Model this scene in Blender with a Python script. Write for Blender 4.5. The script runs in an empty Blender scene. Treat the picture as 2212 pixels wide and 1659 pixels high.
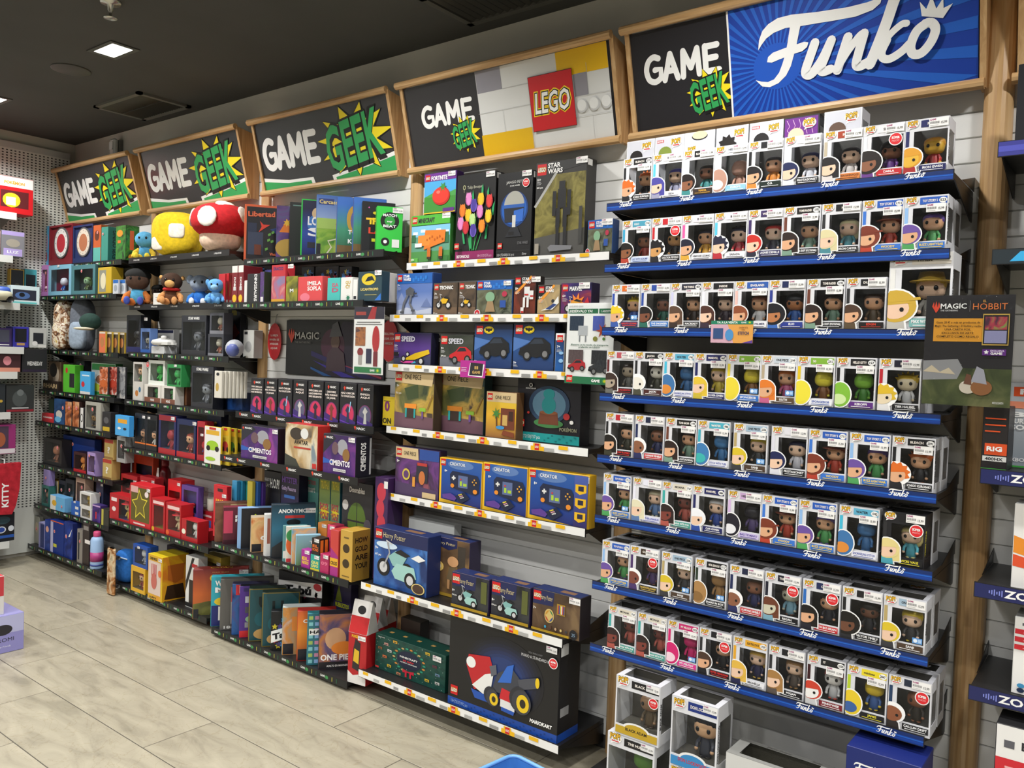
import bpy, math, random
from mathutils import Vector, Matrix
random.seed(7)
S = bpy.context.scene
COL = S.collection

# ------------------------------------------------------------------ camera
W0, H0 = 2212.0, 1659.0
FPX = 1778.479
YAW, PIT, ROL = math.radians(-37.77085), math.radians(-1.91349), math.radians(2.01373)
CAMZ, CAMY = 1.60, -2.90
FWD = Vector((math.sin(YAW)*math.cos(PIT), math.cos(YAW)*math.cos(PIT), math.sin(PIT)))
_r0 = Vector((math.cos(YAW), -math.sin(YAW), 0)); _u0 = _r0.cross(FWD)
RGT = math.cos(ROL)*_r0 + math.sin(ROL)*_u0
UPV = -math.sin(ROL)*_r0 + math.cos(ROL)*_u0
cam_d = bpy.data.cameras.new('camera'); cam = bpy.data.objects.new('camera', cam_d); COL.objects.link(cam)
cam_d.sensor_width = 36; cam_d.lens = FPX/W0*36; cam_d.clip_start = 0.02
cam.matrix_world = Matrix(((RGT.x, UPV.x, -FWD.x, 0), (RGT.y, UPV.y, -FWD.y, CAMY), (RGT.z, UPV.z, -FWD.z, CAMZ), (0, 0, 0, 1)))
S.camera = cam
S.view_settings.view_transform = 'Standard'; S.view_settings.look = 'None'
S.view_settings.gamma = 1; S.view_settings.use_curve_mapping = False
S.view_settings.exposure = 0.22
wd = bpy.data.worlds.new('world'); S.world = wd; wd.use_nodes = True
wd.node_tree.nodes['Background'].inputs[0].default_value = (.5, .5, .5, 1)
wd.node_tree.nodes['Background'].inputs[1].default_value = 0.05
LAMP_WATT = 17.5

def ray(x, y):
    return FWD*FPX + RGT*(x-W0/2) - UPV*(y-H0/2)
def at(x, y, D):                    # point seen at photo pixel (x, y) on the plane D metres in front of the viewer
    r = ray(x, y); t = D/r.y
    return Vector((r.x*t, r.y*t+CAMY, r.z*t+CAMZ))
def at_z(x, y, z):
    r = ray(x, y); t = (z-CAMZ)/r.z
    return Vector((r.x*t, r.y*t+CAMY, z))
def at_x(x, y, X):
    r = ray(x, y); t = X/r.x
    return Vector((X, r.y*t+CAMY, r.z*t+CAMZ))
def pix(v):
    d = v-Vector((0, CAMY, CAMZ)); k = FPX/d.dot(FWD)
    return (W0/2+k*d.dot(RGT), H0/2-k*d.dot(UPV))
def x_at(px, D, z):                 # X on the line (D, z) that shows at pixel column px
    y = H0/2
    for _ in range(6):
        X = at(px, y, D).x; y = pix(Vector((X, D+CAMY, z)))[1]
    return X
CR = dict(a=(0, 0, .31646), b=(500, 100, .22604), c=(860, 50, .25316), d=(1340, 0, .39421), e=(0, 250, .24111), f=(250, 400, .18083),
          g=(480, 400, .18987), h=(860, 330, .23508), i=(0, 600, .18083), j=(0, 850, .18083), k=(0, 1100, .19286), l=(230, 640, .16880),
          m=(230, 880, .16880), n=(220, 1080, .17179), o=(480, 640, .19286), p=(440, 900, .20498), q=(390, 1150, .23056), r=(800, 560, .24412),
          s=(790, 920, .24412), t=(760, 1220, .26465), u=(1290, 400, .37523), v=(1270, 700, .37523), w=(1270, 1050, .37523), x=(1900, 0, .36153),
          y=(1950, 550, .33165), z=(1950, 1050, .36695), F=(1300, 220, .19293), I=(0, 0, 1))
def C(k, x, y):
    a = CR[k]; return (a[0]+x*a[2], a[1]+y*a[2])

# ------------------------------------------------------------------ materials
def lin(h):
    if isinstance(h, str):
        h = h.lstrip('#'); c = [int(h[i:i+2], 16)/255 for i in (0, 2, 4)]
    else: c = h
    return tuple(((v/12.92) if v <= .04045 else ((v+.055)/1.055)**2.4) for v in c)+(1,)
MATS = {}
def mat(h, rough=.45, metal=0.0, spec=.5, key=None):
    k = key or (h, rough, metal)
    if k in MATS: return MATS[k]
    m = bpy.data.materials.new('paint_%s' % str(h).strip('#')); m.use_nodes = True
    b = m.node_tree.nodes['Principled BSDF']
    b.inputs['Base Color'].default_value = lin(h); b.inputs['Roughness'].default_value = rough; b.inputs['Metallic'].default_value = metal
    b.inputs['Specular IOR Level'].default_value = spec
    MATS[k] = m; return m
def nodemat(name):
    m = bpy.data.materials.new(name); m.use_nodes = True
    nt = m.node_tree; return m, nt, nt.nodes['Principled BSDF'], nt.links
def ramp(nt, stops):
    r = nt.nodes.new('ShaderNodeValToRGB'); e = r.color_ramp.elements
    while len(e) < len(stops): e.new(.5)
    for el, (p, c) in zip(e, stops): el.position = p; el.color = lin(c)
    return r
def noisemat(name, stops, scale, rough=.5, stretch=(1, 1, 1), detail=4, bump=0, coord='Object', dist=0.0):
    if name in MATS: return MATS[name]
    m, nt, b, L = nodemat(name)
    tc = nt.nodes.new('ShaderNodeTexCoord'); mp = nt.nodes.new('ShaderNodeMapping'); mp.inputs['Scale'].default_value = stretch
    n = nt.nodes.new('ShaderNodeTexNoise'); n.inputs['Scale'].default_value = scale; n.inputs['Detail'].default_value = detail; n.inputs['Distortion'].default_value = dist
    L.new(tc.outputs[coord], mp.inputs[0]); L.new(mp.outputs[0], n.inputs[0])
    r = ramp(nt, stops); L.new(n.outputs[0], r.inputs[0]); L.new(r.outputs[0], b.inputs['Base Color'])
    b.inputs['Roughness'].default_value = rough
    if bump:
        bp = nt.nodes.new('ShaderNodeBump'); bp.inputs['Strength'].default_value = bump; bp.inputs['Distance'].default_value = .004
        L.new(n.outputs[0], bp.inputs['Height']); L.new(bp.outputs[0], b.inputs['Normal'])
    MATS[name] = m; return m
def art(*cols, scale=9, dist=1.0, rough=.4):           # blotchy printed artwork of the given colours
    n = 'print_'+'_'.join(cols)+str(scale)
    k = len(cols); st = [(.30+.40*i/(k-1), c) for i, c in enumerate(cols)]
    return noisemat(n, st, scale, rough, dist=dist, detail=5)
def vgrad(lo, hi, h, extra=None):                      # printed background running from one ink at the foot to another at the top
    n = 'blend_%s_%s_%.3f' % (lo, hi, h)
    if n in MATS: return MATS[n]
    m, nt, b, L = nodemat(n)
    tc = nt.nodes.new('ShaderNodeTexCoord'); sp = nt.nodes.new('ShaderNodeSeparateXYZ'); L.new(tc.outputs['Object'], sp.inputs[0])
    mm = nt.nodes.new('ShaderNodeMath'); mm.operation = 'DIVIDE'; mm.inputs[1].default_value = h; L.new(sp.outputs['Z'], mm.inputs[0])
    st = [(0, lo)]+([(.5, extra)] if extra else [])+[(1, hi)]
    r = ramp(nt, st); L.new(mm.outputs[0], r.inputs[0]); L.new(r.outputs[0], b.inputs['Base Color']); b.inputs['Roughness'].default_value = .4
    MATS[n] = m; return m
def clear_plastic():
    if 'clear' in MATS: return MATS['clear']
    m, nt, b, L = nodemat('clear_plastic')
    t = nt.nodes.new('ShaderNodeBsdfTransparent'); t.inputs[0].default_value = (.93, .94, .94, 1)
    g = nt.nodes.new('ShaderNodeBsdfGlossy'); g.inputs['Roughness'].default_value = .06
    n = nt.nodes.new('ShaderNodeTexNoise'); n.inputs['Scale'].default_value = 26; n.inputs['Detail'].default_value = 2
    bp = nt.nodes.new('ShaderNodeBump'); bp.inputs['Strength'].default_value = .25; bp.inputs['Distance'].default_value = .01
    L.new(n.outputs[0], bp.inputs['Height']); L.new(bp.outputs[0], g.inputs['Normal'])
    lw = nt.nodes.new('ShaderNodeLayerWeight'); lw.inputs[0].default_value = .5
    pw = nt.nodes.new('ShaderNodeMath'); pw.operation = 'POWER'; pw.inputs[1].default_value = 4; L.new(lw.outputs['Facing'], pw.inputs[0])
    ma = nt.nodes.new('ShaderNodeMath'); ma.operation = 'MULTIPLY_ADD'; ma.inputs[1].default_value = .6; ma.inputs[2].default_value = .045; L.new(pw.outputs[0], ma.inputs[0])
    mx = nt.nodes.new('ShaderNodeMixShader'); L.new(ma.outputs[0], mx.inputs[0]); L.new(t.outputs[0], mx.inputs[1]); L.new(g.outputs[0], mx.inputs[2])
    L.new(mx.outputs[0], nt.nodes['Material Output'].inputs[0])
    nt.nodes.remove(b); MATS['clear'] = m; return m
def emit(h, k):
    m, nt, b, L = nodemat('lamp_glow'); b.inputs['Emission Color'].default_value = lin(h); b.inputs['Emission Strength'].default_value = k; return m
def woodmat():
    if 'wood' in MATS: return MATS['wood']
    m, nt, b, L = nodemat('oak_veneer')
    tc = nt.nodes.new('ShaderNodeTexCoord'); mp = nt.nodes.new('ShaderNodeMapping'); mp.inputs['Scale'].default_value = (30, 30, 1.6)
    n = nt.nodes.new('ShaderNodeTexNoise'); n.inputs['Scale'].default_value = 2.2; n.inputs['Detail'].default_value = 6; n.inputs['Distortion'].default_value = .6
    L.new(tc.outputs['Object'], mp.inputs[0]); L.new(mp.outputs[0], n.inputs[0])
    r = ramp(nt, [(.3, '#b0885a'), (.55, '#c8a271'), (.75, '#d6b588')]); L.new(n.outputs[0], r.inputs[0]); L.new(r.outputs[0], b.inputs['Base Color'])
    b.inputs['Roughness'].default_value = .38; MATS['wood'] = m; return m
def railmat():
    if 'rail' in MATS: return MATS['rail']
    m, nt, b, L = nodemat('oak_rail')
    tc = nt.nodes.new('ShaderNodeTexCoord'); mp = nt.nodes.new('ShaderNodeMapping'); mp.inputs['Scale'].default_value = (1.6, 30, 30)
    n = nt.nodes.new('ShaderNodeTexNoise'); n.inputs['Scale'].default_value = 2.2; n.inputs['Detail'].default_value = 6; n.inputs['Distortion'].default_value = .6
    L.new(tc.outputs['Object'], mp.inputs[0]); L.new(mp.outputs[0], n.inputs[0])
    r = ramp(nt, [(.3, '#b0885a'), (.55, '#c8a271'), (.75, '#d6b588')]); L.new(n.outputs[0], r.inputs[0]); L.new(r.outputs[0], b.inputs['Base Color'])
    b.inputs['Roughness'].default_value = .33; MATS['rail'] = m; return m
BLACK = '#141416'; WHITE = '#f1f1ee'

# ------------------------------------------------------------------ mesh building
class MB:
    def __init__(s): s.v = []; s.f = []; s.mi = []; s.ms = []; s.sm = []
    def m(s, m):
        if isinstance(m, str): m = mat(m)
        if m not in s.ms: s.ms.append(m)
        return s.ms.index(m)
    def face(s, pts, m, smooth=False):
        i = len(s.v); s.v += [tuple(p) for p in pts]; s.f.append(tuple(range(i, i+len(pts)))); s.mi.append(s.m(m)); s.sm.append(smooth)
    def mesh_in(s, vs, fs, m, smooth=False):
        i = len(s.v); s.v += [tuple(p) for p in vs]; k = s.m(m)
        for f in fs: s.f.append(tuple(a+i for a in f)); s.mi.append(k); s.sm.append(smooth)
    def box(s, x0, x1, y0, y1, z0, z1, m):
        v = [(x0, y0, z0), (x1, y0, z0), (x1, y1, z0), (x0, y1, z0), (x0, y0, z1), (x1, y0, z1), (x1, y1, z1), (x0, y1, z1)]
        s.mesh_in(v, [(3, 2, 1, 0), (4, 5, 6, 7), (0, 1, 5, 4), (1, 2, 6, 5), (2, 3, 7, 6), (3, 0, 4, 7)], m)
    def rbox(s, x0, x1, y0, y1, z0, z1, m, r=.002):          # box with softened vertical and horizontal edges (chamfer)
        X = [(x0, x0+r), (x1-r, x1)]
        P = []
        def ring(z, ins):
            a, b, c, d = x0+ins, x1-ins, y0+ins, y1-ins
            return [(a+r, c, z), (b-r, c, z), (b, c+r, z), (b, d-r, z), (b-r, d, z), (a+r, d, z), (a, d-r, z), (a, c+r, z)]
        rings = [ring(z0, r), ring(z0+r, 0), ring(z1-r, 0), ring(z1, r)]
        v = sum(rings, []); f = [tuple(range(7, -1, -1)), tuple(range(24, 32))]
        for k in range(3):
            for j in range(8): f.append((k*8+j, k*8+(j+1) % 8, k*8+8+(j+1) % 8, k*8+8+j))
        s.mesh_in(v, f, m)
    def prism(s, poly, m, ax='x', a=0, b=1):                  # polygon (2 coordinates) swept along an axis
        def P(p, t): return {'x': (t, p[0], p[1]), 'y': (p[0], t, p[1]), 'z': (p[0], p[1], t)}[ax]
        n = len(poly); v = [P(p, a) for p in poly]+[P(p, b) for p in poly]
        f = [tuple(range(n)), tuple(range(2*n-1, n-1, -1))]+[(i, (i+1) % n, n+(i+1) % n, n+i) for i in range(n)]
        s.mesh_in(v, f, m)
    def lathe(s, prof, m, n=16, c=(0, 0, 0), smooth=True, sx=1, sy=1):
        v = []; f = []
        for r, z in prof:
            for k in range(n):
                t = 2*math.pi*k/n; v.append((c[0]+r*math.cos(t)*sx, c[1]+r*math.sin(t)*sy, c[2]+z))
        for i in range(len(prof)-1):
            for k in range(n): f.append((i*n+k, i*n+(k+1) % n, (i+1)*n+(k+1) % n, (i+1)*n+k))
        f.append(tuple(range(n-1, -1, -1))); f.append(tuple((len(prof)-1)*n+k for k in range(n)))
        s.mesh_in(v, f, m, smooth)
    def ball(s, c, r, m, n=12, e=1.0, R=None):                # ellipsoid (e<1 squarish)
        pr = []; rx, ry, rz = r if isinstance(r, tuple) else (r, r, r)
        v = []; f = []; k2 = max(4, n//2+1)
        def pw(a): return math.copysign(abs(a)**e, a)
        for i in range(k2+1):
            ph = -math.pi/2+math.pi*i/k2
            for k in range(n):
                t = 2*math.pi*k/n
                p = Vector((rx*pw(math.cos(ph))*pw(math.cos(t)), ry*pw(math.cos(ph))*pw(math.sin(t)), rz*pw(math.sin(ph))))
                if R: p = R @ p
                v.append((c[0]+p.x, c[1]+p.y, c[2]+p.z))
        for i in range(k2):
            for k in range(n): f.append((i*n+k, i*n+(k+1) % n, (i+1)*n+(k+1) % n, (i+1)*n+k))
        s.mesh_in(v, f, m, True)
    def tube(s, pts, r, m, n=8):
        pts = [Vector(p) for p in pts]; v = []; f = []
        for i, p in enumerate(pts):
            d = (pts[min(i+1, len(pts)-1)]-pts[max(i-1, 0)]).normalized()
            a = d.cross(Vector((0, 0, 1)) if abs(d.z) < .9 else Vector((1, 0, 0))).normalized(); b = d.cross(a)
            rr = r[i] if isinstance(r, (list, tuple)) else r
            for k in range(n):
                t = 2*math.pi*k/n; v.append(tuple(p+a*rr*math.cos(t)+b*rr*math.sin(t)))
        for i in range(len(pts)-1):
            for k in range(n): f.append((i*n+k, i*n+(k+1) % n, (i+1)*n+(k+1) % n, (i+1)*n+k))
        f.append(tuple(range(n))); f.append(tuple((len(pts)-1)*n+k for k in range(n-1, -1, -1)))
        s.mesh_in(v, f, m, True)
    def mesh(s, name='mesh'):
        me = bpy.data.meshes.new(name); me.from_pydata(s.v, [], s.f)
        for m in s.ms: me.materials.append(m)
        me.polygons.foreach_set('material_index', s.mi); me.polygons.foreach_set('use_smooth', s.sm); me.update(); return me
    def obj(s, name, parent=None, loc=None, rz=0):
        return link(name, s.mesh(name), parent, loc, rz)
def link(name, me, parent=None, loc=None, rz=0):
    o = bpy.data.objects.new(name, me); COL.objects.link(o)
    if parent: o.parent = parent
    if loc is not None: o.location = loc
    if rz: o.rotation_euler = (0, 0, rz)
    return o
def tag(o, label=None, cat=None, group=None, kind=None):
    if label: o['label'] = label
    if cat: o['category'] = cat
    if group: o['group'] = group
    if kind: o['kind'] = kind
    return o
def empty(name, loc, rz=0):
    return link(name, None, None, loc, rz)

# ------------------------------------------------------------------ flat print
GL = {}
def glyphs(s, bold=0.0, shear=0.0, sp=1.0):
    k = (s, bold, shear, sp)
    if k in GL: return GL[k]
    cu = bpy.data.curves.new('t', 'FONT'); cu.body = s; cu.size = 1; cu.resolution_u = 2; cu.offset = bold; cu.shear = shear
    cu.space_character = sp; cu.fill_mode = 'FRONT'
    ob = bpy.data.objects.new('t', cu); me = ob.to_mesh()
    vs = [(v.co.x, v.co.y) for v in me.vertices]; fs = [tuple(p.vertices) for p in me.polygons]
    ob.to_mesh_clear(); bpy.data.objects.remove(ob); bpy.data.curves.remove(cu)
    if vs:
        x0 = min(v[0] for v in vs); x1 = max(v[0] for v in vs); y0 = min(v[1] for v in vs); y1 = max(v[1] for v in vs)
    else: x0 = x1 = y0 = y1 = 0
    GL[k] = (vs, fs, x0, x1, y0, y1); return GL[k]
class Face:                       # a flat face to print on: o origin (lower left), u / v unit vectors, in the thing's own frame
    def __init__(s, mb, o, u, v, lift=.0004):
        s.mb = mb; s.o = Vector(o); s.u = Vector(u).normalized(); s.v = Vector(v).normalized(); s.n = s.u.cross(s.v); s.k = 0; s.l = lift
    def P(s, a, b): return s.o+s.u*a+s.v*b+s.n*(s.l*s.k)
    def up(s): s.k += 1; return s
    def poly(s, pts, m): s.up(); s.mb.face([s.P(*p) for p in pts], m)
    def tri(s, pts, fs, m): s.up(); s.mb.mesh_in([s.P(*p) for p in pts], fs, m)
    def rect(s, x0, y0, x1, y1, m): s.poly([(x0, y0), (x1, y0), (x1, y1), (x0, y1)], m)
    def ell(s, x, y, rx, ry, m, n=18, a0=0, a1=360):
        r = [(x+rx*math.cos(math.radians(a0+(a1-a0)*i/n)), y+ry*math.sin(math.radians(a0+(a1-a0)*i/n))) for i in range(n+(a1-a0 < 360))]
        s.poly(r, m)
    def star(s, x, y, r, n, m, r2=.45, rot=0, sx=1):
        c = (x, y); pts = [(x+(r if i % 2 == 0 else r*r2)*math.cos(rot+math.pi*i/n)*sx, y+(r if i % 2 == 0 else r*r2)*math.sin(rot+math.pi*i/n)) for i in range(2*n)]
        s.up(); s.mb.mesh_in([s.P(*c)]+[s.P(*p) for p in pts], [(0, i+1, (i+1) % (2*n)+1) for i in range(2*n)], m)
    def stroke(s, pts, w, m):      # thick line, w number or list
        n = len(pts); L = []; R = []
        for i, p in enumerate(pts):
            a = pts[max(i-1, 0)]; b = pts[min(i+1, n-1)]; dx, dy = b[0]-a[0], b[1]-a[1]; l = math.hypot(dx, dy) or 1
            ww = (w[i] if isinstance(w, (list, tuple)) else w)/2
            L.append((p[0]-dy/l*ww, p[1]+dx/l*ww)); R.append((p[0]+dy/l*ww, p[1]-dx/l*ww))
        s.tri(L+R, [(i, n+i, n+i+1, i+1) for i in range(n-1)], m)
    def text(s, t, x, y, h, m, bold=.02, shear=0, al='c', w=None, rot=0, sp=1.0, maxw=None):   # x,y: left/centre/right anchor at the baseline; h cap height
        vs, fs, x0, x1, y0, y1 = glyphs(t, bold, shear, sp)
        if not vs: return
        k = h/.69; sx = k
        if w: sx = w/(x1-x0)
        elif maxw and (x1-x0)*k > maxw: sx = maxw/(x1-x0)
        tw = (x1-x0)*sx; ox = {'l': 0, 'c': -tw/2, 'r': -tw}[al]
        c, si = math.cos(rot), math.sin(rot); P = []
        for a, b in vs:
            a = (a-x0)*sx+ox; b = b*k; P.append((x+a*c-b*si, y+a*si+b*c))
        s.tri(P, fs, m)

# ------------------------------------------------------------------ the room
XL, XR, YF, ZC = -6.53, 3.4, -6.6, 3.085
PITCH = .0783; SLAT0 = 2.41-30*PITCH
def struct(name, mb, parent=None, loc=None):
    o = mb.obj(name, parent, loc)
    if not parent: o['kind'] = 'structure'
    return o
paint = noisemat('grey_wall_paint', [(.3, '#cecbc0'), (.7, '#d6d3c9')], 3, .8)
mb = MB(); mb.box(XL-.1, XR+.1, .014, .12, -.02, ZC+.1, paint); mb.box(XL, XR, .010, .015, 0, 2.80, '#3a3a3a'); wall_back = struct('wall_back', mb)
mb = MB(); mb.box(XL-.1, XL, YF-.1, .014, -.02, ZC+.1, paint); wall_left = struct('wall_left', mb)
fardark = noisemat('unseen_wall_darkened', [(.3, '#4a4843'), (.7, '#6a675f')], 4, .8)  # unseen walls, bare but coloured dark to cut bounced fill light
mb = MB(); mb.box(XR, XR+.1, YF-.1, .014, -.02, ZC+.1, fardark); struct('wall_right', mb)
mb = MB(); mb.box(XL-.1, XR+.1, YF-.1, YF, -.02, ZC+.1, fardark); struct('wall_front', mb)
mb = MB(); mb.box(XL-.1, XR+.1, YF-.1, .12, ZC, ZC+.1, noisemat('dark_ceiling_paint', [(.3, '#434340'), (.7, '#494946')], 2, .85)); ceiling = struct('ceiling', mb)
# slat wall: every board its own piece
slatm = noisemat('white_slat_board', [(.3, '#d6d6d3'), (.7, '#dededb')], 1.5, .5)
mb = MB(); hh = PITCH-.006
mb.mesh_in([(0, 0, 0), (1.218, 0, 0), (1.218, 0, hh), (0, 0, hh), (0, .010, -.004), (1.218, .010, -.004), (1.218, .010, hh+.003), (0, .010, hh+.003)],
           [(0, 1, 2, 3), (4, 5, 1, 0), (3, 2, 6, 7), (1, 5, 6, 2), (4, 0, 3, 7)], slatm)
slat_me = mb.mesh('slat')
BAYX = [-6.53, -5.30, -4.08, -2.865, -1.65, -.41, .81]
for b in range(6):
    for k in range(36):
        z = SLAT0+k*PITCH
        if z+hh > 2.81 or z < -.01: continue
        o = link('slat', slat_me, wall_back, (BAYX[b], 0, z)); o.scale.x = (BAYX[b+1]-BAYX[b]-.002)/1.218
# oak uprights between the bays
def post_mesh(w, d):
    m_ = MB(); n = 10; poly = [(-w/2, 0)]+[(-w/2*math.cos(math.pi*i/n), -d*(.35+.65*math.sin(math.pi*i/n))) for i in range(n+1)]+[(w/2, 0)]
    m_.prism(poly, woodmat(), 'z', 0, 2.80); return m_.mesh('upright')
pm = post_mesh(.075, .028)
PL = ['beside the white pegboard corner', 'behind the plush toy shelves', 'between board games and brick toys', 'between brick toys and window figure boxes', 'right of the blue edged figure shelves']
for x, t in zip([-5.30, -4.08, -2.868, -1.652, -.405], PL):
    o = link('wall_upright', pm, None, (x, -.0005, 0)); tag(o, 'rounded oak upright on the slat wall '+t, 'upright', 'oak uprights')
    if x > -.5: o.scale = (1.05, 2.0, 1)
# pegboard on the left wall (small holes are in the material)
m, nt, bs, L = nodemat('perforated_panel')
tc = nt.nodes.new('ShaderNodeTexCoord'); sp = nt.nodes.new('ShaderNodeSeparateXYZ'); L.new(tc.outputs['Object'], sp.inputs[0])
def cell(out, pitch, w):
    a = nt.nodes.new('ShaderNodeMath'); a.operation = 'PINGPONG'; a.inputs[1].default_value = pitch/2; L.new(out, a.inputs[0])
    c = nt.nodes.new('ShaderNodeMath'); c.operation = 'LESS_THAN'; c.inputs[1].default_value = w/2; L.new(a.outputs[0], c.inputs[0]); return c.outputs[0]
a = cell(sp.outputs['Y'], .0275, .0125); b_ = cell(sp.outputs['Z'], .0195, .0085)
mu = nt.nodes.new('ShaderNodeMath'); mu.operation = 'MULTIPLY'; L.new(a, mu.inputs[0]); L.new(b_, mu.inputs[1])
g1 = nt.nodes.new('ShaderNodeMath'); g1.operation = 'GREATER_THAN'; g1.inputs[1].default_value = .36; L.new(sp.outputs['Z'], g1.inputs[0])
m2 = nt.nodes.new('ShaderNodeMath'); m2.operation = 'MULTIPLY'; L.new(mu.outputs[0], m2.inputs[0]); L.new(g1.outputs[0], m2.inputs[1])
mx = nt.nodes.new('ShaderNodeMix'); mx.data_type = 'RGBA'; mx.inputs['A'].default_value = lin('#e4e7e0'); mx.inputs['B'].default_value = lin('#3d403d')
L.new(m2.outputs[0], mx.inputs['Factor']); L.new(mx.outputs['Result'], bs.inputs['Base Color']); bs.inputs['Roughness'].default_value = .45
PEG = m
mb = MB(); mb.box(-6.528, -6.50, -3.2, -.037, .03, 2.96, PEG); mb.box(-6.529, -6.498, -3.2, -.036, 2.96, 3.005, '#c9ccc8')
o = mb.obj('pegboard'); tag(o, 'white perforated metal pegboard panel on the end wall', 'pegboard')
# floor of long stone-look tiles
tm, nt, bs, L = nodemat('stone_tile')
tc = nt.nodes.new('ShaderNodeTexCoord'); oi = nt.nodes.new('ShaderNodeObjectInfo'); ad = nt.nodes.new('ShaderNodeVectorMath'); ad.operation = 'ADD'
sc_ = nt.nodes.new('ShaderNodeVectorMath'); sc_.operation = 'SCALE'; sc_.inputs['Scale'].default_value = 40
cb = nt.nodes.new('ShaderNodeCombineXYZ'); L.new(oi.outputs['Random'], cb.inputs[0]); L.new(oi.outputs['Random'], cb.inputs[1]); L.new(cb.outputs[0], sc_.inputs[0])
L.new(tc.outputs['Object'], ad.inputs[0]); L.new(sc_.outputs[0], ad.inputs[1])
mp = nt.nodes.new('ShaderNodeMapping'); mp.inputs['Scale'].default_value = (1.1, 4.2, 1); mp.inputs['Rotation'].default_value = (0, 0, .55); L.new(ad.outputs[0], mp.inputs[0])
n1 = nt.nodes.new('ShaderNodeTexNoise'); n1.inputs['Scale'].default_value = 2.4; n1.inputs['Detail'].default_value = 7; n1.inputs['Roughness'].default_value = .6; n1.inputs['Distortion'].default_value = 1.2; L.new(mp.outputs[0], n1.inputs[0])
r1 = ramp(nt, [(.28, '#86806f'), (.45, '#9d9683'), (.62, '#a8a18d'), (.8, '#b3ab97')]); L.new(n1.outputs[0], r1.inputs[0])
n2 = nt.nodes.new('ShaderNodeTexNoise'); n2.inputs['Scale'].default_value = 5; n2.inputs['Detail'].default_value = 4; n2.inputs['Distortion'].default_value = 2.5; L.new(ad.outputs[0], n2.inputs[0])
r2 = ramp(nt, [(.0, '#ffffff'), (.485, '#ffffff'), (.5, '#e2dccc'), (.515, '#ffffff')]); L.new(n2.outputs[0], r2.inputs[0])
mm = nt.nodes.new('ShaderNodeMix'); mm.data_type = 'RGBA'; mm.blend_type = 'MULTIPLY'; mm.inputs['Factor'].default_value = .6; L.new(r1.outputs[0], mm.inputs['A']); L.new(r2.outputs[0], mm.inputs['B'])
L.new(mm.outputs['Result'], bs.inputs['Base Color']); bs.inputs['Roughness'].default_value = .36
mb = MB(); mb.box(XL-.1, XR+.1, YF-.1, .02, -.06, -.0015, '#4f4a41'); floor = struct('floor', mb)
TW, TL = .3096, 1.238
mb = MB(); mb.rbox(0, TL-.0045, 0, TW-.0045, -.004, 0, tm, .0012); tile_me = mb.mesh('tile')
for r in range(-17, 2):
    y0 = -.605+r*TW
    if y0 < -4.3: continue
    off = (-3.784*1.0323-(r)*.4127) % TL
    for k in range(-7, 5):
        x0 = off+k*TL
        if x0+TL < XL or x0 > XR or y0 > 0: continue
        a0, a1 = max(x0, XL+.002), min(x0+TL, XR)
        b1 = min(y0+TW, .009)
        if a1-a0 > TL-.01 and b1-y0 > TW-.001: link('tile', tile_me, floor, (x0, y0, 0))
        else:
            t_ = MB(); t_.rbox(0, a1-a0-.003, 0, b1-y0-.003, -.004, 0, tm, .0008); t_.obj('tile', floor, (a0, y0, 0))
# ------------------------------------------------------------------ ceiling fittings
lampglow = emit('#fffaf0', 14)
def ceiling_lamp(x, y, label, vis):
    r = empty('ceiling_light', (x, y, ZC)); tag(r, label, 'ceiling light', 'recessed ceiling lights')
    f = MB()
    for a in ((-.125, .125, -.075, -.052), (-.125, .125, .052, .075), (-.125, -.098, -.052, .052), (.098, .125, -.052, .052)): f.box(*a, -.006, .0, '#4a4a46')
    f.obj('trim_frame', r)
    d = MB(); d.box(-.098, .098, -.052, .052, -.004, -.001, lampglow); d.obj('diffuser', r)
    ld = bpy.data.lights.new('downlight', 'AREA'); ld.shape = 'RECTANGLE'; ld.size = .19; ld.size_y = .1; ld.energy = LAMP_WATT; ld.spread = math.radians(150); ld.color = (1, .985, .96)
    lo = bpy.data.objects.new('downlight', ld); COL.objects.link(lo); lo.parent = r; lo.location = (0, 0, -.012)
for iy, y in enumerate((-.83, -2.37, -3.91, -5.45)):
    for ix in range(7):
        x = -5.78+1.54*ix
        lab = 'bright square recessed downlight set in the dark ceiling'
        if iy == 0 and ix == 1: lab = 'bright recessed downlight beside the round flush ceiling speaker'
        if iy == 0 and ix == 0: lab = 'bright recessed downlight over the pegboard corner'
        ceiling_lamp(x, y, lab, iy == 0)
r = empty('ceiling_vent', (-5.06, -.243, ZC)); tag(r, 'square dark metal ceiling air vent with angled slats', 'vent')
mb = MB(); w_, d_ = .275, .17
for a in ((-w_, w_, -d_, -d_+.03), (-w_, w_, d_-.03, d_), (-w_, -w_+.03, -d_, d_), (w_-.03, w_, -d_, d_)): mb.box(*a, -.014, 0, '#6b6a63')
mb.obj('frame', r)
mb = MB(); mb.box(-w_+.03, w_-.03, -d_+.03, d_-.03, -.002, 0, '#111111'); mb.obj('backing', r)
mb = MB(); mb.mesh_in([(-.008, -d_+.03, -.012), (-.008, d_-.03, -.012), (.010, d_-.03, -.002), (.010, -d_+.03, -.002)], [(0, 1, 2, 3)], mat('#55544f', .35, .6)); sm_ = mb.mesh('slat')
for k in range(18): link('slat', sm_, r, (-.23+.46*k/17, 0, 0))
mb = MB(); mb.box(-w_+.03, w_-.03, -.004, .004, -.013, -.002, '#333330'); mb.obj('crossbar', r)
p_ = at_z(1078, -14, ZC); r = empty('ceiling_vent', (p_.x, p_.y, ZC)); tag(r, 'dark louvred ceiling vent above the blue banner', 'vent')
mb = MB()
for a in ((-.3, .3, -.17, -.14), (-.3, .3, .14, .17), (-.3, -.27, -.17, .17), (.27, .3, -.17, .17)): mb.box(*a, -.014, 0, '#4b4a45')
mb.obj('frame', r)
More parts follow.
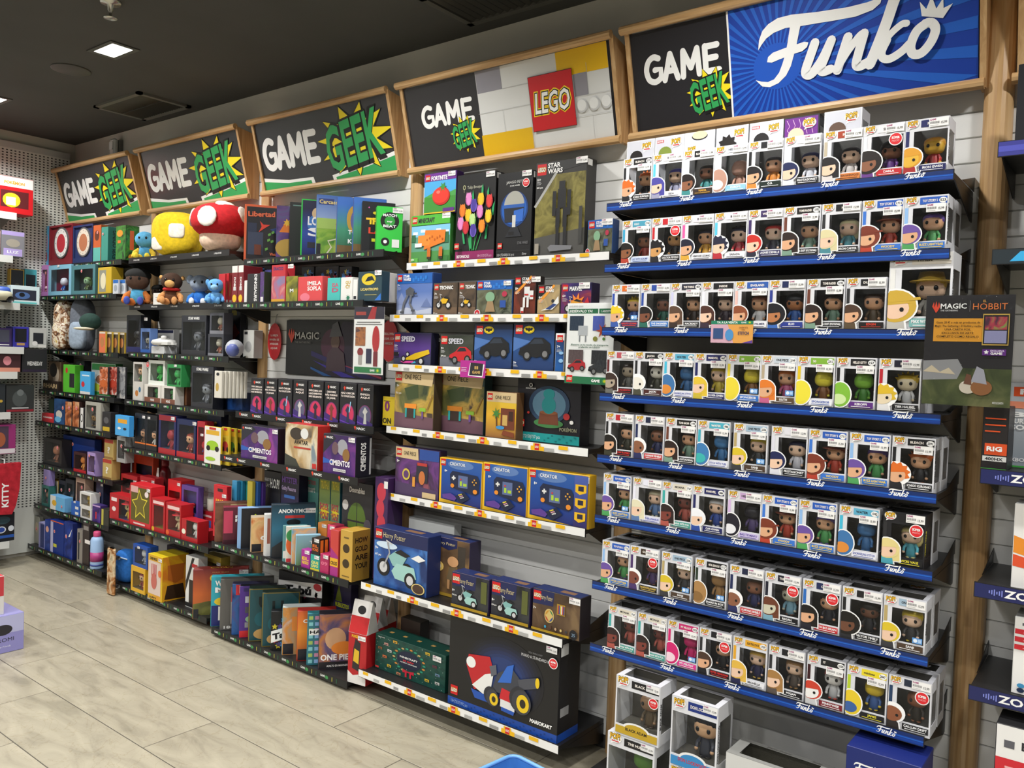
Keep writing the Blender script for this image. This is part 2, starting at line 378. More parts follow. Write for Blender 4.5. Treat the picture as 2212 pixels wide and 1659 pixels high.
mb = MB(); mb.box(-.27, .27, -.14, .14, -.002, 0, '#111111'); mb.obj('backing', r)
for k in range(14): link('slat', sm_, r, (-.25+.5*k/13, 0, 0))
mb = MB(); mb.lathe([(.10, 0), (.10, -.004), (.094, -.006)], '#45443e', 28); o = mb.obj('ceiling_speaker', None, (-4.75, -.81, ZC)); tag(o, 'round flush ceiling speaker disc painted like the ceiling', 'speaker')
mb = MB(); mb.lathe([(.001, -.075), (.028, -.073), (.028, -.070), (.006, -.068), (.007, -.045), (.012, -.04), (.012, -.012), (.042, -.010), (.045, -.002), (.045, 0)], mat('#b9b7ae', .25, .8), 16)
o = mb.obj('fire_sprinkler', None, (-3.66, -1.128, ZC)); tag(o, 'small chrome fire sprinkler head hanging from the ceiling', 'sprinkler')
# motion sensor on the wall over the first sign
p_ = at(247, 320, 2.87); r = empty('motion_sensor', (p_.x, -.001, p_.z-.07)); tag(r, 'white alarm motion sensor on the wall above the end sign', 'sensor')
mb = MB(); mb.rbox(-.034, .034, -.05, -.012, 0, .135, '#e8e8e4', .012); mb.obj('housing', r)
mb = MB(); mb.rbox(-.024, .024, -.056, -.049, .055, .11, '#f4f4f2', .004); mb.obj('lens', r)
mb = MB(); mb.box(-.03, .036, -.013, .013, .006, .128, '#8a8a86'); mb.obj('back_plate', r)

# ------------------------------------------------------------------ logos
FK_POLY = [[(0.5144, 0.2127), (0.519, 0.2447), (0.5327, 0.2728), (0.5537, 0.29), (0.5873, 0.3024), (0.6326, 0.3036), (0.7201, 0.2939), (0.8164, 0.2877), (0.8747, 0.2892), (0.9203, 0.2959), (0.9143, 0.2777), (0.8913, 0.2631), (0.839, 0.2543), (0.7676, 0.2565), (0.7064, 0.2598), (0.6562, 0.2618), (0.6115, 0.266), (0.5719, 0.2589), (0.5446, 0.2459), (0.5268, 0.2278)], [(0.6276, 0.2658), (0.6626, 0.264), (0.6528, 0.2277), (0.6459, 0.2019), (0.6362, 0.1734), (0.625, 0.1418), (0.6073, 0.114), (0.5799, 0.0938), (0.5493, 0.0857), (0.5225, 0.092), (0.5, 0.1167), (0.52, 0.1088), (0.5435, 0.1036), (0.5653, 0.1088), (0.5836, 0.1275), (0.5961, 0.1531), (0.6074, 0.1818), (0.6169, 0.2166)], [(0.5437, 0.1687), (0.5479, 0.1847), (0.5652, 0.1958), (0.6084, 0.203), (0.6474, 0.2071), (0.673, 0.2105), (0.6867, 0.2061), (0.6817, 0.1921), (0.6654, 0.1819), (0.6332, 0.1782), (0.5871, 0.1702), (0.5602, 0.1645)], [(1.0334, 0.2146), (1.0283, 0.2572), (1.0463, 0.2326), (1.0613, 0.2672), (1.0743, 0.2277), (1.0937, 0.2546), (1.0942, 0.225), (1.1195, 0.2329), (1.0925, 0.1967)]]
FK_STROKE = [([(0.7084, 0.2001), (0.6911, 0.1602), (0.6742, 0.1196), (0.6781, 0.1043), (0.6972, 0.1077), (0.7299, 0.1441), (0.762, 0.198)], 0.0298), ([(0.762, 0.198), (0.7407, 0.1511), (0.7246, 0.1168), (0.7316, 0.1047), (0.7565, 0.1088)], 0.0284), ([(0.815, 0.197), (0.7955, 0.1469), (0.7783, 0.1014)], 0.0298), ([(0.7784, 0.1055), (0.8125, 0.1525), (0.8521, 0.1943), (0.8656, 0.1973)], 0.023), ([(0.8656, 0.1985), (0.8491, 0.1485), (0.8387, 0.1107), (0.8479, 0.1009), (0.8751, 0.1089)], 0.0284), ([(0.9704, 0.3067), (0.9533, 0.2692), (0.9358, 0.2228), (0.9062, 0.155), (0.8808, 0.102)], 0.0338), ([(0.9071, 0.1422), (0.9463, 0.1813), (0.9772, 0.2019), (0.992, 0.2022)], 0.0203), ([(0.9348, 0.1637), (0.9183, 0.1327), (0.9214, 0.1132), (0.9423, 0.107), (0.9761, 0.1218), (0.9985, 0.1401)], 0.0244), ([(1.053, 0.1919), (1.0222, 0.1745), (1.0039, 0.1363), (1.0091, 0.11), (1.0336, 0.1071), (1.0606, 0.1337), (1.0735, 0.1669), (1.0636, 0.1881), (1.045, 0.1902)], 0.0271)]
SMN = [6]
def funko(F, x, y, s, m):           # script word mark, s = scale (1 = banner size), origin at its lower left
    X0, Y0 = .497, .035
    for p_ in FK_POLY: F.poly([(x+(a-X0)*s, y+(b-Y0)*s) for a, b in p_], m)
    for p_, w in FK_STROKE:
        F.stroke(smooth([(x+(a-X0)*s, y+(b-Y0)*s) for a, b in p_], SMN[0]), w*s, m)
        for a, b in (p_[0], p_[-1]): F.ell(x+(a-X0)*s, y+(b-Y0)*s, w*s/2, w*s/2, m, 10)
    F.k -= 20
def geek_burst(F, x, y, s, sx=1.1):         # centre, s = burst radius
    F.star(x, y, s*1.04, 11, '#111111', .60, .15, sx); F.star(x, y, s, 11, '#f2dc1e', .56, .15, sx)
    w = 1.46*s*sx
    for c, b, dx in (('#0d0d0d', .08, .03), ('#2fa156', .025, 0)):
        F.text('GEEK', x+dx*s, y-.62*s-dx*s, 1.2*s, c, b, .12, 'c', w*(1+b*.3), .22/sx)
def smooth(p, n=5):
    out = []
    for i in range(len(p)-1):
        a, b, c, d = p[max(i-1, 0)], p[i], p[i+1], p[min(i+2, len(p)-1)]
        for k in range(n):
            t = k/n; out.append(tuple(.5*((2*b[q])+(-a[q]+c[q])*t+(2*a[q]-5*b[q]+4*c[q]-d[q])*t*t+(-a[q]+3*b[q]-3*c[q]+d[q])*t**3) for q in (0, 1)))
    return out+[p[-1]]
GW = [smooth([(.78, .92), (.5, 1.0), (.2, .85), (.06, .5), (.2, .12), (.55, 0), (.88, .13)], 4), [(.88, .13), (.88, .48), (.55, .48)], [(1.08, 0), (1.45, 1)], [(1.45, 1), (1.82, 0)], [(1.25, .34), (1.64, .34)],
      [(2.12, 0), (2.18, 1)], [(2.18, 1), (2.56, .30)], [(2.56, .30), (2.94, 1)], [(2.94, 1), (3.0, 0)], [(3.36, 0), (3.36, 1)], [(3.36, .98), (4.0, .98)], [(3.36, .52), (3.92, .52)], [(3.36, .02), (4.05, .02)]]
def game_word(F, x, y, h, w, m=WHITE):     # rounded hand-cut capitals drawn as strokes
    t = .195*h; k = (w-t)/4.05; hh = h-t; F.k += 1
    for p_ in GW:
        q = [(x+t/2+a*k, y+t/2+b*hh) for a, b in p_]; F.k += .02; F.k -= 1; F.stroke(q, t, m)
        for a, b in (q[0], q[-1]): F.k += .02; F.k -= 1; F.ell(a, b, t/2, t/2, m, 12)
def lego_sq(F, x, y, s):            # lower left, side s
    F.rect(x, y, x+s, y+s, '#c8161d')
    for c, b in (('#f4d416', .10), ('#111111', .06), ('#f4f4f2', .02)): F.text('LEGO', x+s/2, y+s*.32, s*.36, c, b, .18, 'c', s*(.80+b))
# ------------------------------------------------------------------ header signs
def sign(x0, x1, label, draw):
    r = empty('header_sign', (0, 0, 2.475)); tag(r, label, 'sign', 'header signs along the top of the wall')
    zt = .365
    for xx in (x0+.009, x1-.009):
        mb = MB(); mb.prism([(-.0005, -.012), (-.056, -.012), (-.16, zt+.012), (-.03, zt-.01), (-.0005, zt-.09)], woodmat(), 'x', xx-.009, xx+.009); mb.obj('end_panel', r)
    mb = MB(); v = Vector((0, -.1, .365)).normalized()
    o = Vector((x0+.018, -.052, .012)); w = x1-x0-.036; h = .362
    n = Vector((1, 0, 0)).cross(v); F = Face(mb, o, (1, 0, 0), v)
    P = [F.P(a, b) for a, b in ((0, 0), (w, 0), (w, h), (0, h))]
    B = [p_-n*.006 for p_ in P]
    mb.mesh_in(P+B, [(0, 1, 2, 3), (7, 6, 5, 4), (4, 5, 1, 0), (5, 6, 2, 1), (6, 7, 3, 2), (7, 4, 0, 3)], mat('#2b2a2d', .25))
    pan = mb.obj('sign_panel', r)
    mb = MB(); F.mb = mb; draw(F, w, h); mb.obj('sign_print', pan)
    for (y, z, nm) in ((-.165, zt+.010, 'top_rail'), (-.062, -.002, 'bottom_rail')):
        mb = MB(); n_ = 10; poly = [(y+.016*math.cos(2*math.pi*i/n_), z+.017*math.sin(2*math.pi*i/n_)) for i in range(n_)]
        mb.prism(poly, railmat(), 'x', x0-.012, x1-.004); mb.obj(nm, r)
    return r
def draw_game(F, w, h):
    game_word(F, .02*w, .28*h, .50*h, .46*w)
    g, wt = '#2fa156', WHITE
    F.poly([(0, 0), (.41*w, 0), (.40*w, .105*h), (.2*w, .12*h), (0, .20*h)], wt); F.poly([(0, 0), (.385*w, 0), (.38*w, .065*h), (.2*w, .075*h), (0, .145*h)], g)
    F.poly([(.55*w, 0), (w, 0), (w, .27*h), (.8*w, .17*h), (.545*w, .085*h)], wt); F.poly([(.575*w, 0), (w, 0), (w, .215*h), (.8*w, .125*h), (.57*w, .05*h)], g)
    geek_burst(F, .745*w, .51*h, .49*h, 1.6)
def draw_lego(F, w, h):
    o = .027
    game_word(F, .085, .165, .105, .325); geek_burst(F, .345, .115, .082)
    F.rect(.47-o, 0, 1.14-o, h, '#d9dad8')
    for a in ((.472, .27, .61, h, '#8d8b94'), (.466, .015-.015, .745, .094, '#e0b200'), (.898, .264, 1.14, h, '#e8b80c'), (.974, .18, 1.038, .266, '#8d8b94')): F.rect(a[0]-o, a[1], a[2]-o, a[3], a[4])
    for x0, y0, x1, y1 in ((.61, .27, .76, .2715), (.466, .185, .755, .1865), (.60, .094, .6015, .185), (.97, .178, 1.14, .1795), (1.04, .178, 1.0415, .3), (.97, .10, 1.14, .1015), (1.05, 0, 1.0515, .1), (.745, .0, .7465, .094)): F.rect(x0-o, y0, x1-o, y1, '#b4b5b5')
    for k in range(3):
        F.ell(1.005+k*.058-o, .14, .024, .026, '#c3c4c4'); F.ell(1.003+k*.058-o, .143, .021, .022, '#e4e5e3')
    F.rect(.753-o, .070, .973-o, .291, '#111111'); lego_sq(F, .755-o, .072, .217)
def draw_funko(F, w, h):
    o = .018
    game_word(F, .062-o, .165, .11, .315); geek_burst(F, .33-o, .105, .088)
    F.rect(.405-o, 0, .412-o, h, WHITE); F.rect(.412-o, 0, w-.004, h, '#0b3a9e')
    cx, cy = .56, .15; x0, x1, y0, y1 = .413-o, w-.005, .001, h-.001
    def hit(a):
        dx, dy = math.cos(a), math.sin(a); t = 9
        if dx > 1e-6: t = min(t, (x1-cx)/dx)
        if dx < -1e-6: t = min(t, (x0-cx)/dx)
        if dy > 1e-6: t = min(t, (y1-cy)/dy)
        if dy < -1e-6: t = min(t, (y0-cy)/dy)
        return (cx+dx*t, cy+dy*t)
    F.up(); k0 = F.k
    for i in range(46):
        a = 2*math.pi*i/46; b = a+math.pi/46*.85
        F.k = k0; F.poly([(cx+.03*math.cos(a), cy+.03*math.sin(a)), hit(a), hit(b), (cx+.03*math.cos(b), cy+.03*math.sin(b))], '#1c5fc4')
    F.ell(cx, cy, .085, .075, '#1653bb', 24); F.up()
    funko(F, .497-o, .035, 1.0, WHITE)
sign(-6.47, -5.385, 'black sign with white and green lettering over the pegboard corner bay', draw_game)
sign(-5.275, -4.165, 'black sign with white and green lettering above the plush toy shelf', draw_game)
sign(-4.035, -2.935, 'black sign with white and green lettering above the board game shelves', draw_game)
sign(-2.86, -1.695, 'sign of white, yellow and grey bricks around a red logo', draw_lego)
sign(-1.645, -.435, 'blue sunburst sign with large white script over the figure boxes', draw_funko)
def draw_pink(F, w, h):
    F.rect(.01, .01, w-.01, h-.01, '#c2185b'); F.poly([(.01, .2), (w-.01, .1), (w-.01, h-.01), (.01, h-.01)], '#e0446f'); F.poly([(.01, .14), (w-.01, .04), (w-.01, .1), (.01, .2)], '#d11f48')
    F.poly([(.01, .01), (w-.01, .01), (w-.01, .05), (.01, .09)], '#7d1146')
sign(-.355, .79, 'pink and red sign beyond the round oak upright', draw_pink)

SMN[0] = 2
# ------------------------------------------------------------------ shelves
def strip_funko(F, w, h):
    F.rect(0, 0, w, h, '#0f3f96'); F.rect(0, h*.62, w, h, '#0a2a66'); F.rect(0, h*.40, w, h*.52, '#1a5fc0'); F.rect(0, 0, w, h*.12, '#0c347e')
    for k in range(5): funko(F, .05+k*.2365, h*.20, .092, WHITE)
def strip_lego(F, w, h):
    F.rect(0, 0, w, h, '#e9e9e6'); x = .03; rnd = random.Random(3); k = 0
    while x < w-.06:
        c = ('#e8b40c', '#a9a9a6', '#e8b40c', '#8f8f8d')[k % 4]; l = rnd.uniform(.03, .05)
        F.rect(x, h*(.1 if k % 2 else .5), x+l, h*(.5 if k % 2 else .95), c)
        if k % 4 == 0 and k: F.rect(x-.012, h*.05, x+.055, h*.6, '#e8b40c'); F.rect(x+.008, h*.1, x+.03, h*.92, '#c8201f'); F.text('LEGO', x+.019, h*.38, h*.26, WHITE, .02, .1, 'c', .018)
        x += rnd.uniform(.055, .085); k += 1; F.k = min(F.k, 14)
def strip_game(F, w, h):
    F.rect(0, 0, w, h, '#17191a')
    for k in range(int(w/.15)):
        x = .03+k*.15; F.k = 2
        F.text('GAME', x, h*.36, h*.33, '#e9ece8', .02, 0, 'l', .034); F.star(x+.047, h*.47, h*.34, 8, '#3f8f4f', .6, 0, 1.4)
        F.rect(x+.085, h*.18, x+.0885, h*.8, '#cfc84a'); F.rect(x+.118, h*.18, x+.121, h*.8, '#2f7d52')
def strip_magic(F, w, h):
    F.rect(0, 0, w, h, '#131314')
    for x in (.05, .17, .38, .60, .80, 1.0):
        F.k = 2; F.poly([(x-.016, h*.75), (x-.008, h*.9), (x, h*.75), (x-.006, h*.2)], '#d8432c'); F.text('MAGIC', x+.004, h*.36, h*.36, WHITE, .03, 0, 'l', .06)
def strip_plush(F, w, h):
    F.rect(0, 0, w, h, '#1b1b1d')
    for x in (.06, .27, .50, .74, .97): F.k = 2; F.text('2 PELUCHES', x, h*.4, h*.26, '#e8e8e6', .02, .1, 'l', .075)
def strip_zona(F, w, h):
    F.rect(0, 0, w, h, '#1d2357'); F.text('ZONA AUDIO', .07, h*.26, h*.52, WHITE, .03, 0, 'l', .25); F.text('ZONA AUDIO', .75, h*.28, h*.46, WHITE, .03, 0, 'l', .30)
    for k in range(6): F.rect(.034+k*.006, h*(.4-.06*(k % 3)), .037+k*.006, h*(.6+.06*(k % 3)), '#7a84d0')
def strip_tri(F, w, h):
    F.rect(0, 0, w, h, '#202b31'); 
    for k in range(6): F.poly([(.04+k*.09, h*.15), (.085+k*.09, h*.15), (.11+k*.09, h*.85), (.065+k*.09, h*.85)], '#35a7dd')
def strip_violet(F, w, h):
    F.rect(0, 0, w, h, '#3a3c8e'); F.rect(0, h*.3, w, h*.7, '#4f53b4'); F.star(.16, h*.5, h*.4, 4, '#e6e6f2', .35)
SH = {}
def shelf(key, x0, x1, D, zrel, strip, label, lip=.042, white=False):
    z = zrel*D+CAMZ-.006; y = D-2.9
    r = empty('wall_shelf', ((x0+x1)/2, 0, z)); tag(r, label, 'shelf', 'shelves on the slat wall')
    w = x1-x0; c = '#1b1b1c' if not white else '#c9ccc8'; cm = mat(c, .4)
    mb = MB(); mb.box(-w/2+.003, w/2-.003, y+.004, -.002, -.018, 0, cm); mb.obj('deck', r)
    for sx in (-1, 1):
        mb = MB(); xx = sx*(w/2-.004); bh = min(.075, z-.04)
        mb.prism([(y+.03, -.019), (-.0006, -.019), (-.0006, -.019-bh), (-.03, -.019-bh)], cm, 'x', xx-.0015, xx+.0015); mb.obj('bracket', r)
        if z > .3:
            mb = MB(); xx = sx*(w/2-.0015); mb.prism([(y*.62, 0), (-.0006, 0), (-.0006, .045)], cm, 'x', xx-.001, xx+.001); mb.obj('side_lug', r)
    mb = MB(); mb.box(-w/2, w/2, y-.002, y+.003, -lip+.006, .006, cm)
    F = Face(mb, (-w/2+.002, y-.0022, -lip+.008), (1, 0, 0), (0, 0, 1), .0002)
    strip(F, w-.004, lip-.004); mb.obj('ticket_strip', r)
    SH[key] = (D, z, x0, x1); return r
ordn = ['top', 'second', 'third', 'fourth', 'fifth', 'sixth', 'seventh', 'eighth']
FZ = [.2200, .1346, .0461, -.0466, -.1340, -.2201, -.3154, -.4052]
for i, zz in enumerate(FZ): shelf('F%d' % (i+1), -1.585, -.460, 2.57, zz, strip_funko, 'black metal shelf with blue script edge, %s one under the blue sign' % ordn[i], .031)
for k, D, zz in (('L1', 2.80, .153), ('L2', 2.70, .0657), ('L3', 2.70, -.0191), ('L4', 2.70, -.1275), ('L5', 2.70, -.2434), ('L6', 2.57, -.412), ('L7', 2.57, -.571)):
    shelf(k, -2.83, -1.705, D, zz, strip_lego, 'black shelf with white and yellow edge strip, %s one under the brick sign' % ordn[int(k[1])-1], .036)
for k, D, zz, st in (('G1', 2.72, .1798, strip_game), ('G2', 2.60, .092, strip_game), ('G3', 2.69, -.1328, strip_magic), ('G4', 2.60, -.2283, strip_magic), ('G5', 2.56, -.418, strip_game), ('G6', 2.57, -.603, strip_game)):
    shelf(k, -4.03, -2.905, D, zz, st, 'black shelf with dark printed edge, %s one in the board game bay' % ordn[int(k[1])-1], .036)
for k, D, zz, st in (('B1', 2.69, .2035, strip_plush), ('B2', 2.70, .0925, strip_plush), ('B3', 2.70, -.0209, strip_game), ('B4', 2.68, -.1355, strip_game), ('B5', 2.67, -.2507, strip_game), ('B6', 2.60, -.4349, strip_game), ('B7', 2.60, -.588, strip_game)):
    shelf(k, -5.25, -4.125, D, zz, st, 'black shelf with dark printed edge, %s one under the plush toy sign' % ordn[int(k[1])-1], .036)
for k, D, zz in (('A1', 2.69, .2031), ('A2', 2.66, .1214), ('A3', 2.68, -.0246), ('A4', 2.66, -.1356), ('A5', 2.64, -.2238), ('A6', 2.66, -.3405), ('A7', 2.64, -.4563), ('A8', 2.60, -.5766)):
    shelf(k, -6.47, -5.345, D, zz, strip_game, 'black shelf with dark printed edge, %s one beside the pegboard' % ordn[int(k[1])-1], .036)
for k, D, zz, st in (('R1', 2.57, .2436, strip_violet), ('R2', 2.57, .1309, strip_tri), ('R3', 2.57, -.1013, strip_zona), ('R4', 2.57, -.2232, strip_zona), ('R5', 2.57, -.3347, strip_zona)):
    shelf(k, -.357, .76, D, zz, st, 'black shelf right of the round oak upright, %s one down' % ordn[int(k[1])-1])

# ------------------------------------------------------------------ stickers shared by many boxes
def sticker_mesh():
    mb = MB(); F = Face(mb, (0, 0, 0), (1, 0, 0), (0, 0, 1), .0002)
    F.rect(0, 0, .050, .024, '#f0efec'); F.text('GAME', .002, .0175, .0048, '#9a2d6e', .03, 0, 'l', .016)
    for k in range(11): F.rect(.003+k*.0022, .008, .003+k*.0022+(.0012 if k % 3 else .0016), .0145, '#8f8f8f'); F.k -= 1
    F.rect(.003, .003, .024, .0042, '#b9b9b7'); F.text('15,99', .031, .0065, .0065, '#3a3a3a', .01, 0, 'l', .015)
    return mb.mesh('price_sticker')
STK = sticker_mesh()
def super_mesh():
    mb = MB(); F = Face(mb, (0, 0, 0), (1, 0, 0), (0, 0, 1), .0002)
    F.ell(0, 0, .019, .019, '#f3f1ef', 24); F.ell(0, 0, .0165, .0165, '#d8232b', 24); F.text('SÚPER', 0, .001, .0062, WHITE, .04, 0, 'c', .022); F.text('PRECIO', 0, -.0075, .0048, '#f2a9a9', .01, 0, 'c', .020)
    return mb.mesh('discount_sticker')
SUP = super_mesh()
def excl_mesh():
    mb = MB(); F = Face(mb, (0, 0, 0), (1, 0, 0), (0, 0, 1), .0002)
    F.rect(0, 0, .026, .016, '#5b97d6'); F.ell(.008, .008, .0055, .0055, '#dfeaf6', 14); F.rect(.015, .003, .024, .013, '#a9c8ea'); return mb.mesh('edition_sticker')
EXC = excl_mesh()
def stick(parent, x, z, y=0, s=1.0, me=None, nm='price_sticker'):
    o = link(nm, me or STK, parent, (x, y-.0022, z))
    if s != 1: o.scale = (s, 1, s)
    return o
def pop_logo(F, x, y, s):           # yellow outlined word in a white bubble; s = width
    F.ell(x+s*.5, y+s*.34, s*.53, s*.40, '#c9c9c9', 20); F.ell(x+s*.5, y+s*.34, s*.50, s*.37, '#f7f7f5', 20)
    F.poly([(x+s*.2, y+s*.06), (x+s*.45, y), (x+s*.12, y-s*.16)], '#f7f7f5')
    for c, b in (('#4a3a20', .09), ('#e9b52c', .03)): F.text('POP!', x+s*.5, y+s*.24, s*.38, c, b, .1, 'c', s*.86, .08)
    F.rect(x+s*.22, y+s*.06, x+s*.8, y+s*.14, '#cf3a3a')
# ------------------------------------------------------------------ window figure boxes
PW, PH, PD = .1145, .159, .089
def pop_body(w, h, d, frame, dark, topc, xl=.205):
    mb = MB(); t = .0012; x0, x1, z0, z1 = xl*w, .965*w, .19*h, .785*h
    mb.box(0, w, 0, d, 0, t, frame); [mb.box(*q, h-t, h, topc) for q in ((0, w, 0, .14*d), (0, w, .86*d, d), (0, .12*w, .14*d, .86*d), (.88*w, w, .14*d, .86*d))]; mb.box(0, w, d-t, d, t, h-t, frame); mb.box(0, t, 0, d, t, h-t, frame)
    for a in ((0, x0, 0, h), (x1, w, 0, h), (x0, x1, 0, z0), (x0, x1, z1, h)): mb.box(max(a[0], t), a[1], 0, t, max(a[2], t), min(a[3], h-t), frame)
    for a in ((t, .14*d, 0, h), (.9*d, d-t, 0, h), (.14*d, .9*d, 0, z0), (.14*d, .9*d, z1, h)): mb.box(w-t, w, a[0], a[1], max(a[2], t), min(a[3], h-t), frame)
    mb.box(.004, w-.004, d-.004, d-.003, .003, h-.004, dark); mb.box(.004, w-.004, .004, d-.004, z0-.012, z0-.010, dark)
    return mb.mesh('card_box'), (x0, x1, z0, z1)
def pop_pane(w, h, d, xl=.205):
    mb = MB(); x0, x1, z0, z1 = xl*w, .965*w, .19*h, .785*h
    mb.face([(x0, .0009, z0), (x1, .0009, z0), (x1, .0009, z1), (x0, .0009, z1)], clear_plastic())
    mb.face([(.12*w, .14*d, h-.0006), (.88*w, .14*d, h-.0006), (.88*w, .86*d, h-.0006), (.12*w, .86*d, h-.0006)], clear_plastic())
    mb.face([(w-.0009, .14*d, z0), (w-.0009, .9*d, z0), (w-.0009, .9*d, z1), (w-.0009, .14*d, z1)], clear_plastic()); return mb.mesh('window')
P_BODY, _o = pop_body(PW, PH, PD, '#d9dade', '#3b3a38', '#c9cad0')
P_BODYB, _o = pop_body(PW, PH, PD, '#1c1c20', '#1d1d20', '#2a2a2e')
P_PANE = pop_pane(PW, PH, PD)
slot_a, slot_b, slot_c = mat('#d9a57e'), mat('#5a3a22'), mat('#40404a')
def fig_mesh(style):                # small big-headed vinyl figure: skin, hair and clothes are separate material slots
    mb = MB(); eye = mat('#0b0b0c', .2)
    for s_ in (slot_a, slot_b, slot_c): mb.m(s_)
    mb.ball((0, 0, .058), (.0245, .0195, .0195), slot_a, 14, .75)
    if style in ('cap', 'long', 'spiky', 'afro', 'hat'):
        mb.ball((0, .003, .0665), (.0262, .0205, .0165), slot_b, 14, .8)
    if style == 'long': mb.ball((0, .011, .052), (.0262, .012, .026), slot_b, 12, .7)
    if style == 'spiky':
        for k in range(7):
            a = math.pi*(k+.5)/7; mb.tube([(.018*math.cos(a), 0, .066+.010*math.sin(a)), (.032*math.cos(a), .002, .068+.022*math.sin(a))], [.008, .001], slot_b, 6)
    if style == 'afro': mb.ball((0, .004, .068), (.031, .024, .022), slot_b, 14)
    if style == 'hat': mb.lathe([(.036, .07), (.037, .0715), (.024, .073), (.02, .088), (.001, .09)], slot_b, 16)
    if style == 'blob': mb.ball((0, 0, .066), (.022, .018, .018), slot_a, 12, .8)
    if style != 'blob':
        for sx in (-1, 1): mb.ball((sx*.0115, -.0185, .058), (.0042, .0022, .0048), eye, 10)
    mb.lathe([(.0125, .0), (.013, .012), (.0115, .022), (.0095, .036), (.006, .042)], slot_c, 12, sy=.75)
    for sx in (-1, 1):
        mb.tube([(sx*.009, 0, .036), (sx*.016, -.004, .026), (sx*.0165, -.009, .017)], [.0048, .004, .0036], slot_c, 7); mb.ball((sx*.0165, -.0095, .015), .0042, slot_a, 8)
        mb.ball((sx*.0065, -.004, .0018), (.0058, .0085, .0022), slot_b, 8)
    return mb.mesh('figure')
FIGS = {k: fig_mesh(k) for k in ('cap', 'long', 'spiky', 'afro', 'hat', 'bald', 'blob')}
def head_art(F, w, h, hair, skin, style, cloth):
    def clip(p): return [(min(max(a, .0004), w-.001), max(b, .0004)) for a, b in p]
    def el(cx, cy, rx, ry, a0=0, a1=360, n=20): return clip([(cx+rx*math.cos(math.radians(a0+(a1-a0)*i/n)), cy+ry*math.sin(math.radians(a0+(a1-a0)*i/n))) for i in range(n+1)])
    cx, cz, rx, rz = .13*w, .31*h, .27*w, .165*h
    if style == 'blob':
        F.poly(el(cx, cz-.02*h, rx*1.12, rz*1.55), '#f4f4f2'); F.poly(el(cx, cz-.02*h, rx*1.0, rz*1.42), hair); F.poly(el(cx-.03*w, cz-.11*h, rx*.72, rz*.62), skin); return
    body = clip([(-.05*w, 0), (.30*w, 0), (.27*w, .14*h), (.2*w, .19*h), (-.05*w, .19*h)])
    F.poly(clip([(-.05*w, 0), (.335*w, 0), (.30*w, .15*h), (.2*w, .21*h), (-.05*w, .21*h)]), '#f4f4f2')
    hr = {'cap': 1.08, 'long': 1.12, 'spiky': 1.2, 'afro': 1.32, 'hat': 1.25, 'bald': 1.0}[style]
    F.poly(el(cx, cz+.05*rz, rx*hr+.03*w, rz*hr+.024*h), '#f4f4f2')
    if style == 'long': F.poly(clip([(cx, cz), (cx+rx*1.2, cz+rz*.4), (cx+rx*1.28, cz-rz*1.35), (cx+rx*.3, cz-rz*1.4)]), '#f4f4f2'); F.poly(clip([(cx, cz), (cx+rx*1.1, cz+rz*.4), (cx+rx*1.16, cz-rz*1.25), (cx+rx*.4, cz-rz*1.3)]), hair)
    F.poly(body, cloth)
    if style == 'spiky':
        pts = []
        for i in range(15):
            a = math.radians(-35+ (215)*i/14); k = 1.28 if i % 2 else 1.0; pts.append((cx+rx*k*math.cos(a), cz+.12*rz+rz*k*math.sin(a)))
        F.poly(clip(pts), hair)
    elif style != 'bald': F.poly(el(cx, cz+.06*rz, rx*hr, rz*hr), hair)
    F.poly(el(cx-.02*w, cz-.10*rz, rx*.90, rz*.84), skin)
    if style != 'bald': F.poly(el(cx-.02*w, cz+.12*rz, rx*.98, rz*.84, 12, 178), hair)
    if style == 'hat': F.poly(clip([(cx-rx*1.3, cz+rz*.35), (cx+rx*1.5, cz+rz*.55), (cx+rx*1.45, cz+rz*.75), (cx-rx*1.3, cz+rz*.6)]), hair)
    F.ell(cx+rx*.38, cz-.20*rz, .036*w, .028*h, '#101012', 14)
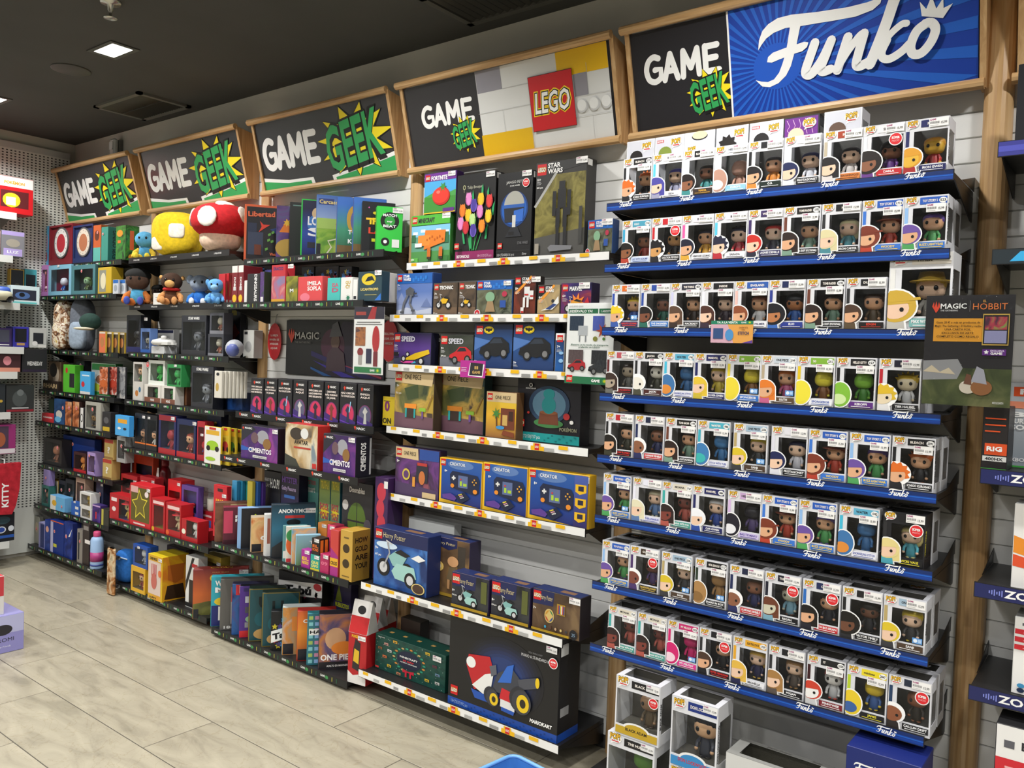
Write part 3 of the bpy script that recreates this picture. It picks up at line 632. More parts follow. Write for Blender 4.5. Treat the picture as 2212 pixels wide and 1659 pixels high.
def figure_box(loc, row, label, group, w=PW, h=PH, d=PD, rz=0):
    look, name, brand, bc, num, hair, skin, style, cloth, nb, nt_, strip, fl = [t.strip() for t in row.split('|')]
    std = (w, h, d) == (PW, PH, PD)
    if std: body, pane = (P_BODYB if 'k' in fl else P_BODY), P_PANE
    else:
        xw = .03 if 'c' in fl else .205; body, pane = pop_body(w, h, d, '#dedfe2', '#5a5750', '#cfcfd4', xw)[0], pop_pane(w, h, d, xw)
    r = link('figure_box', body, None, loc, rz); tag(r, label, 'toy box', group)
    link('window', pane, r)
    mb = MB(); F = Face(mb, (0, -.0003, 0), (1, 0, 0), (0, 0, 1), .00022)
    if 'c' not in fl: F.rect(.02*w, .20*h, .10*w, .80*h, strip)
    if bc != '-': F.rect(.36*w, .845*h, .97*w, .97*h, bc)
    lum = sum(lin(bc)[:3])/3 if bc != '-' else 1
    if brand: F.text(brand, .42*w if num else .66*w, .885*h, .042*h, ('#1a1a1e' if lum > .35 else '#f0e9e0'), .03, 0, 'l' if num else 'c', None, 0, 1, (.34 if num else .5)*w)
    if num: F.ell(.88*w, .905*h, .09*w, .05*h, '#f2f2f0', 16); F.text(num, .88*w, .885*h, .042*h, '#16161a', .03, 0, 'c', .13*w)
    pop_logo(F, .035*w, .855*h, .27*w)
    if 'c' in fl:
        mb.obj('header_print', r); mb = MB(); F.mb = mb
        F.ell(.5*w, .17*h, .30*w, .10*h, '#ecebe8', 24); F.rect(.03*w, .04*h, .97*w, .165*h, nb); F.ell(.5*w, .155*h, .26*w, .085*h, nb, 24); F.text(name, .5*w, .115*h, .045*h, nt_, .03, 0, 'c', None, 0, 1, .62*w)
    else:
        F.rect(.36*w, .055*h, .965*w, .165*h, nb); F.text(name, .665*w, .105*h, .040*h, nt_, .03, 0, 'c', None, 0, 1, .54*w); F.rect(.42*w, .072*h, .90*w, .082*h, nt_); F.k -= 1
    F.rect(.05*w, .012*h, .95*w, .020*h, '#b9b9bd')
    if 'c' not in fl: head_art(F, w, h, hair, skin, style, cloth)
    mb.obj('front_print', r)
    f = link('figure', FIGS[style], r, (.60*w, .55*d, .19*h-.008))
    k = h/PH*1.12; f.scale = (k, k, k)
    for i, c in enumerate((skin if style != 'blob' else hair, hair, cloth)):
        f.material_slots[i].link = 'OBJECT'; f.material_slots[i].material = mat(c)
    if 'h' in fl: stick(r, w-.0525, h-.0265)
    if 'w' in fl: stick(r, w-.056, .70*h)
    if 's' in fl: stick(r, w-.024, .70*h, 0, 1, SUP, 'discount_sticker')
    if 'x' in fl: stick(r, w-.033, .21*h, 0, 1, EXC, 'edition_sticker')
    if 'n' in fl:
        mb = MB(); F = Face(mb, (w+.0003, .04*d, .1*h), (0, 0, 1), (0, -1, 0), .0002)
        F = Face(mb, (w+.0003, .14*d, .04*h), (0, 0, 1), (0, -1, 0), .0002)
        F.text(name, .45*h, .02*d, .010, '#1a1a1e' if 'k' not in fl else '#e6d93a', .04, 0, 'c', None, 0, 1, .8*h); mb.obj('side_print', r)
    return r
SK, SK2, SK3 = '#dba882', '#8a5a40', '#e8c4a8'
LARA = 'dark brown long-haired head and black nameplate|LARA CROFT (POLYGONAL)|TOMB RAIDER|#17130f|1192|#2b1d18|'+SK+'|long|#7a9a86|#1a1a1c|#f0f0f0|#6b3a2a|w'
WOODY = 'brown hat and blue nameplate|WOODY|TOY STORY 5|#2458b5|1711|#7a3420|'+SK+'|hat|#b7402c|#3a74cc|#f3d24a|#3a74cc|wn'
BUZZ = 'violet capped head and yellow on blue nameplate|BUZZ LIGHTYEAR|TOY STORY 5|#2458b5|1712|#6a4f9c|'+SK+'|cap|#4fa05a|#2f6fc4|#f3d24a|#8fb8e6|w'
SANJI = 'yellow-haired head and brown nameplate|SANJI|ONE PIECE|#9fb7c9|2336|#d8bd2c|'+SK3+'|cap|#3a3a3c|#4b3a2c|#f0f0f0|#b5a06a|wx'
SNORK = 'blue and orange masked head|SNORKELING STITCH|WATER|#5aa8c6|1742|#3d72a8|#d98a3a|blob|#3d72a8|#e7e7ee|#4a5aa8|#43b7d6|w'
MOANA = 'black wavy-haired brown head and teal nameplate|MOANA WITH PUA|MOANA|#d9d2c0|1767|#2a1a1a|#7a3a30|long|#b0564a|#3a9a8a|#f0f0f0|#3aa5a0|w'
OUS = 'short-haired brown head and red nameplate|OUSMANE DEMBÉLÉ|FIFA|#1c2440||#2a1c18|'+SK2+'|bald|#2a2f5c|#c23034|#f0f0f0|#1f2a55|h'
PROT = 'navy-haired head and black nameplate|PROTAGONIST|P3R|#dcdce2||#1d2450|'+SK3+'|cap|#d8d8e0|#17171a|#f0f0f0|#d8d8e2|h'
ICHI = 'spiky orange-haired head and black nameplate|ICHIGO KUROSAKI|BLEACH|#1a1a1c|2392|#d86a22|'+SK+'|spiky|#222226|#17171a|#f0f0f0|#1a1a1c|w'
ROWS = [
 [ICHI, 'indigo long-haired head and white nameplate|EIDA|BORUTO|#e3d9e2||#4a489c|'+SK3+'|long|#9a9ab4|#e8e8ee|#303038|#5ac0dc|h',
  'black braided brown head|NAKIA|BLACK PANTHER|#17171a||#1f1614|'+SK2+'|cap|#3f8a8a|#3a2c26|#d9a53a|#cfcfe0|h', 'pinkish eared shape and pale blue nameplate|KUROMI|HELLO KITTY|#e2e6f0||#b58a78|#efe4e0|blob|#b58a78|#8ec4e2|#f0f0f0|#dcdcf0|h',
  'black-haired head and green on black nameplate|O.B.|LOKI|#17171a||#1b1718|'+SK+'|cap|#d98a3a|#17251f|#f0f0f0|#1c1c1e|h', PROT,
  'black long-haired head and orange nameplate|MARION RAVENWOOD|INDIANA|#a03a1c||#191416|'+SK3+'|long|#d8d0cc|#d9823a|#5a2a12|#b8ac94|h', 'black curly brown head and red nameplate|DARLA|SHAZAM!|#e6e2e2||#1d1512|'+SK2+'|afro|#6a3a8a|#c2242c|#f0f0f0|#d8dce4|hs',
  'yellow and red hooded head and navy nameplate|IRON GWEN|MARVEL|#20245c||#d99a2a|#e0b03a|cap|#a82a2a|#20245c|#f0f0f0|#20245c|hn'],
 ['black-haired brown head and pale blue nameplate|LILO WITH SCRUMP|LILO|#4a9ab4|1743|#17130f|#8a5636|cap|#b5402c|#c9d6ee|#3a4a8a|#3aa0c8|w', 'black spiky bearded head and black nameplate|DOCTOR PSYCHO|DC|#c2242c||#161214|#c9955a|spiky|#222|#17171a|#f0f0f0|#c2242c|hs'.replace('#222|', '#222226|'),
  'black bowl-cut head and white nameplate|HIMAWARI UZUMAKI|BORUTO|#e3d9e2||#1a1c30|'+SK+'|cap|#d9a53a|#ececf0|#303038|#e05aa0|h', 'navy-haired head and white nameplate|SARADA|BORUTO|#e3d9e2||#23243a|'+SK3+'|spiky|#b5303a|#ececf0|#303038|#5ac0dc|h',
  'red-haired head and indigo nameplate|AGNES DEMILLE|WEDNESDAY|#3a2a5c||#c22c22|'+SK3+'|cap|#2a2a3c|#33305c|#f0f0f0|#3c2a60|h', LARA,
  'pale blond head and black nameplate|SHARON CARTER|MARVEL|#1a1a1c||#d9cfa0|'+SK3+'|long|#4a8a94|#17171a|#f0f0f0|#2a2a2c|h', WOODY, BUZZ.replace('1712', '523').replace('#8fb8e6|w', '#8fb8e6|wn')],
 ['spiky yellow-haired head and navy nameplate|NARUTO UZUMAKI|NARUTO|#d86a22||#e6c72a|'+SK+'|spiky|#3a5aa8|#23305c|#e04a3a|#2a4aa8|hx', 'black-haired brown head and blue nameplate|THE ENGINEER|STAR|#2a4a9c||#1c1614|#7a4a34|cap|#2a6a5a|#2f74c4|#f0f0f0|#2a4a9c|h',
  'brown long-haired bearded head and black nameplate|R.J. MACREADY|THE THING|#2a2c3a|1850|#5a4232|'+SK+'|long|#3a2c26|#17171a|#f0f0f0|#c9c9e6|w', 'brown long-haired head behind the orange shelf card|PHOEBE|INSIDE|#1a1a1c||#4a2a20|'+SK3+'|long|#3a2c3a|#ececf0|#303038|#e6e6ee|w',
  'auburn-haired head and white nameplate|COLE PALMER|ENGLAND|#2f5aa8||#8a4a2c|'+SK+'|cap|#f0f0f0|#ececf0|#22305c|#e3b9b0|w', 'black-haired eye-patched head and blue nameplate|ELIO|elio|#1f2a55||#17171c|#b5764a|afro|#3a6ab8|#2a3a8c|#f0f0f0|#2a3a8c|h', LARA,
  'brown-haired head and black red-lettered nameplate|EDGIN|DUNGEONS|#1a1a1c||#4a3426|'+SK+'|cap|#5a4a34|#1a1414|#d9402c|#2c2c2e|h'],
 ['grey-brown head and red on black nameplate|GUNDERSON|ZOMBIE|#b5505a||#3a2a24|#a89a86|long|#6a6a64|#17171a|#c23034|#5a1a1a|h', 'pale masked bald head and brown nameplate|JASON|JASON|#1a1a1c|2033|#e6e2d6|#e6e2d6|bald|#4a4a3c|#4a2420|#f0f0f0|#1c1c1e|w', SNORK,
  'blond bobbed head and navy nameplate|WOLVER-GWEN|MARVEL|#20245c|1467|#e0bf3a|'+SK3+'|long|#c9b43a|#20245c|#f0f0f0|#20245c|w', 'plain yellow shape and blue nameplate|SPONGEBOB|50|#7fae3a|2312|#e6d23a|#e6d23a|blob|#8a5a2c|#2f6fc4|#f0f0f0|#e6d23a|wx',
  'orange-haired head and brown nameplate|LILITH|ONE PIECE|#c9d3dc|2149|#dc7a2a|'+SK+'|long|#c2608a|#5a4632|#f0f0f0|#b5a58a|wx', 'plain yellow shape and white nameplate|SPONGEBOB|50|#7fae3a|2313|#e8da3c|#e8da3c|blob|#8a5a2c|#ececf0|#3a5aa8|#e0c020|w',
  'plain green shape and purple nameplate|KEROPPI|HELLO KITTY|#1a1a1c|157|#7fb83a|#c9e0a0|blob|#4a8a34|#5a2a7c|#f0f0f0|#1c1c1e|w', 'yellow spiky masked head and black nameplate|TIER HALIBEL|BLEACH|#1a1a2c||#d9b52c|#e0d0b0|spiky|#dcdcdc|#17171a|#f0f0f0|#b5202c|h'],
 ['black-haired red-banded head and black nameplate|JOHN RAMBO|RAMBO|#b5202c||#17130f|'+SK+'|long|#3a3a2c|#17171a|#d9302c|#17171a|h', OUS, LARA, 'plain blue shape and white nameplate|STITCH WITH TUBE|WATER|#4aa8bc|1985|#3d7ab0|#3ab0ac|blob|#3d7ab0|#e7e7ee|#4a5aa8|#3aa5b8|w', SANJI, PROT,
  WOODY, BUZZ, ICHI.replace('#1a1a1c|w', '#1a1a1c|wn')],
 [BUZZ.replace('|w', '|wx').replace('yellow on blue', 'yellow-lit'), 'pale blond long-haired head and lilac nameplate|MOTHER & FRANKLIN|TOON|#e3e3ee||#e0d9b8|'+SK3+'|long|#5a7aa8|#d9d9ee|#4a5aa8|#e6e6f2|h', MOANA, 'white-hooded head and navy nameplate|CAP-GWEN|MARVEL|#20245c|1486|#eceef2|'+SK3+'|cap|#2a4a9c|#20245c|#f0f0f0|#20245c|',
  'plain black shape and lilac checked nameplate|BADTZ-MARU|HELLO KITTY|#c9a8d0||#1c1a26|#e6e6ea|blob|#5a4a7a|#cfc4e6|#5a4a9c|#d0b4dc|h', WOODY, BUZZ, SNORK, 'wavy blond head in black box with yellow letters|VICKI VALE|1989|#1a1a1c||#e0cf8a|'+SK3+'|long|#4aa0b0|#17171a|#e6d93a|#2a2a2c|hskn'],
 [BUZZ, 'bald brown head and purple trim|THE HIGH EVOLUTIONARY|GUARDIANS|#3a2a1c||#7a4436|#7a4436|bald|#4a3468|#17171a|#e3c05a|#4a2f66|hs', SANJI, 'plain cardboard shape and black nameplate|SNAKE IN BOX|METAL GEAR SOLID|#17171a|1117|#a87f4c|#8a6638|blob|#a87f4c|#17171a|#f0f0f0|#2a3a2c|wx', OUS,
  'brown long-haired pale head and black nameplate|REGAN|THE EXORCIST|#1c1c2c||#6a3a26|#c9c4ac|long|#7aa5b8|#17171a|#f0f0f0|#1c1c2c|hs', 'black long-haired head and red nameplate|RUTH BAT-SERAPH|CAPTAIN|#1f2a55||#17130f|'+SK+'|long|#23232c|#c2242c|#f0f0f0|#2a6ab8|hs',
  'black afro head with round glasses|VICTOR TIMELY|LOKI|#1a1a1c||#15120f|#6a4430|afro|#26262a|#17171a|#f0f0f0|#1c1c1e|h', SANJI.replace('#b5a06a|wx', '#b5a06a|hxn')],
 [MOANA, MOANA, 'magenta hooded shape and pink nameplate|MY MELODY|MY MELODY|#c2246a|102|#d0206c|#f0d0da|blob|#d0206c|#d8328c|#f0f0f0|#d0206c|wx', 'brown receding-haired head and red lettering|PETER VENKMAN|GHOST|#1a1a1c||#4a3426|'+SK+'|cap|#1c1c1e|#1a1414|#d9302c|#2c2c2e|hs',
  'curly blond head and white nameplate|MICHELLE|ELECTRIC STATE|#e0a52c|1739|#e0b54a|'+SK3+'|long|#2a2a4c|#e6e6ea|#2a2a2c|#e0a52c|', 'light brown long-haired head and black nameplate|M3GAN|M3GAN|#1c1c1e||#a57a44|'+SK3+'|long|#5a5048|#17171a|#f0f0f0|#2c2c2e|h',
  'white-faced red-haired head and crimson nameplate|PENNYWISE|IT|#1a1a1c|2030|#c9402c|#eceae6|cap|#c9c9c9|#7a1a24|#f0f0f0|#3a1418|w', 'plain yellow and blue shape|JAMES|minions|#e6d22a|2047|#e6c72a|#3a5f9c|blob|#3a5f9c|#17171a|#e6d93a|#b5cc2c|w',
  'bald brown head and navy trim|CALLUM DRIFT|RED|#1f2a3c||#8a5234|#8a5234|bald|#2a2420|#17171a|#f0f0f0|#1f3a5c|hs'],
]
LEFT = [
 ('F', [(248, 630), (578, 590), (905, 540), (1262, 478), (1640, 430), (2050, 372)], 'd', [(1118, 715), (1335, 690), (1562, 655)]),
 ('u', [(148, 205), (318, 190), (492, 172), (678, 155), (873, 135), (1077, 112), (1297, 92), (1530, 72), (1770, 45)], None, None),
 ('u', [(88, 590), (255, 580), (425, 572), (600, 562), (795, 552), (993, 542), (1210, 530), (1437, 520)], None, None),
 ('u', [(58, 958), (207, 962), (370, 962), (547, 965), (738, 968), (942, 972), (1155, 975), (1380, 978), (1626, 982)], None, None),
 ('v', [(105, 490), (275, 508), (452, 520), (635, 535), (842, 550), (1060, 575), (1275, 592), (1510, 610), (1755, 635)], None, None),
 ('v', [(92, 838), (262, 858), (430, 885), (605, 908), (808, 938), (1005, 962), (1218, 992), (1450, 1030), (1703, 1072)], None, None),
 ('w', [(85, 285), (247, 315), (427, 345), (620, 382), (820, 425), (1022, 465), (1240, 505), (1468, 550), (1706, 605)], None, None),
 ('w', [(122, 660), (290, 700), (463, 745), (645, 790), (838, 838), (1045, 893), (1265, 948), (1495, 1005), (1735, 1075)], None, None)]
cnt = ['eighth', 'seventh', 'sixth', 'fifth', 'fourth', 'third', 'second', 'first']
num = ['ninth', 'eighth', 'seventh', 'sixth', 'fifth', 'fourth', 'third', 'second', 'first']
for i, (row, (ck, L1, ck2, L2)) in enumerate(zip(ROWS, LEFT)):
    D, z, sx0, sx1 = SH['F%d' % (i+1)]
    pts = [C(ck, *q) for q in L1]+([C(ck2, *q) for q in L2] if L2 else [])
    Df = D+.008
    xs = [x_at(p_[0], Df, z+PH) for p_ in pts]
    for j in range(1, len(xs)):
        if xs[j] < xs[j-1]+PW+.0008: xs[j] = xs[j-1]+PW+.0008
    for j, (rw, x) in enumerate(zip(row, xs)):
        look = rw.split('|')[0]; n_ = num[j] if i != 2 else num[j]
        words = ('window box with %s, %s from the oak post on %s blue-edged shelf' % (look, n_, ordn[i])).split()
        if len(words) > 16: words = ('box with %s, %s from oak post on %s blue shelf' % (look, n_, ordn[i])).split()
        if len(words) > 16: words = ('%s, %s from oak post, %s blue shelf' % (look, n_, ordn[i])).split()
        if len(words) > 16: words = ('%s, %s from post, %s blue shelf' % (look.replace('in a ', 'in '), n_, ordn[i])).split()
        figure_box((x, Df-2.9, z), rw, ' '.join(words), 'window figure boxes on the blue shelves')
    # rear row: same kind of box seen only by its top and end
    if i == 0: continue
    for j, x in enumerate(xs):
        mb_o = link('figure_box', P_BODY, None, (x+.001, Df-2.9+PD+.012+(.1 if i % 2 else .09)*0, z))
        tag(mb_o, 'pale figure box in the rear row of the %s blue-edged shelf' % ordn[i], 'toy box', 'rear row figure boxes')
        link('window', P_PANE, mb_o)
        mb = MB(); F = Face(mb, (0, 0, PH+.0002), (1, 0, 0), (0, 1, 0), .0002); pop_logo(F, .035, .035, .045); mb.obj('top_print', mb_o)
# third shelf: bigger box with a crowned figure
D, z, sx0, sx1 = SH['F3']; a = C('u', 1688, 447); x = x_at(a[0], D+.006, z+.222)
figure_box((x, D+.006-2.9, z), 'crown|MAX WITH SCEPTER|WHERE THE|#e3dcd0||#c9a53a|'+SK3+'|hat|#b9b6ae|#7ab0ac|#f0f0f0|#e6e6e2|hn', 'large window box with gold-crowned figure beside the black poster holder', None, .166, .226, .12)
# top shelf: taller rear boxes standing on flat ones, backs turned to the front
D, z, sx0, sx1 = SH['F1']; z1 = z+.0905
BK = [('black curly hair', '#1c1816', None, (285, 410)), ('green head', '#7a8a3a', '#c23a3a', (602, 360)), ('upside-down pale mask', '#e6dca8', None, (930, 300)), ('black spiky hair', '#1d1816', None, (1287, 240)), ('black afro', '#181616', '#c23a3a', (1660, 188)), ('purple lightning print', '#e0c4a8', 'p', (2036, 150))]
def back_box(x, nm, hair, br, lab, wd=PW):
    y = D-2.9+PD+.02
    o = link('figure_box', P_BODYB if br == 'p' else P_BODY, None, (x, y, z1)); tag(o, lab, 'toy box', 'upper rear figure boxes')
    mb = MB(); F = Face(mb, (0, -.0003, 0), (1, 0, 0), (0, 0, 1), .00025)
    F.rect(.004, .004, PW-.004, PH-.004, '#6a1f86' if br == 'p' else '#c9cad2')
    if br == 'p':
        for q in range(5): F.stroke([(.01+.02*q, .15), (.02+.018*q, .13), (.012+.02*q, .118), (.024+.018*q, .10)], .0015, '#e6b8d8')
    elif br: F.rect(.008, PH-.022, .035, PH-.012, br); F.text('MARVEL', .0215, PH-.020, .006, WHITE, .03, 0, 'c', .024)
    if 'upside' in nm: F.ell(.058, .142, .03, .014, '#26222a', 16); F.ell(.058, .146, .028, .014, hair, 16); pop_logo(F, .012, .085, .036)
    else:
        pop_logo(F, PW-.052, PH-.040, .042); F.ell(.042, .098, .026, .024, hair, 18)
        if 'spiky' in nm: F.star(.042, .10, .034, 9, hair, .7)
    mb.obj('back_print', o)
    u = link('figure_box', P_BODY, None, (x, y, z)); u.rotation_euler = (math.radians(90), 0, 0); u.location = (x, y+PH, z); u.scale = (1, 1, 1)
    u.rotation_euler = (math.radians(-90), 0, 0); u.location = (x, y, z+PD)
    tag(u, 'figure box lying flat under the rear row of the top blue shelf', 'toy box', 'flat rear boxes on the top shelf')
prev = -9
for nm, hair, br, q in BK:
    x = x_at(C('F', *q)[0], D+PD+.02, z1+PH); x = max(x, prev+PW+.001); prev = x
    back_box(x, nm, hair, br, 'back of figure box with %s, upper rear row by sign' % nm)
x = max(x_at(C('d', 1120, 590)[0], D+PD+.02, z1+PH), prev+PW+.004); back_box(x, 'brown short hair', '#5a4030', None, 'back of figure box with brown short hair, upper rear row')

# ------------------------------------------------------------------ printed boxes in general
def place(key, ck, xl, yt, xr, sb=.01, z0=None, w=None):      # from the front face's upper corners to world: x, y, z, w, h
    D, z, _a, _b = SH[key]; D += sb
    if z0 is not None: z = z0
    p_ = at(*C(ck, xl, yt), D); h = p_.z-z
    if w is None: w = x_at(C(ck, xr, 0)[0], D, p_.z)-p_.x
    return p_.x, D-2.9, z, w, h
REG = []
def foot(x, y, w, d, rz=0):
    c, s_ = math.cos(rz), math.sin(rz); return [(x+a*c-b*s_, y+a*s_+b*c) for a, b in ((0, 0), (w, 0), (w, d), (0, d))]
def sep(A, B, eps=-.0022):
    for P in (A, B):
        for i in range(len(P)):
            ex, ey = P[i][0]-P[i-1][0], P[i][1]-P[i-1][1]; l = math.hypot(ex, ey) or 1; nx, ny = -ey/l, ex/l
            a = [nx*q[0]+ny*q[1] for q in A]; b = [nx*q[0]+ny*q[1] for q in B]
            if max(a) <= min(b)+eps or max(b) <= min(a)+eps: return True
    return False
def free(P, z0, z1): return all(z1 <= r[2]-.0+.0004 or z0 >= r[3]-.0004 or z1 <= r[1]+.0004 or sep(P, r[0]) for r in [(q[0], q[1], q[1], q[2]) for q in REG])
def reg(x, y, w, d, z0, z1, rz=0): REG.append((foot(x, y, w, d, rz), z0, z1))
def fit(key, ck, xl, yt, xr, d, sb=.01, z0=None, w=None, h=None, rz=0):     # find a clear spot that still shows where the photo shows it
    best = None; D0 = SH[key][0]; room = 2.9-D0-.006
    for k in range(0, 34):
        s1 = sb+.008*k
        if s1 > room-.008: break
        x, y, z, ww, hh = place(key, ck, xl, yt, xr, s1, z0, w); hh = h or hh
        if x < -6.49: ww -= -6.49-x; x = -6.49
        for dd in (d, d*.7, d*.45, .014, .008):
            if rz == 0: dd = min(dd, -.005-y)
            if dd < .006: continue
            if best is None: best = (x, y, z, ww, hh, dd)
            if free(foot(x, y, ww, dd, rz), z, z+hh): reg(x, y, ww, dd, z, z+hh, rz); return x, y, z, ww, hh, dd
    x, y, z, ww, hh, dd = best; reg(x, y, ww, dd, z, z+hh, rz); return best
def carton(name, label, cat, group, loc, w, h, d, body, draw=None, top=None, side=None, rz=0, tilt=0, part='front_print', lift=.00025):
    mb = MB(); body = mat(body) if isinstance(body, str) else body
    mb.rbox(0, w, 0, d, 0, h, body, min(.0015, d/4)); r = mb.obj(name, None, loc, rz)
    if tilt: r.rotation_euler = (tilt, 0, rz)
    tag(r, label, cat, group)
    if draw:
        mb = MB(); F = Face(mb, (0, 0, 0), (1, 0, 0), (0, 0, 1), lift); draw(F, w, h)
        if mb.f: mb.obj(part, r)
    if top:
        mb = MB(); top(Face(mb, (0, 0, h), (1, 0, 0), (0, 1, 0), lift), w, d)
        if mb.f: mb.obj('top_print', r)
    if side:
        mb = MB(); side(Face(mb, (w, 0, 0), (0, 1, 0), (0, 0, 1), lift), d, h)
        if mb.f: mb.obj('side_print', r)
    return r
# ------------------------------------------------------------------ brick toy boxes
def lh(F, w, h, theme, tc=WHITE, s=None, age=None, pcs=None, tw=None, hb=None):
    s = s or min(.036, .2*h)
    if hb: F.rect(.0015, h-s-.016, w-.0015, h-.0015, hb)
    lego_sq(F, .008, h-s-.007, s)
    if theme:
        ln = theme.split('/'); n = len(ln)
        for k, t in enumerate(ln): F.text(t, .008+s+.008, h-.007-s*(k+1)/n+s*.08, s*(.62 if n == 1 else .40), tc, .03, 0, 'l', None, 0, 1, tw or w*.45)
    if age: F.text(age, .009, h-s-.030, .010, WHITE, .02, 0, 'l'); [F.rect(.009, h-s-.036-.005*k, .009+.02+.004*(k % 2), h-s-.0345-.005*k, '#c9c9c9') for k in range(3)]
    if pcs: F.text(pcs, .009, h-s-.062, .007, WHITE, .02, 0, 'l')
def wheel(F, x, y, r, hub='#c9c9c9'): F.ell(x, y, r, r, '#151517', 22); F.ell(x, y, r*.62, r*.62, hub, 16); F.ell(x, y, r*.2, r*.2, '#333', 8) if False else None
def bike(F, x, y, s, c, side=None):
    wheel(F, x, y, .26*s); wheel(F, x+.95*s, y-.02*s, .28*s)
    F.stroke([(x, y), (x+.25*s, y+.45*s), (x+.15*s, y+.75*s)], .06*s, '#9a9a9c'); F.poly([(x+.2*s, y+.35*s), (x+.5*s, y+.55*s), (x+.95*s, y+.42*s), (x+.75*s, y+.12*s), (x+.4*s, y+.1*s)], c)
    F.poly([(x+.45*s, y+.5*s), (x+.9*s, y+.42*s), (x+1.1*s, y+.5*s), (x+.7*s, y+.62*s)], '#1c1c1e'); F.stroke([(x+.1*s, y+.8*s), (x+.35*s, y+.72*s)], .04*s, '#c9c9c9')
    if side: F.poly([(x+.35*s, y-.05*s), (x+.55*s, y+.2*s), (x+1.25*s, y+.18*s), (x+1.35*s, y-.12*s), (x+.9*s, y-.28*s), (x+.5*s, y-.25*s)], side); wheel(F, x+1.1*s, y-.2*s, .22*s)
def car(F, x, y, s, c, glass='#23272e', hub='#777'):
    hub = '#777777'
    F.poly([(x, y+.05*s), (x+.03*s, y+.22*s), (x+.3*s, y+.34*s), (x+.5*s, y+.52*s), (x+.8*s, y+.52*s), (x+1.05*s, y+.36*s), (x+1.08*s, y+.1*s), (x+.6*s, y-.02*s)], c)
    F.poly([(x+.36*s, y+.34*s), (x+.52*s, y+.48*s), (x+.76*s, y+.48*s), (x+.84*s, y+.36*s)], glass)
    wheel(F, x+.28*s, y+.03*s, .14*s, hub); wheel(F, x+.88*s, y+.08*s, .14*s, hub); F.poly([(x, y+.05*s), (x+.2*s, y), (x+.2*s, y+.09*s), (x, y+.13*s)], '#1a1a1c')
def rays(F, x, y, r, c, n=12):
    F.star(x, y, r, n, c, .55)
def d_tomato(F, w, h):
    F.rect(.002, .002, w-.002, h*.42, '#3f8a34'); F.rect(.002, h*.42, w-.002, h*.80, '#4aa3d8'); F.poly([(.002, h*.42), (.3*w, h*.52), (.6*w, h*.44), (w-.002, h*.55), (w-.002, h*.40)], '#4a9a4a')
    F.rect(.002, h*.80, w-.002, h-.002, '#6a2f8c'); lh(F, w, h, 'FORTNITE', s=.03, tw=w*.5); F.ell(.55*w, .42*h, .27*w, .22*h, '#b8251c', 26); F.ell(.53*w, .44*h, .25*w, .19*h, '#d8382a', 26); F.ell(.46*w, .52*h, .06*w, .04*h, '#ec7a6a', 14)
    F.star(.6*w, .64*h, .12*w, 6, '#3c8a3a', .4); F.rect(.002, .002, w-.002, h*.04, '#e3b52c'); F.rect(.62*w, .03*h, .96*w, .12*h, '#5a2a7c')
def d_fox(F, w, h):
    F.rect(.002, .002, w-.002, h*.76, '#5f9a82'); F.rect(.002, .002, w-.002, h*.25, '#4f8f4a'); F.rect(.002, h*.55, w-.002, h*.78, '#7ec0e0')
    for k in range(5): F.rect(w*(.05+.2*k), h*(.60+.04*(k % 2)), w*(.17+.2*k), h*(.66+.04*(k % 2)), '#f0f4f6')
    for x0, y0, x1, y1, c in ((.02, .45, .12, .6, '#2f6a44'), (.85, .4, .97, .62, '#2f6a44'), (.7, .02, .97, .15, '#3a7a3a'), (.02, .02, .2, .12, '#5fb04a')): F.rect(x0*w, y0*h, x1*w, y1*h, c)
    F.rect(.002, h*.79, w-.002, h-.002, '#4fae3a'); lh(F, w, h, 'MINECRAFT', tc='#3a3a3a', s=.032, tw=w*.42)
    F.poly([(.35*w, .28*h), (.88*w, .42*h), (.9*w, .66*h), (.38*w, .68*h)], '#dc7a26'); F.poly([(.2*w, .36*h), (.5*w, .36*h), (.52*w, .58*h), (.2*w, .58*h)], '#e88a34'); F.rect(.12*w, .34*h, .3*w, .42*h, '#f0eeea')
    for k in range(7): F.rect(w*(.42+.065*k), h*(.46+.03*(k % 3)), w*(.45+.065*k), h*(.5+.03*(k % 3)), '#b85a18')
    for x in (.45, .75): F.rect(x*w, .08*h, (x+.09)*w, .32*h, '#c86a20'); F.rect(x*w, .08*h, (x+.09)*w, .13*h, '#3a2a20')
    F.text('10+', .04*w, .06*h, .010, WHITE, .02, 0, 'l')
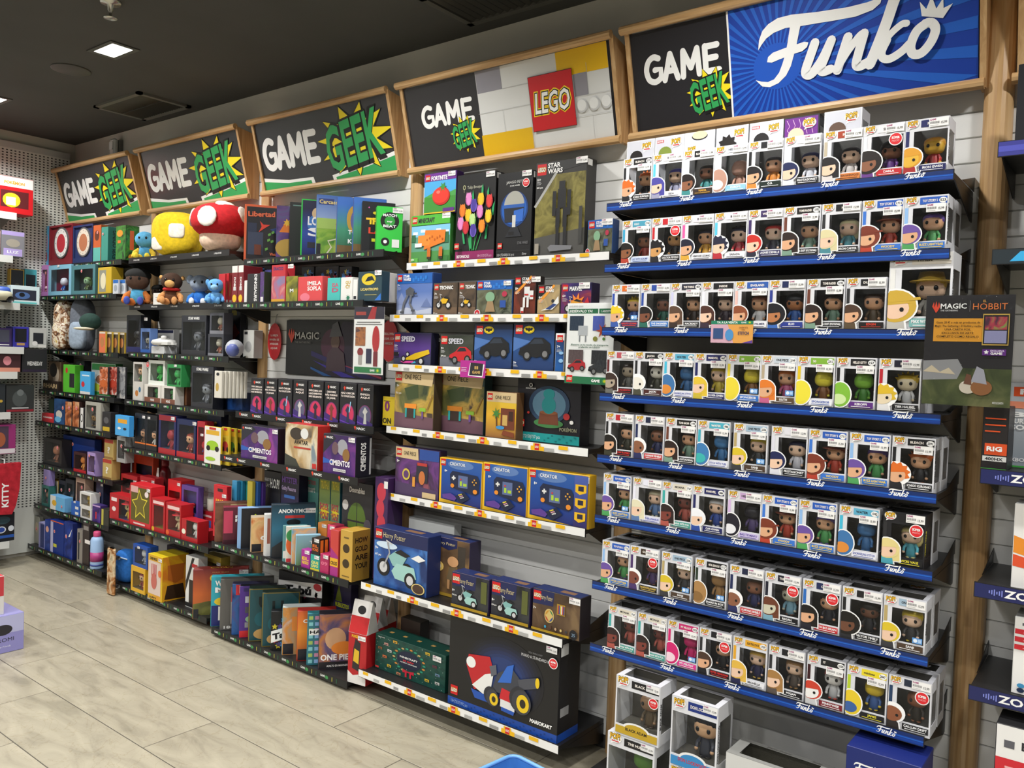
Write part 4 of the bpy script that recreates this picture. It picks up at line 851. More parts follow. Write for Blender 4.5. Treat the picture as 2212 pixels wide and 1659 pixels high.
def d_tulip(F, w, h):
    F.rect(.001, .001, w-.001, .115*h, '#8a1f5a'); F.text('BOTANICALS', .05*w, .04*h, .032*h, WHITE, .02, 0, 'l', .33*w); F.text('18+|11501|576 pcs', .95*w, .04*h, .030*h, '#d9a9c4', .0, 0, 'r', .36*w)
    F.text('Tulip Bouquet', .28*w, .83*h, .034*h, '#c9c9b4', -.005, 0, 'l', .40*w); F.ell(.2*w, .85*h, .035*w, .028*h, '#b9b98a', 14); F.ell(.2*w, .85*h, .022*w, .018*h, BLACK, 12); F.stroke([(.2*w, .82*h), (.2*w, .79*h)], .008*w, '#b9b98a')
    for a, b, c in (((.45, .12), (.42, .5), '#2f8a4a'), ((.5, .12), (.55, .55), '#2f8a4a'), ((.4, .12), (.3, .4), '#3a9a55'), ((.55, .12), (.75, .42), '#2f8a4a'), ((.48, .12), (.62, .4), '#3a9a55')): F.stroke([(a[0]*w, a[1]*h), ((a[0]+b[0])/2*w, (a[1]+b[1])/2*h), (b[0]*w, b[1]*h)], .022*w, c)
    for x, y, a in ((.2, .55, .5), (.45, .72, .1), (.68, .78, -.1), (.82, .74, -.2), (.95, .58, -.5), (.25, .28, .6), (.42, .22, .2), (.8, .32, -.4)):
        dx, dy = math.sin(-a)*.11, math.cos(a)*.09; F.poly([((x-.025)*w, (y-.08)*h), ((x+.025)*w, (y-.08)*h), ((x+dx*.5+.02)*w, (y+dy*.4)*h), ((x+dx)*w, (y+dy)*h), ((x+dx*.5-.03)*w, (y+dy*.4)*h)], '#2c9a5c')
    for x, y, c, c2 in ((.34, .71, '#d987c0', '#b85fa0'), (.48, .63, '#4a3a94', '#6a55b8'), (.66, .69, '#e6bc26', '#c99a14'), (.88, .66, '#d8403c', '#b02a2c'), (.2, .58, '#e07a26', '#c25f14'), (.36, .52, '#e6bc26', '#c99a14'), (.66, .55, '#d987c0', '#b85fa0'), (.88, .49, '#e8c830', '#c99a14'), (.48, .46, '#b8d88a', '#8ab85f'), (.18, .43, '#d987c0', '#b85fa0'), (.32, .38, '#c8303a', '#a01f2a'), (.52, .34, '#4a3a94', '#6a55b8'), (.74, .38, '#e88a26', '#c25f14')):
        F.ell(x*w, y*h, .085*w, .075*h, c2, 16); F.ell(x*w, (y+.005)*h, .055*w, .072*h, c, 14); F.poly([((x-.08)*w, (y+.02)*h), ((x-.05)*w, (y+.085)*h), ((x-.01)*w, (y+.02)*h)], c); F.poly([((x+.08)*w, (y+.02)*h), ((x+.05)*w, (y+.085)*h), ((x+.01)*w, (y+.02)*h)], c)
    lego_sq(F, .05*w, .135*h, .12*w)
def d_helmet(F, w, h):
    F.text('JANGO FETT', .5*w, .87*h, .030*h, '#d8d8d4', -.005, 0, 'c', .5*w); F.text('STAR WARS', .5*w, .835*h, .016*h, '#d8d8d4', .02, 0, 'c', .28*w)
    F.ell(.5*w, .57*h, .40*w, .21*h, '#123a78', 28); F.ell(.5*w, .57*h, .36*w, .18*h, '#1c5ab0', 28)
    F.ell(.5*w, .62*h, .29*w, .16*h, '#a5a59c', 24, 0, 180); F.rect(.21*w, .585*h, .79*w, .625*h, '#2a5aa8'); F.poly([(.21*w, .585*h), (.79*w, .585*h), (.76*w, .42*h), (.24*w, .42*h)], '#22262e'); F.poly([(.5*w, .42*h), (.5*w, .55*h), (.78*w, .57*h), (.76*w, .42*h)], '#2f66c0'); F.rect(.46*w, .36*h, .56*w, .50*h, '#c9c9c4')
    F.poly([(.26*w, .25*h), (.74*w, .25*h), (.62*w, .36*h), (.42*w, .36*h)], '#22242a'); F.rect(.36*w, .27*h, .52*w, .31*h, '#101012')
    F.text('STAR/WARS'.replace('/', ' '), .78*w, .16*h, .03*h, '#6a6a6c', .02, 0, 'c', .3*w); lego_sq(F, .06*w, .12*h, .13*w); F.rect(.002, .085*h, w-.002, .088*h, '#3a3a3c'); F.text('18+|75408|616 pcs', .06*w, .03*h, .030*h, '#c9c9c9', -.005, 0, 'l', .5*w); F.text('Disney', .85*w, .035*h, .025*h, '#c9c9c9', 0, .3, 'c', .13*w)
def d_robot(F, w, h):
    F.rect(.002, .002, w-.002, h*.86, art('#4a4420', '#6e6632', '#8a8244', '#5a5428', scale=14)); F.poly([(.002, .2*h), (w-.002, .28*h), (w-.002, .002), (.002, .002)], '#4c4b48')
    F.poly([(.002, h-.002), (w-.002, h-.002), (w-.002, .93*h), (.42*w, .88*h), (.002, .52*h)], '#2b2b2a'); F.stroke([(.0, .53*h), (.42*w, .88*h)], .012, '#a9a9a4')
    lh(F, w, h, 'STAR/WARS', s=.046, age='10+', pcs='845 pcs', tw=.36*w)
    # plain dark machine standing on a plate
    for a in ((.47, .50, .63, .70), (.49, .70, .61, .78), (.44, .30, .52, .50), (.58, .30, .66, .50), (.45, .10, .51, .30), (.6, .10, .66, .30), (.37, .42, .44, .68), (.66, .42, .73, .68)): F.rect(a[0]*w, a[1]*h, a[2]*w, a[3]*h, '#1d1d20')
    F.poly([(.3*w, .09*h), (.36*w, .12*h), (.78*w, .10*h), (.76*w, .06*h), (.34*w, .05*h)], '#75767a'); F.rect(.9*w, .12*h, .96*w, .5*h, '#3a3a38'); F.rect(.04*w, .03*h, .12*w, .14*h, '#9a9284')
def d_green4(F, w, h):
    F.rect(.002, .002, w-.002, .73*h, art('#3a3f34', '#5a5a44', '#6a6f5c', '#2a3326', scale=20)); F.rect(.002, .73*h, w-.002, h-.002, '#1f5fb0')
    for k in range(6): F.rect(w*(.45+.08*k), h*(.77+.06*(k % 2)), w*(.51+.08*k), h*(.86+.06*(k % 2)), '#2a78cc')
    lh(F, w, h, 'STAR/WARS', s=.026, tw=.26*w); F.ell(.4*w, .52*h, .13*w, .15*h, '#7fa886', 18); F.poly([(.27*w, .1*h), (.55*w, .1*h), (.48*w, .40*h), (.33*w, .40*h)], '#9a7f5c'); F.rect(.68*w, .22*h, .84*w, .42*h, '#2a4f9c'); F.ell(.8*w, .6*h, .07*w, .08*h, '#b0304a', 12); F.ell(.05*w, .06*h, .09*w, .11*h, '#f0f0f0', 16); F.ell(.05*w, .06*h, .075*w, .095*h, '#c8202a', 16); F.text('4+', .05*w, .03*h, .06*h, WHITE, .03)
def d_walker(F, w, h):
    F.rect(.002, .002, w-.002, .76*h, vgrad('#aab6d6', '#5a76b4', .11)); F.poly([(.002, .002), (w-.002, .002), (w-.002, .18*h), (.6*w, .12*h), (.3*w, .2*h), (.002, .12*h)], '#c9d0e2'); F.poly([(.0+.002, .3*h), (.15*w, .55*h), (.3*w, .25*h)], '#8d9cc6'); F.poly([(.7*w, .2*h), (.85*w, .42*h), (w-.002, .2*h)], '#6a7cab')
    F.rect(.002, .76*h, w-.002, h-.002, '#1f5fb0'); 
    for k in range(6): F.rect(w*(.45+.07*k), h*(.80+.05*(k % 2)), w*(.50+.07*k), h*(.88+.05*(k % 2)), '#2a78cc')
    lh(F, w, h, 'STAR/WARS', s=.030, tw=.22*w, age='7+'); g = '#55585e'
    F.poly([(.30*w, .48*h), (.5*w, .46*h), (.52*w, .62*h), (.4*w, .68*h), (.28*w, .60*h)], g); F.stroke([(.34*w, .48*h), (.24*w, .3*h), (.2*w, .1*h)], .012, '#6d7077'); F.stroke([(.44*w, .48*h), (.4*w, .3*h), (.5*w, .14*h)], .012, '#6d7077'); F.rect(.14*w, .06*h, .25*w, .11*h, g); F.rect(.45*w, .10*h, .56*w, .15*h, g); F.rect(.5*w, .5*h, .6*w, .54*h, '#3c3e44')
def d_tech(F, w, h):
    F.rect(.002, .002, w-.002, h-.002, art('#3a3028', '#5a4a3a', '#4a3c30', scale=16)); F.rect(.002, .002, w-.002, .25*h, '#6e5844'); lh(F, w, h, 'TECHNIC', s=.024, tw=.55*w, age='7+'); bike(F, .25*w, .32*h, .42*w, '#dcae1c'); F.text('159 pcs', .05*w, .05*h, .006, WHITE, .02, 0, 'l')
def d_red(F, w, h):
    F.rect(.002, .002, w-.002, h-.002, art('#2a1814', '#6a2c1c', '#8a3a20', scale=12)); F.poly([(.002, .6*h), (.75*w, h-.002), (.002, h-.002)], '#1a1a1c'); F.stroke([(.01, .55*h), (.8*w, .98*h)], .010, '#e8962a'); lh(F, w, h, 'STAR/WARS', s=.027, tw=.42*w, age='8+')
    for a in ((.5, .45, .75, .72), (.45, .2, .55, .45), (.62, .2, .72, .45), (.36, .06, .5, .2), (.75, .4, .92, .62)): F.rect(a[0]*w, a[1]*h, a[2]*w, a[3]*h, '#dcdcda')
    F.rect(.52*w, .5*h, .7*w, .54*h, '#c2302c'); F.rect(.38*w, .06*h, .5*w, .11*h, '#c2302c'); F.rect(.78*w, .46*h, .92*w, .5*h, '#c2302c')
def d_ship(F, w, h):
    F.rect(.002, .002, w-.002, h-.002, art('#8a7a5c', '#b59c6e', '#6a6254', scale=9)); F.poly([(.002, .5*h), (.7*w, h-.002), (.002, h-.002)], '#1a1a1c'); F.stroke([(.01, .42*h), (.75*w, .98*h)], .010, '#e8962a'); lh(F, w, h, 'STAR/WARS', s=.025, tw=.45*w, age='6+')
    F.poly([(.2*w, .15*h), (.65*w, .3*h), (.95*w, .62*h), (.98*w, .4*h), (.7*w, .18*h)], '#e2e2de'); F.poly([(.4*w, .2*h), (.75*w, .38*h), (.9*w, .34*h), (.6*w, .18*h)], '#2a3f78'); F.ell(.72*w, .46*h, .07*w, .06*h, '#2a2a2e', 14)
def d_marv(F, w, h):
    F.rect(.002, .002, w-.002, h-.002, art('#1f1a3c', '#3a2a6a', '#7a2a4a', '#c25a2a', scale=10)); lh(F, w, h, 'MARVEL', s=.026, tw=.4*w, age='6+'); F.star(.55*w, .35*h, .3*w, 9, '#e8822a', .5); bike(F, .25*w, .2*h, .42*w, '#e0a02a'); F.poly([(.75*w, .3*h), (.9*w, .55*h), (.97*w, .3*h)], '#c2242c')
def d_speed1(F, w, h):
    F.rect(.002, .002, w-.002, h-.002, vgrad('#2a2c50', '#1d1a34', h, '#5a3c8c')); F.poly([(.002, .002), (w-.002, .002), (w-.002, .3*h), (.002, .22*h)], '#3c3f5c'); lh(F, w, h, 'SPEED', tc='#c9c9d2', s=.036, tw=.4*w, age='10+', pcs='251 pcs')
    F.poly([(.25*w, .16*h), (.6*w, .38*h), (.95*w, .5*h), (.98*w, .38*h), (.6*w, .18*h)], '#d8b41c'); F.poly([(.2*w, .12*h), (.55*w, .14*h), (.6*w, .08*h), (.3*w, .06*h)], '#d84a9c'); F.poly([(.5*w, .06*h), (.6*w, .14*h), (.63*w, .08*h)], '#4ab8dc')
    wheel(F, .4*w, .34*h, .05*w); wheel(F, .76*w, .14*h, .075*w); wheel(F, .3*w, .2*h, .06*w); F.rect(.03*w, .28*h, .16*w, .4*h, '#1a1a1c')
def d_speed2(F, w, h):
    F.rect(.002, .002, w-.002, h-.002, art('#20241f', '#343a30', '#4a4d48', scale=7)); F.poly([(.002, .002), (w-.002, .002), (w-.002, .4*h), (.002, .3*h)], '#6d6f78'); lh(F, w, h, 'SPEED', tc='#c9c9d2', s=.036, tw=.45*w, age='9+', pcs='339 pcs'); car(F, .3*w, .2*h, .62*w, '#c21f26')
def batlogo(F, x, y, s):
    F.ell(x, y, s, .58*s, '#e3c81c', 24); F.ell(x, y, .92*s, .51*s, '#141416', 24); F.ell(x, y, .87*s, .47*s, '#e3c81c', 24)
    F.poly([(x-.75*s, y+.2*s), (x-.35*s, y+.3*s), (x-.2*s, y+.12*s), (x-.1*s, y+.3*s), (x+.1*s, y+.3*s), (x+.2*s, y+.12*s), (x+.35*s, y+.3*s), (x+.75*s, y+.2*s), (x+.6*s, y-.15*s), (x+.3*s, y-.12*s), (x, y-.35*s), (x-.3*s, y-.12*s), (x-.6*s, y-.15*s)], '#141416')
def d_bat(F, w, h):
    F.rect(.002, .002, w-.002, h-.002, vgrad('#16305c', '#0f1524', h, '#27508c')); F.ell(.5*w, .12*h, .5*w, .14*h, '#1d3a6c', 24); F.poly([(.002, .40*h), (.45*w, .62*h), (.002, .7*h)], '#4a72b0'); s = .036; lego_sq(F, .012, h-s-.01, s); batlogo(F, .012+s+.034, h-.028, .027)
    car(F, .16*w, .30*h, .72*w, '#16181c', '#2c3440', '#3c4450'); F.text('9+', .04*w, .14*h, .010, WHITE, .02, 0, 'l'); F.rect(.04*w, .11*h, .12*w, .12*h, '#c9c9c9'); F.rect(.04*w, .09*h, .15*w, .1*h, '#c9c9c9')
def d_bluebox(F, w, h): F.rect(.002, .002, w-.002, .82*h, vgrad('#1f5fa8', '#16264c', h)); lh(F, w, h, '', s=.028, age='7+'); F.ell(.7*w, .5*h, .25*w, .04*h, '#8ab8e0', 14); F.ell(.7*w, .3*h, .25*w, .05*h, '#8ab8e0', 14)
def d_one(F, w, h):
    F.rect(.002, .002, w-.002, .80*h, art('#2c3a2a', '#6a6a3a', '#c2a04a', '#4a3c34', scale=7)); F.poly([(.002, .002), (w-.002, .002), (w-.002, .22*h), (.002, .28*h)], '#6c4c58'); F.poly([(.25*w, .7*h), (.6*w, .78*h), (.62*w, .55*h), (.35*w, .5*h)], '#3c4a2a'); F.poly([(.6*w, .3*h), (w-.002, .6*h), (w-.002, .3*h)], '#b5963c')
    F.poly([(.002, .80*h), (.95*w, .76*h), (w-.002, h-.002), (.002, h-.002)], '#cdb588'); lego_sq(F, .03*w, .83*h, .15*h); F.text('ONE PIECE', .26*w, .86*h, .085*h, '#1a1712', .0, 0, 'l', .42*w); F.text('9+', .06*w, .72*h, .011, WHITE, .02, 0, 'l'); F.text('926 pcs', .04*w, .60*h, .008, WHITE, .02, 0, 'l')
    F.rect(.3*w, .2*h, .55*w, .36*h, '#3a2a24'); F.rect(.28*w, .36*h, .58*w, .44*h, '#e08a2a'); F.rect(.30*w, .2*h, .34*w, .36*h, '#2a9a9c'); F.rect(.52*w, .2*h, .56*w, .36*h, '#2a9a9c'); F.rect(.66*w, .32*h, .82*w, .38*h, '#8ab83a'); F.rect(.72*w, .2*h, .76*w, .32*h, '#6a4a8c'); F.stroke([(.85*w, .35*h), (.98*w, .62*h)], .006, '#8a6a34')
def d_one_s(F, w, h):
    F.rect(.002, .002, w-.002, .78*h, vgrad('#8a5a34', '#d8c03a', h, '#d8a52c')); F.rect(.002, .78*h, w-.002, h-.002, '#cdb588'); lego_sq(F, .04*w, .82*h, .14*h); F.text('ONE PIECE', .3*w, .845*h, .075*h, '#1a1712', 0, 0, 'l', .5*w); F.rect(.5*w, .22*h, .95*w, .66*h, '#6a3420'); F.rect(.56*w, .3*h, .72*w, .52*h, '#c2a05a'); F.rect(.76*w, .4*h, .9*w, .6*h, '#3a2018')
    F.stroke([(.38*w, .25*h), (.36*w, .5*h)], .006, '#5a3a1c'); F.star(.36*w, .54*h, .16*w, 7, '#3f7a34', .4); F.poly([(.55*w, .1*h), (.95*w, .06*h), (.95*w, .16*h), (.6*w, .2*h)], '#7a3c20'); F.ell(.5*w, .25*h, .14*w, .04*h, '#3a8ac2', 14)
def d_one_p(F, w, h):
    F.rect(.002, .002, w-.002, .78*h, art('#3a2450', '#6a3a7c', '#3c2a44', '#8a4a5a', scale=8)); F.poly([(.002, .002), (w-.002, .002), (w-.002, .2*h), (.002, .28*h)], '#4c3a5c'); F.poly([(.002, .78*h), (.54*w, .76*h), (.52*w, h-.002), (.002, h-.002)], '#cdb588'); F.rect(.56*w, .78*h, w-.002, h-.002, '#2a4a94'); lego_sq(F, .03*w, .82*h, .14*h); F.text('ONE PIECE', .2*w, .845*h, .075*h, '#1a1712', 0, 0, 'l', .28*w)
    F.rect(.5*w, .32*h, .76*w, .70*h, '#2a2a34'); F.ell(.63*w, .42*h, .07*w, .14*h, '#c2703a', 18); F.rect(.52*w, .66*h, .74*w, .72*h, '#b53a34'); F.ell(.27*w, .45*h, .09*w, .12*h, '#c9b54a', 18); F.ell(.27*w, .45*h, .06*w, .08*h, '#5a3a6a', 16); F.rect(.42*w, .22*h, .48*w, .42*h, '#d8943a'); F.rect(.65*w, .03*h, .95*w, .14*h, '#cdb588'); F.text('8+', .05*w, .68*h, .011, WHITE, .02, 0, 'l')
def d_munch(F, w, h):
    F.rect(.002, .002, w-.002, .14*h, '#1f9a98'); F.text('18+|72150|757 pcs', .05*w, .05*h, .05*h, WHITE, -.005, 0, 'l', .34*w)
    for k in range(9): F.rect(w*(.45+.058*k), h*(.03+.04*(k % 3)), w*(.48+.058*k), h*(.05+.04*(k % 3)), '#177a7a')
    F.ell(.52*w, .58*h, .32*w, .28*h, '#28405c', 28); F.ell(.52*w, .58*h, .26*w, .23*h, '#5a8098', 28)
    F.ell(.52*w, .30*h, .23*w, .07*h, '#3f7a44', 22); F.poly([(.36*w, .28*h), (.68*w, .28*h), (.66*w, .46*h), (.38*w, .46*h)], '#6a3a24'); F.ell(.52*w, .46*h, .14*w, .03*h, '#8a5230', 20); F.ell(.52*w, .57*h, .11*w, .13*h, '#1f8a8c', 22); F.ell(.52*w, .74*h, .09*w, .08*h, '#1f8a8c', 20)
    F.ell(.2*w, .44*h, .02*w, .02*h, '#c23a34', 10); F.ell(.8*w, .42*h, .05*w, .05*h, '#b02a2c', 14); F.ell(.88*w, .34*h, .03*w, .03*h, '#e8e8e4', 10); F.text('POKÉMON', .83*w, .2*h, .05*h, '#8a8a70', .03, 0, 'c', .26*w); F.text('MUNCHLAX', .23*w, .80*h, .022*h, WHITE, .01, 0, 'c', .16*w); F.ell(.23*w, .86*h, .028*w, .03*h, WHITE, 16); F.ell(.23*w, .86*h, .02*w, .022*h, '#16161c', 14); lego_sq(F, .05*w, .22*h, .11*h)
def d_creator(F, w, h):
    F.rect(.002, .002, w-.002, h-.002, '#e3b41f'); F.poly([(.05*w, .02), (w-.004, .004), (w-.004, h-.004), (.16*w, h-.004), (.05*w, .84*h)], vgrad('#1f2a70', '#2c5aa0', h, '#1a4694')); F.ell(.5*w, .88*h, .3*w, .1*h, '#5a7ab0', 20); lego_sq(F, .03*w, .83*h, .145*h); F.text('CREATOR', .25*w, .86*h, .065*h, WHITE, .01, 0, 'l', .36*w); F.text('8+', .13*w, .70*h, .010, WHITE, .02, 0, 'l')
    F.poly([(.28*w, .40*h), (.26*w, .66*h), (.32*w, .74*h), (.9*w, .70*h), (.95*w, .60*h), (.94*w, .34*h), (.86*w, .28*h), (.4*w, .36*h)], '#1b2440'); F.rect(.46*w, .40*h, .68*w, .66*h, '#5a6a94'); F.rect(.5*w, .44*h, .55*w, .54*h, '#a8c83a'); F.rect(.58*w, .44*h, .66*w, .5*h, '#a8c83a'); F.ell(.52*w, .58*h, .02*w, .02*h, '#c2383a', 10)
    F.rect(.31*w, .575*h, .40*w, .61*h, '#dcdcd8'); F.rect(.34*w, .545*h, .37*w, .64*h, '#dcdcd8'); F.ell(.33*w, .42*h, .045*w, .045*h, '#e08a2a', 16); F.ell(.86*w, .36*h, .05*w, .05*h, '#e08a2a', 16)
    for a, b in ((.8, .56), (.88, .56), (.84, .61), (.84, .51)): F.ell(a*w, b*h, .018*w, .018*h, '#d8a03a', 10)
    F.poly([(.1*w, .2*h), (.3*w, .25*h), (.45*w, .18*h), (.4*w, .1*h), (.12*w, .12*h)], '#5a3a8c'); F.poly([(.4*w, .2*h), (.62*w, .32*h), (.75*w, .2*h), (.55*w, .06*h)], '#16203c')
    for k in range(9): F.ell(w*(.5+.025*(k % 3)+.03*(k//3)), h*(.24-.03*(k % 3)+.012*(k//3)), .014*w, .014*h, ('#e8d23a', '#dca0b0', '#dcdcd8')[k % 3], 8)
def d_creator3(F, w, h):
    d_creator(F, w*.80, h); F.rect(.78*w, .002, w-.002, h-.002, vgrad('#2a1f5c', '#4a5fa8', h))
    for y in (.62, .36, .10): F.poly([(.80*w, (y+.06)*h), (.87*w, (y+.01)*h), (.97*w, (y+.06)*h), (.97*w, (y+.2)*h), (.80*w, (y+.2)*h)], '#e3b41f'); F.rect(.845*w, (y+.08)*h, .93*w, (y+.17)*h, '#23243c')
def hp_head(F, w, h, s, tw, c='#1c2350'):
    F.rect(.002, h-s-.018, w-.002, h-.002, c); lego_sq(F, .01, h-s-.008, s); F.text('Harry Potter', .01+s+.008, h-.008-s*.78, s*.58, '#d8c894', -.005, .1, 'l', tw)
def d_hp1(F, w, h):
    F.rect(.002, .002, w-.002, h-.002, art('#16264c', '#274f94', '#3f74b8', '#1c3468', scale=5)); hp_head(F, w, h, .042, .42*w); F.ell(.25*w, .72*h, .2*w, .06*h, '#c9dcec', 20); F.text('9+', .03*w, .62*h, .013, WHITE, .02, 0, 'l'); F.text('617 pcs', .03*w, .52*h, .009, WHITE, .02, 0, 'l'); bike(F, .2*w, .34*h, .46*w, '#8ab8b4', '#9cc8c0'); F.poly([(.72*w, .6*h), (.85*w, .68*h), (.98*w, .62*h), (.86*w, .56*h)], '#e6e6e2'); F.ell(.86*w, .12*h, .12*w, .09*h, '#d8c07a', 20); F.ell(.86*w, .12*h, .10*w, .075*h, '#4a3428', 18)
def d_hp2(F, w, h):
    F.rect(.002, .002, w-.002, h-.002, art('#3a2c24', '#6a5034', '#8a6a3c', '#2c332a', scale=6)); F.rect(.72*w, .1*h, .9*w, h*.9, '#3a332c'); F.poly([(.002, h-.002), (.7*w, h-.002), (.7*w, .86*h), (.5*w, .80*h), (.3*w, .84*h), (.002, .80*h)], '#1c2350'); lego_sq(F, .02*w, .86*h, .16*w); F.text('Harry Potter', .22*w, .885*h, .05*h, '#d8c894', -.005, .1, 'l', .44*w); F.text('8+', .04*w, .73*h, .011, WHITE, .02, 0, 'l'); F.ell(.27*w, .5*h, .13*w, .09*h, '#e8c46a', 18); F.ell(.27*w, .5*h, .07*w, .05*h, '#f6ecc4', 14)
    F.ell(.62*w, .62*h, .13*w, .09*h, '#c9986a', 20); F.poly([(.48*w, .3*h), (.74*w, .3*h), (.7*w, .52*h), (.54*w, .52*h)], '#6a5a40'); F.rect(.5*w, .14*h, .56*w, .3*h, '#b5885c'); F.rect(.66*w, .14*h, .72*w, .3*h, '#b5885c'); F.ell(.16*w, .2*h, .12*w, .09*h, '#8ab0a0', 20); F.rect(.002, .002, w-.002, .06*h, '#a5852c')
def d_hp3(F, w, h):
    F.rect(.002, .002, w-.002, h-.002, art('#16181c', '#2a2c34', '#3a3c3a', scale=9)); F.poly([(.002, h-.002), (.66*w, h-.002), (.64*w, .60*h), (.4*w, .56*h), (.25*w, .62*h), (.002, .60*h)], '#1c2350'); lego_sq(F, .02*w, .68*h, .27*h); F.text('Harry Potter', .2*w, .72*h, .13*h, '#d8c894', -.005, .1, 'l', .4*w); F.rect(.8*w, .3*h, .95*w, .9*h, '#5a5f2c'); bike(F, .25*w, .30*h, .34*w, '#7fb0ac', '#9cc8c0'); F.rect(.002, .002, w-.002, .09*h, '#b8952c'); F.text('8+', .04*w, .46*h, .009, WHITE, .02, 0, 'l'); F.text('124 pcs', .04*w, .34*h, .006, WHITE, .02, 0, 'l')
def d_hp5(F, w, h):
    F.rect(.002, .002, w-.002, h-.002, art('#3a2a1c', '#5a4430', '#7a6244', scale=8)); F.poly([(.002, h-.002), (.46*w, h-.002), (.44*w, .66*h), (.002, .64*h)], '#1c2350'); lego_sq(F, .02*w, .74*h, .22*h); F.text('Harry Potter', .17*w, .78*h, .11*h, '#d8c894', -.005, .1, 'l', .26*w); F.ell(.37*w, .42*h, .10*w, .17*h, '#cdb26a', 20)
    for k, c in enumerate(('#2f7a4a', '#c28a2c', '#b53a2c', '#2a4a8c')): F.ell(.37*w, .42*h, .08*w, .135*h, c, 5, 90*k, 90*k+90)
    F.rect(.53*w, .5*h, .70*w, .76*h, '#a8852c'); [F.rect((.55+.024*k)*w, .53*h, (.57+.024*k)*w, .73*h, ('#b53a2c', '#2a4a8c', '#d8b83a', '#dcdcd8')[k % 4]) for k in range(6)]
    for k in range(5): F.ell(w*(.3+.11*k), .15*h, .022*w, .035*h, ('#3aa0c2', '#5a3a2c', '#c2a07a', '#d8c07a', '#3a3a3c')[k], 10)
    F.rect(.002, .002, .8*w, .07*h, '#b8952c'); F.ell(.89*w, .13*h, .08*w, .12*h, '#15161c', 18); F.text('25', .89*w, .09*h, .07*h, '#8aa8c2', .0, 0, 'c'); F.text('7+', .04*w, .52*h, .009, WHITE, .02, 0, 'l')
def d_cal(F, w, h):
    rnd = random.Random(5)
    F.rect(.004, .004, w-.004, h-.004, '#12493f')
    for i in range(13):
        for j in range(9):
            if (i+j) % 2: F.k = 2; F.poly([(w*(i+.5)/13, h*j/9), (w*(i+1)/13, h*(j+.5)/9), (w*(i+.5)/13, h*(j+1)/9), (w*i/13, h*(j+.5)/9)], '#0f3f38')
    for i in range(60): F.k = 3; F.ell(rnd.uniform(.02, .98)*w, rnd.uniform(.03, .97)*h, .0014, .0014, '#d8e6de', 6)
    F.k = 4; F.ell(.5*w, .52*h, .17*w, .25*h, '#14203c', 28)
    for i in range(22):
        a = 2*math.pi*i/22; F.k = 5+i % 3; F.ell(.5*w+.215*w*math.cos(a), .52*h+.32*h*math.sin(a), .022*w, .025*h, ('#2a9a7a', '#d88a3a', '#2a9a7a', '#c9a86a')[i % 4], 8)
    for x, y, c in ((.17, .78, '#c9958a'), (.08, .62, '#8a5a34'), (.22, .2, '#d8b52c'), (.76, .18, '#d8b52c'), (.9, .42, '#6a8aa8'), (.9, .2, '#c9c9c4'), (.36, .08, '#c9805a'), (.3, .92, '#d8a52c'), (.76, .9, '#d8b52c'), (.86, .62, '#5a2a3a'), (.15, .42, '#d8703a'), (.22, .62, '#dcdcd8')): F.k = 9; F.rect((x-.03)*w, (y-.035)*h, (x+.03)*w, (y+.035)*h, c); F.rect((x-.018)*w, (y-.02)*h, (x+.018)*w, (y+.005)*h, '#3a3a3c')
    F.text('MINECRAFT', .5*w, .56*h, .05*h, WHITE, .03, 0, 'c', .25*w); F.text('24 DAY', .5*w, .48*h, .04*h, '#d8323c', .05, 0, 'c', .16*w); F.text('ADVENT CALENDAR', .5*w, .43*h, .03*h, WHITE, .02, 0, 'c', .24*w); F.poly([(.42*w, .17*h), (.5*w, .2*h), (.58*w, .17*h), (.58*w, .27*h), (.5*w, .23*h), (.42*w, .27*h)], '#c8243c'); F.rect(.455*w, .06*h, .48*w, .2*h, '#c8243c'); F.rect(.52*w, .06*h, .545*w, .2*h, '#c8243c'); F.rect(.02*w, .05*h, .07*w, .1*h, '#d83a3a'); F.text('PALADONE', .05*w, .93*h, .02*h, WHITE, .02, 0, 'l', .1*w)
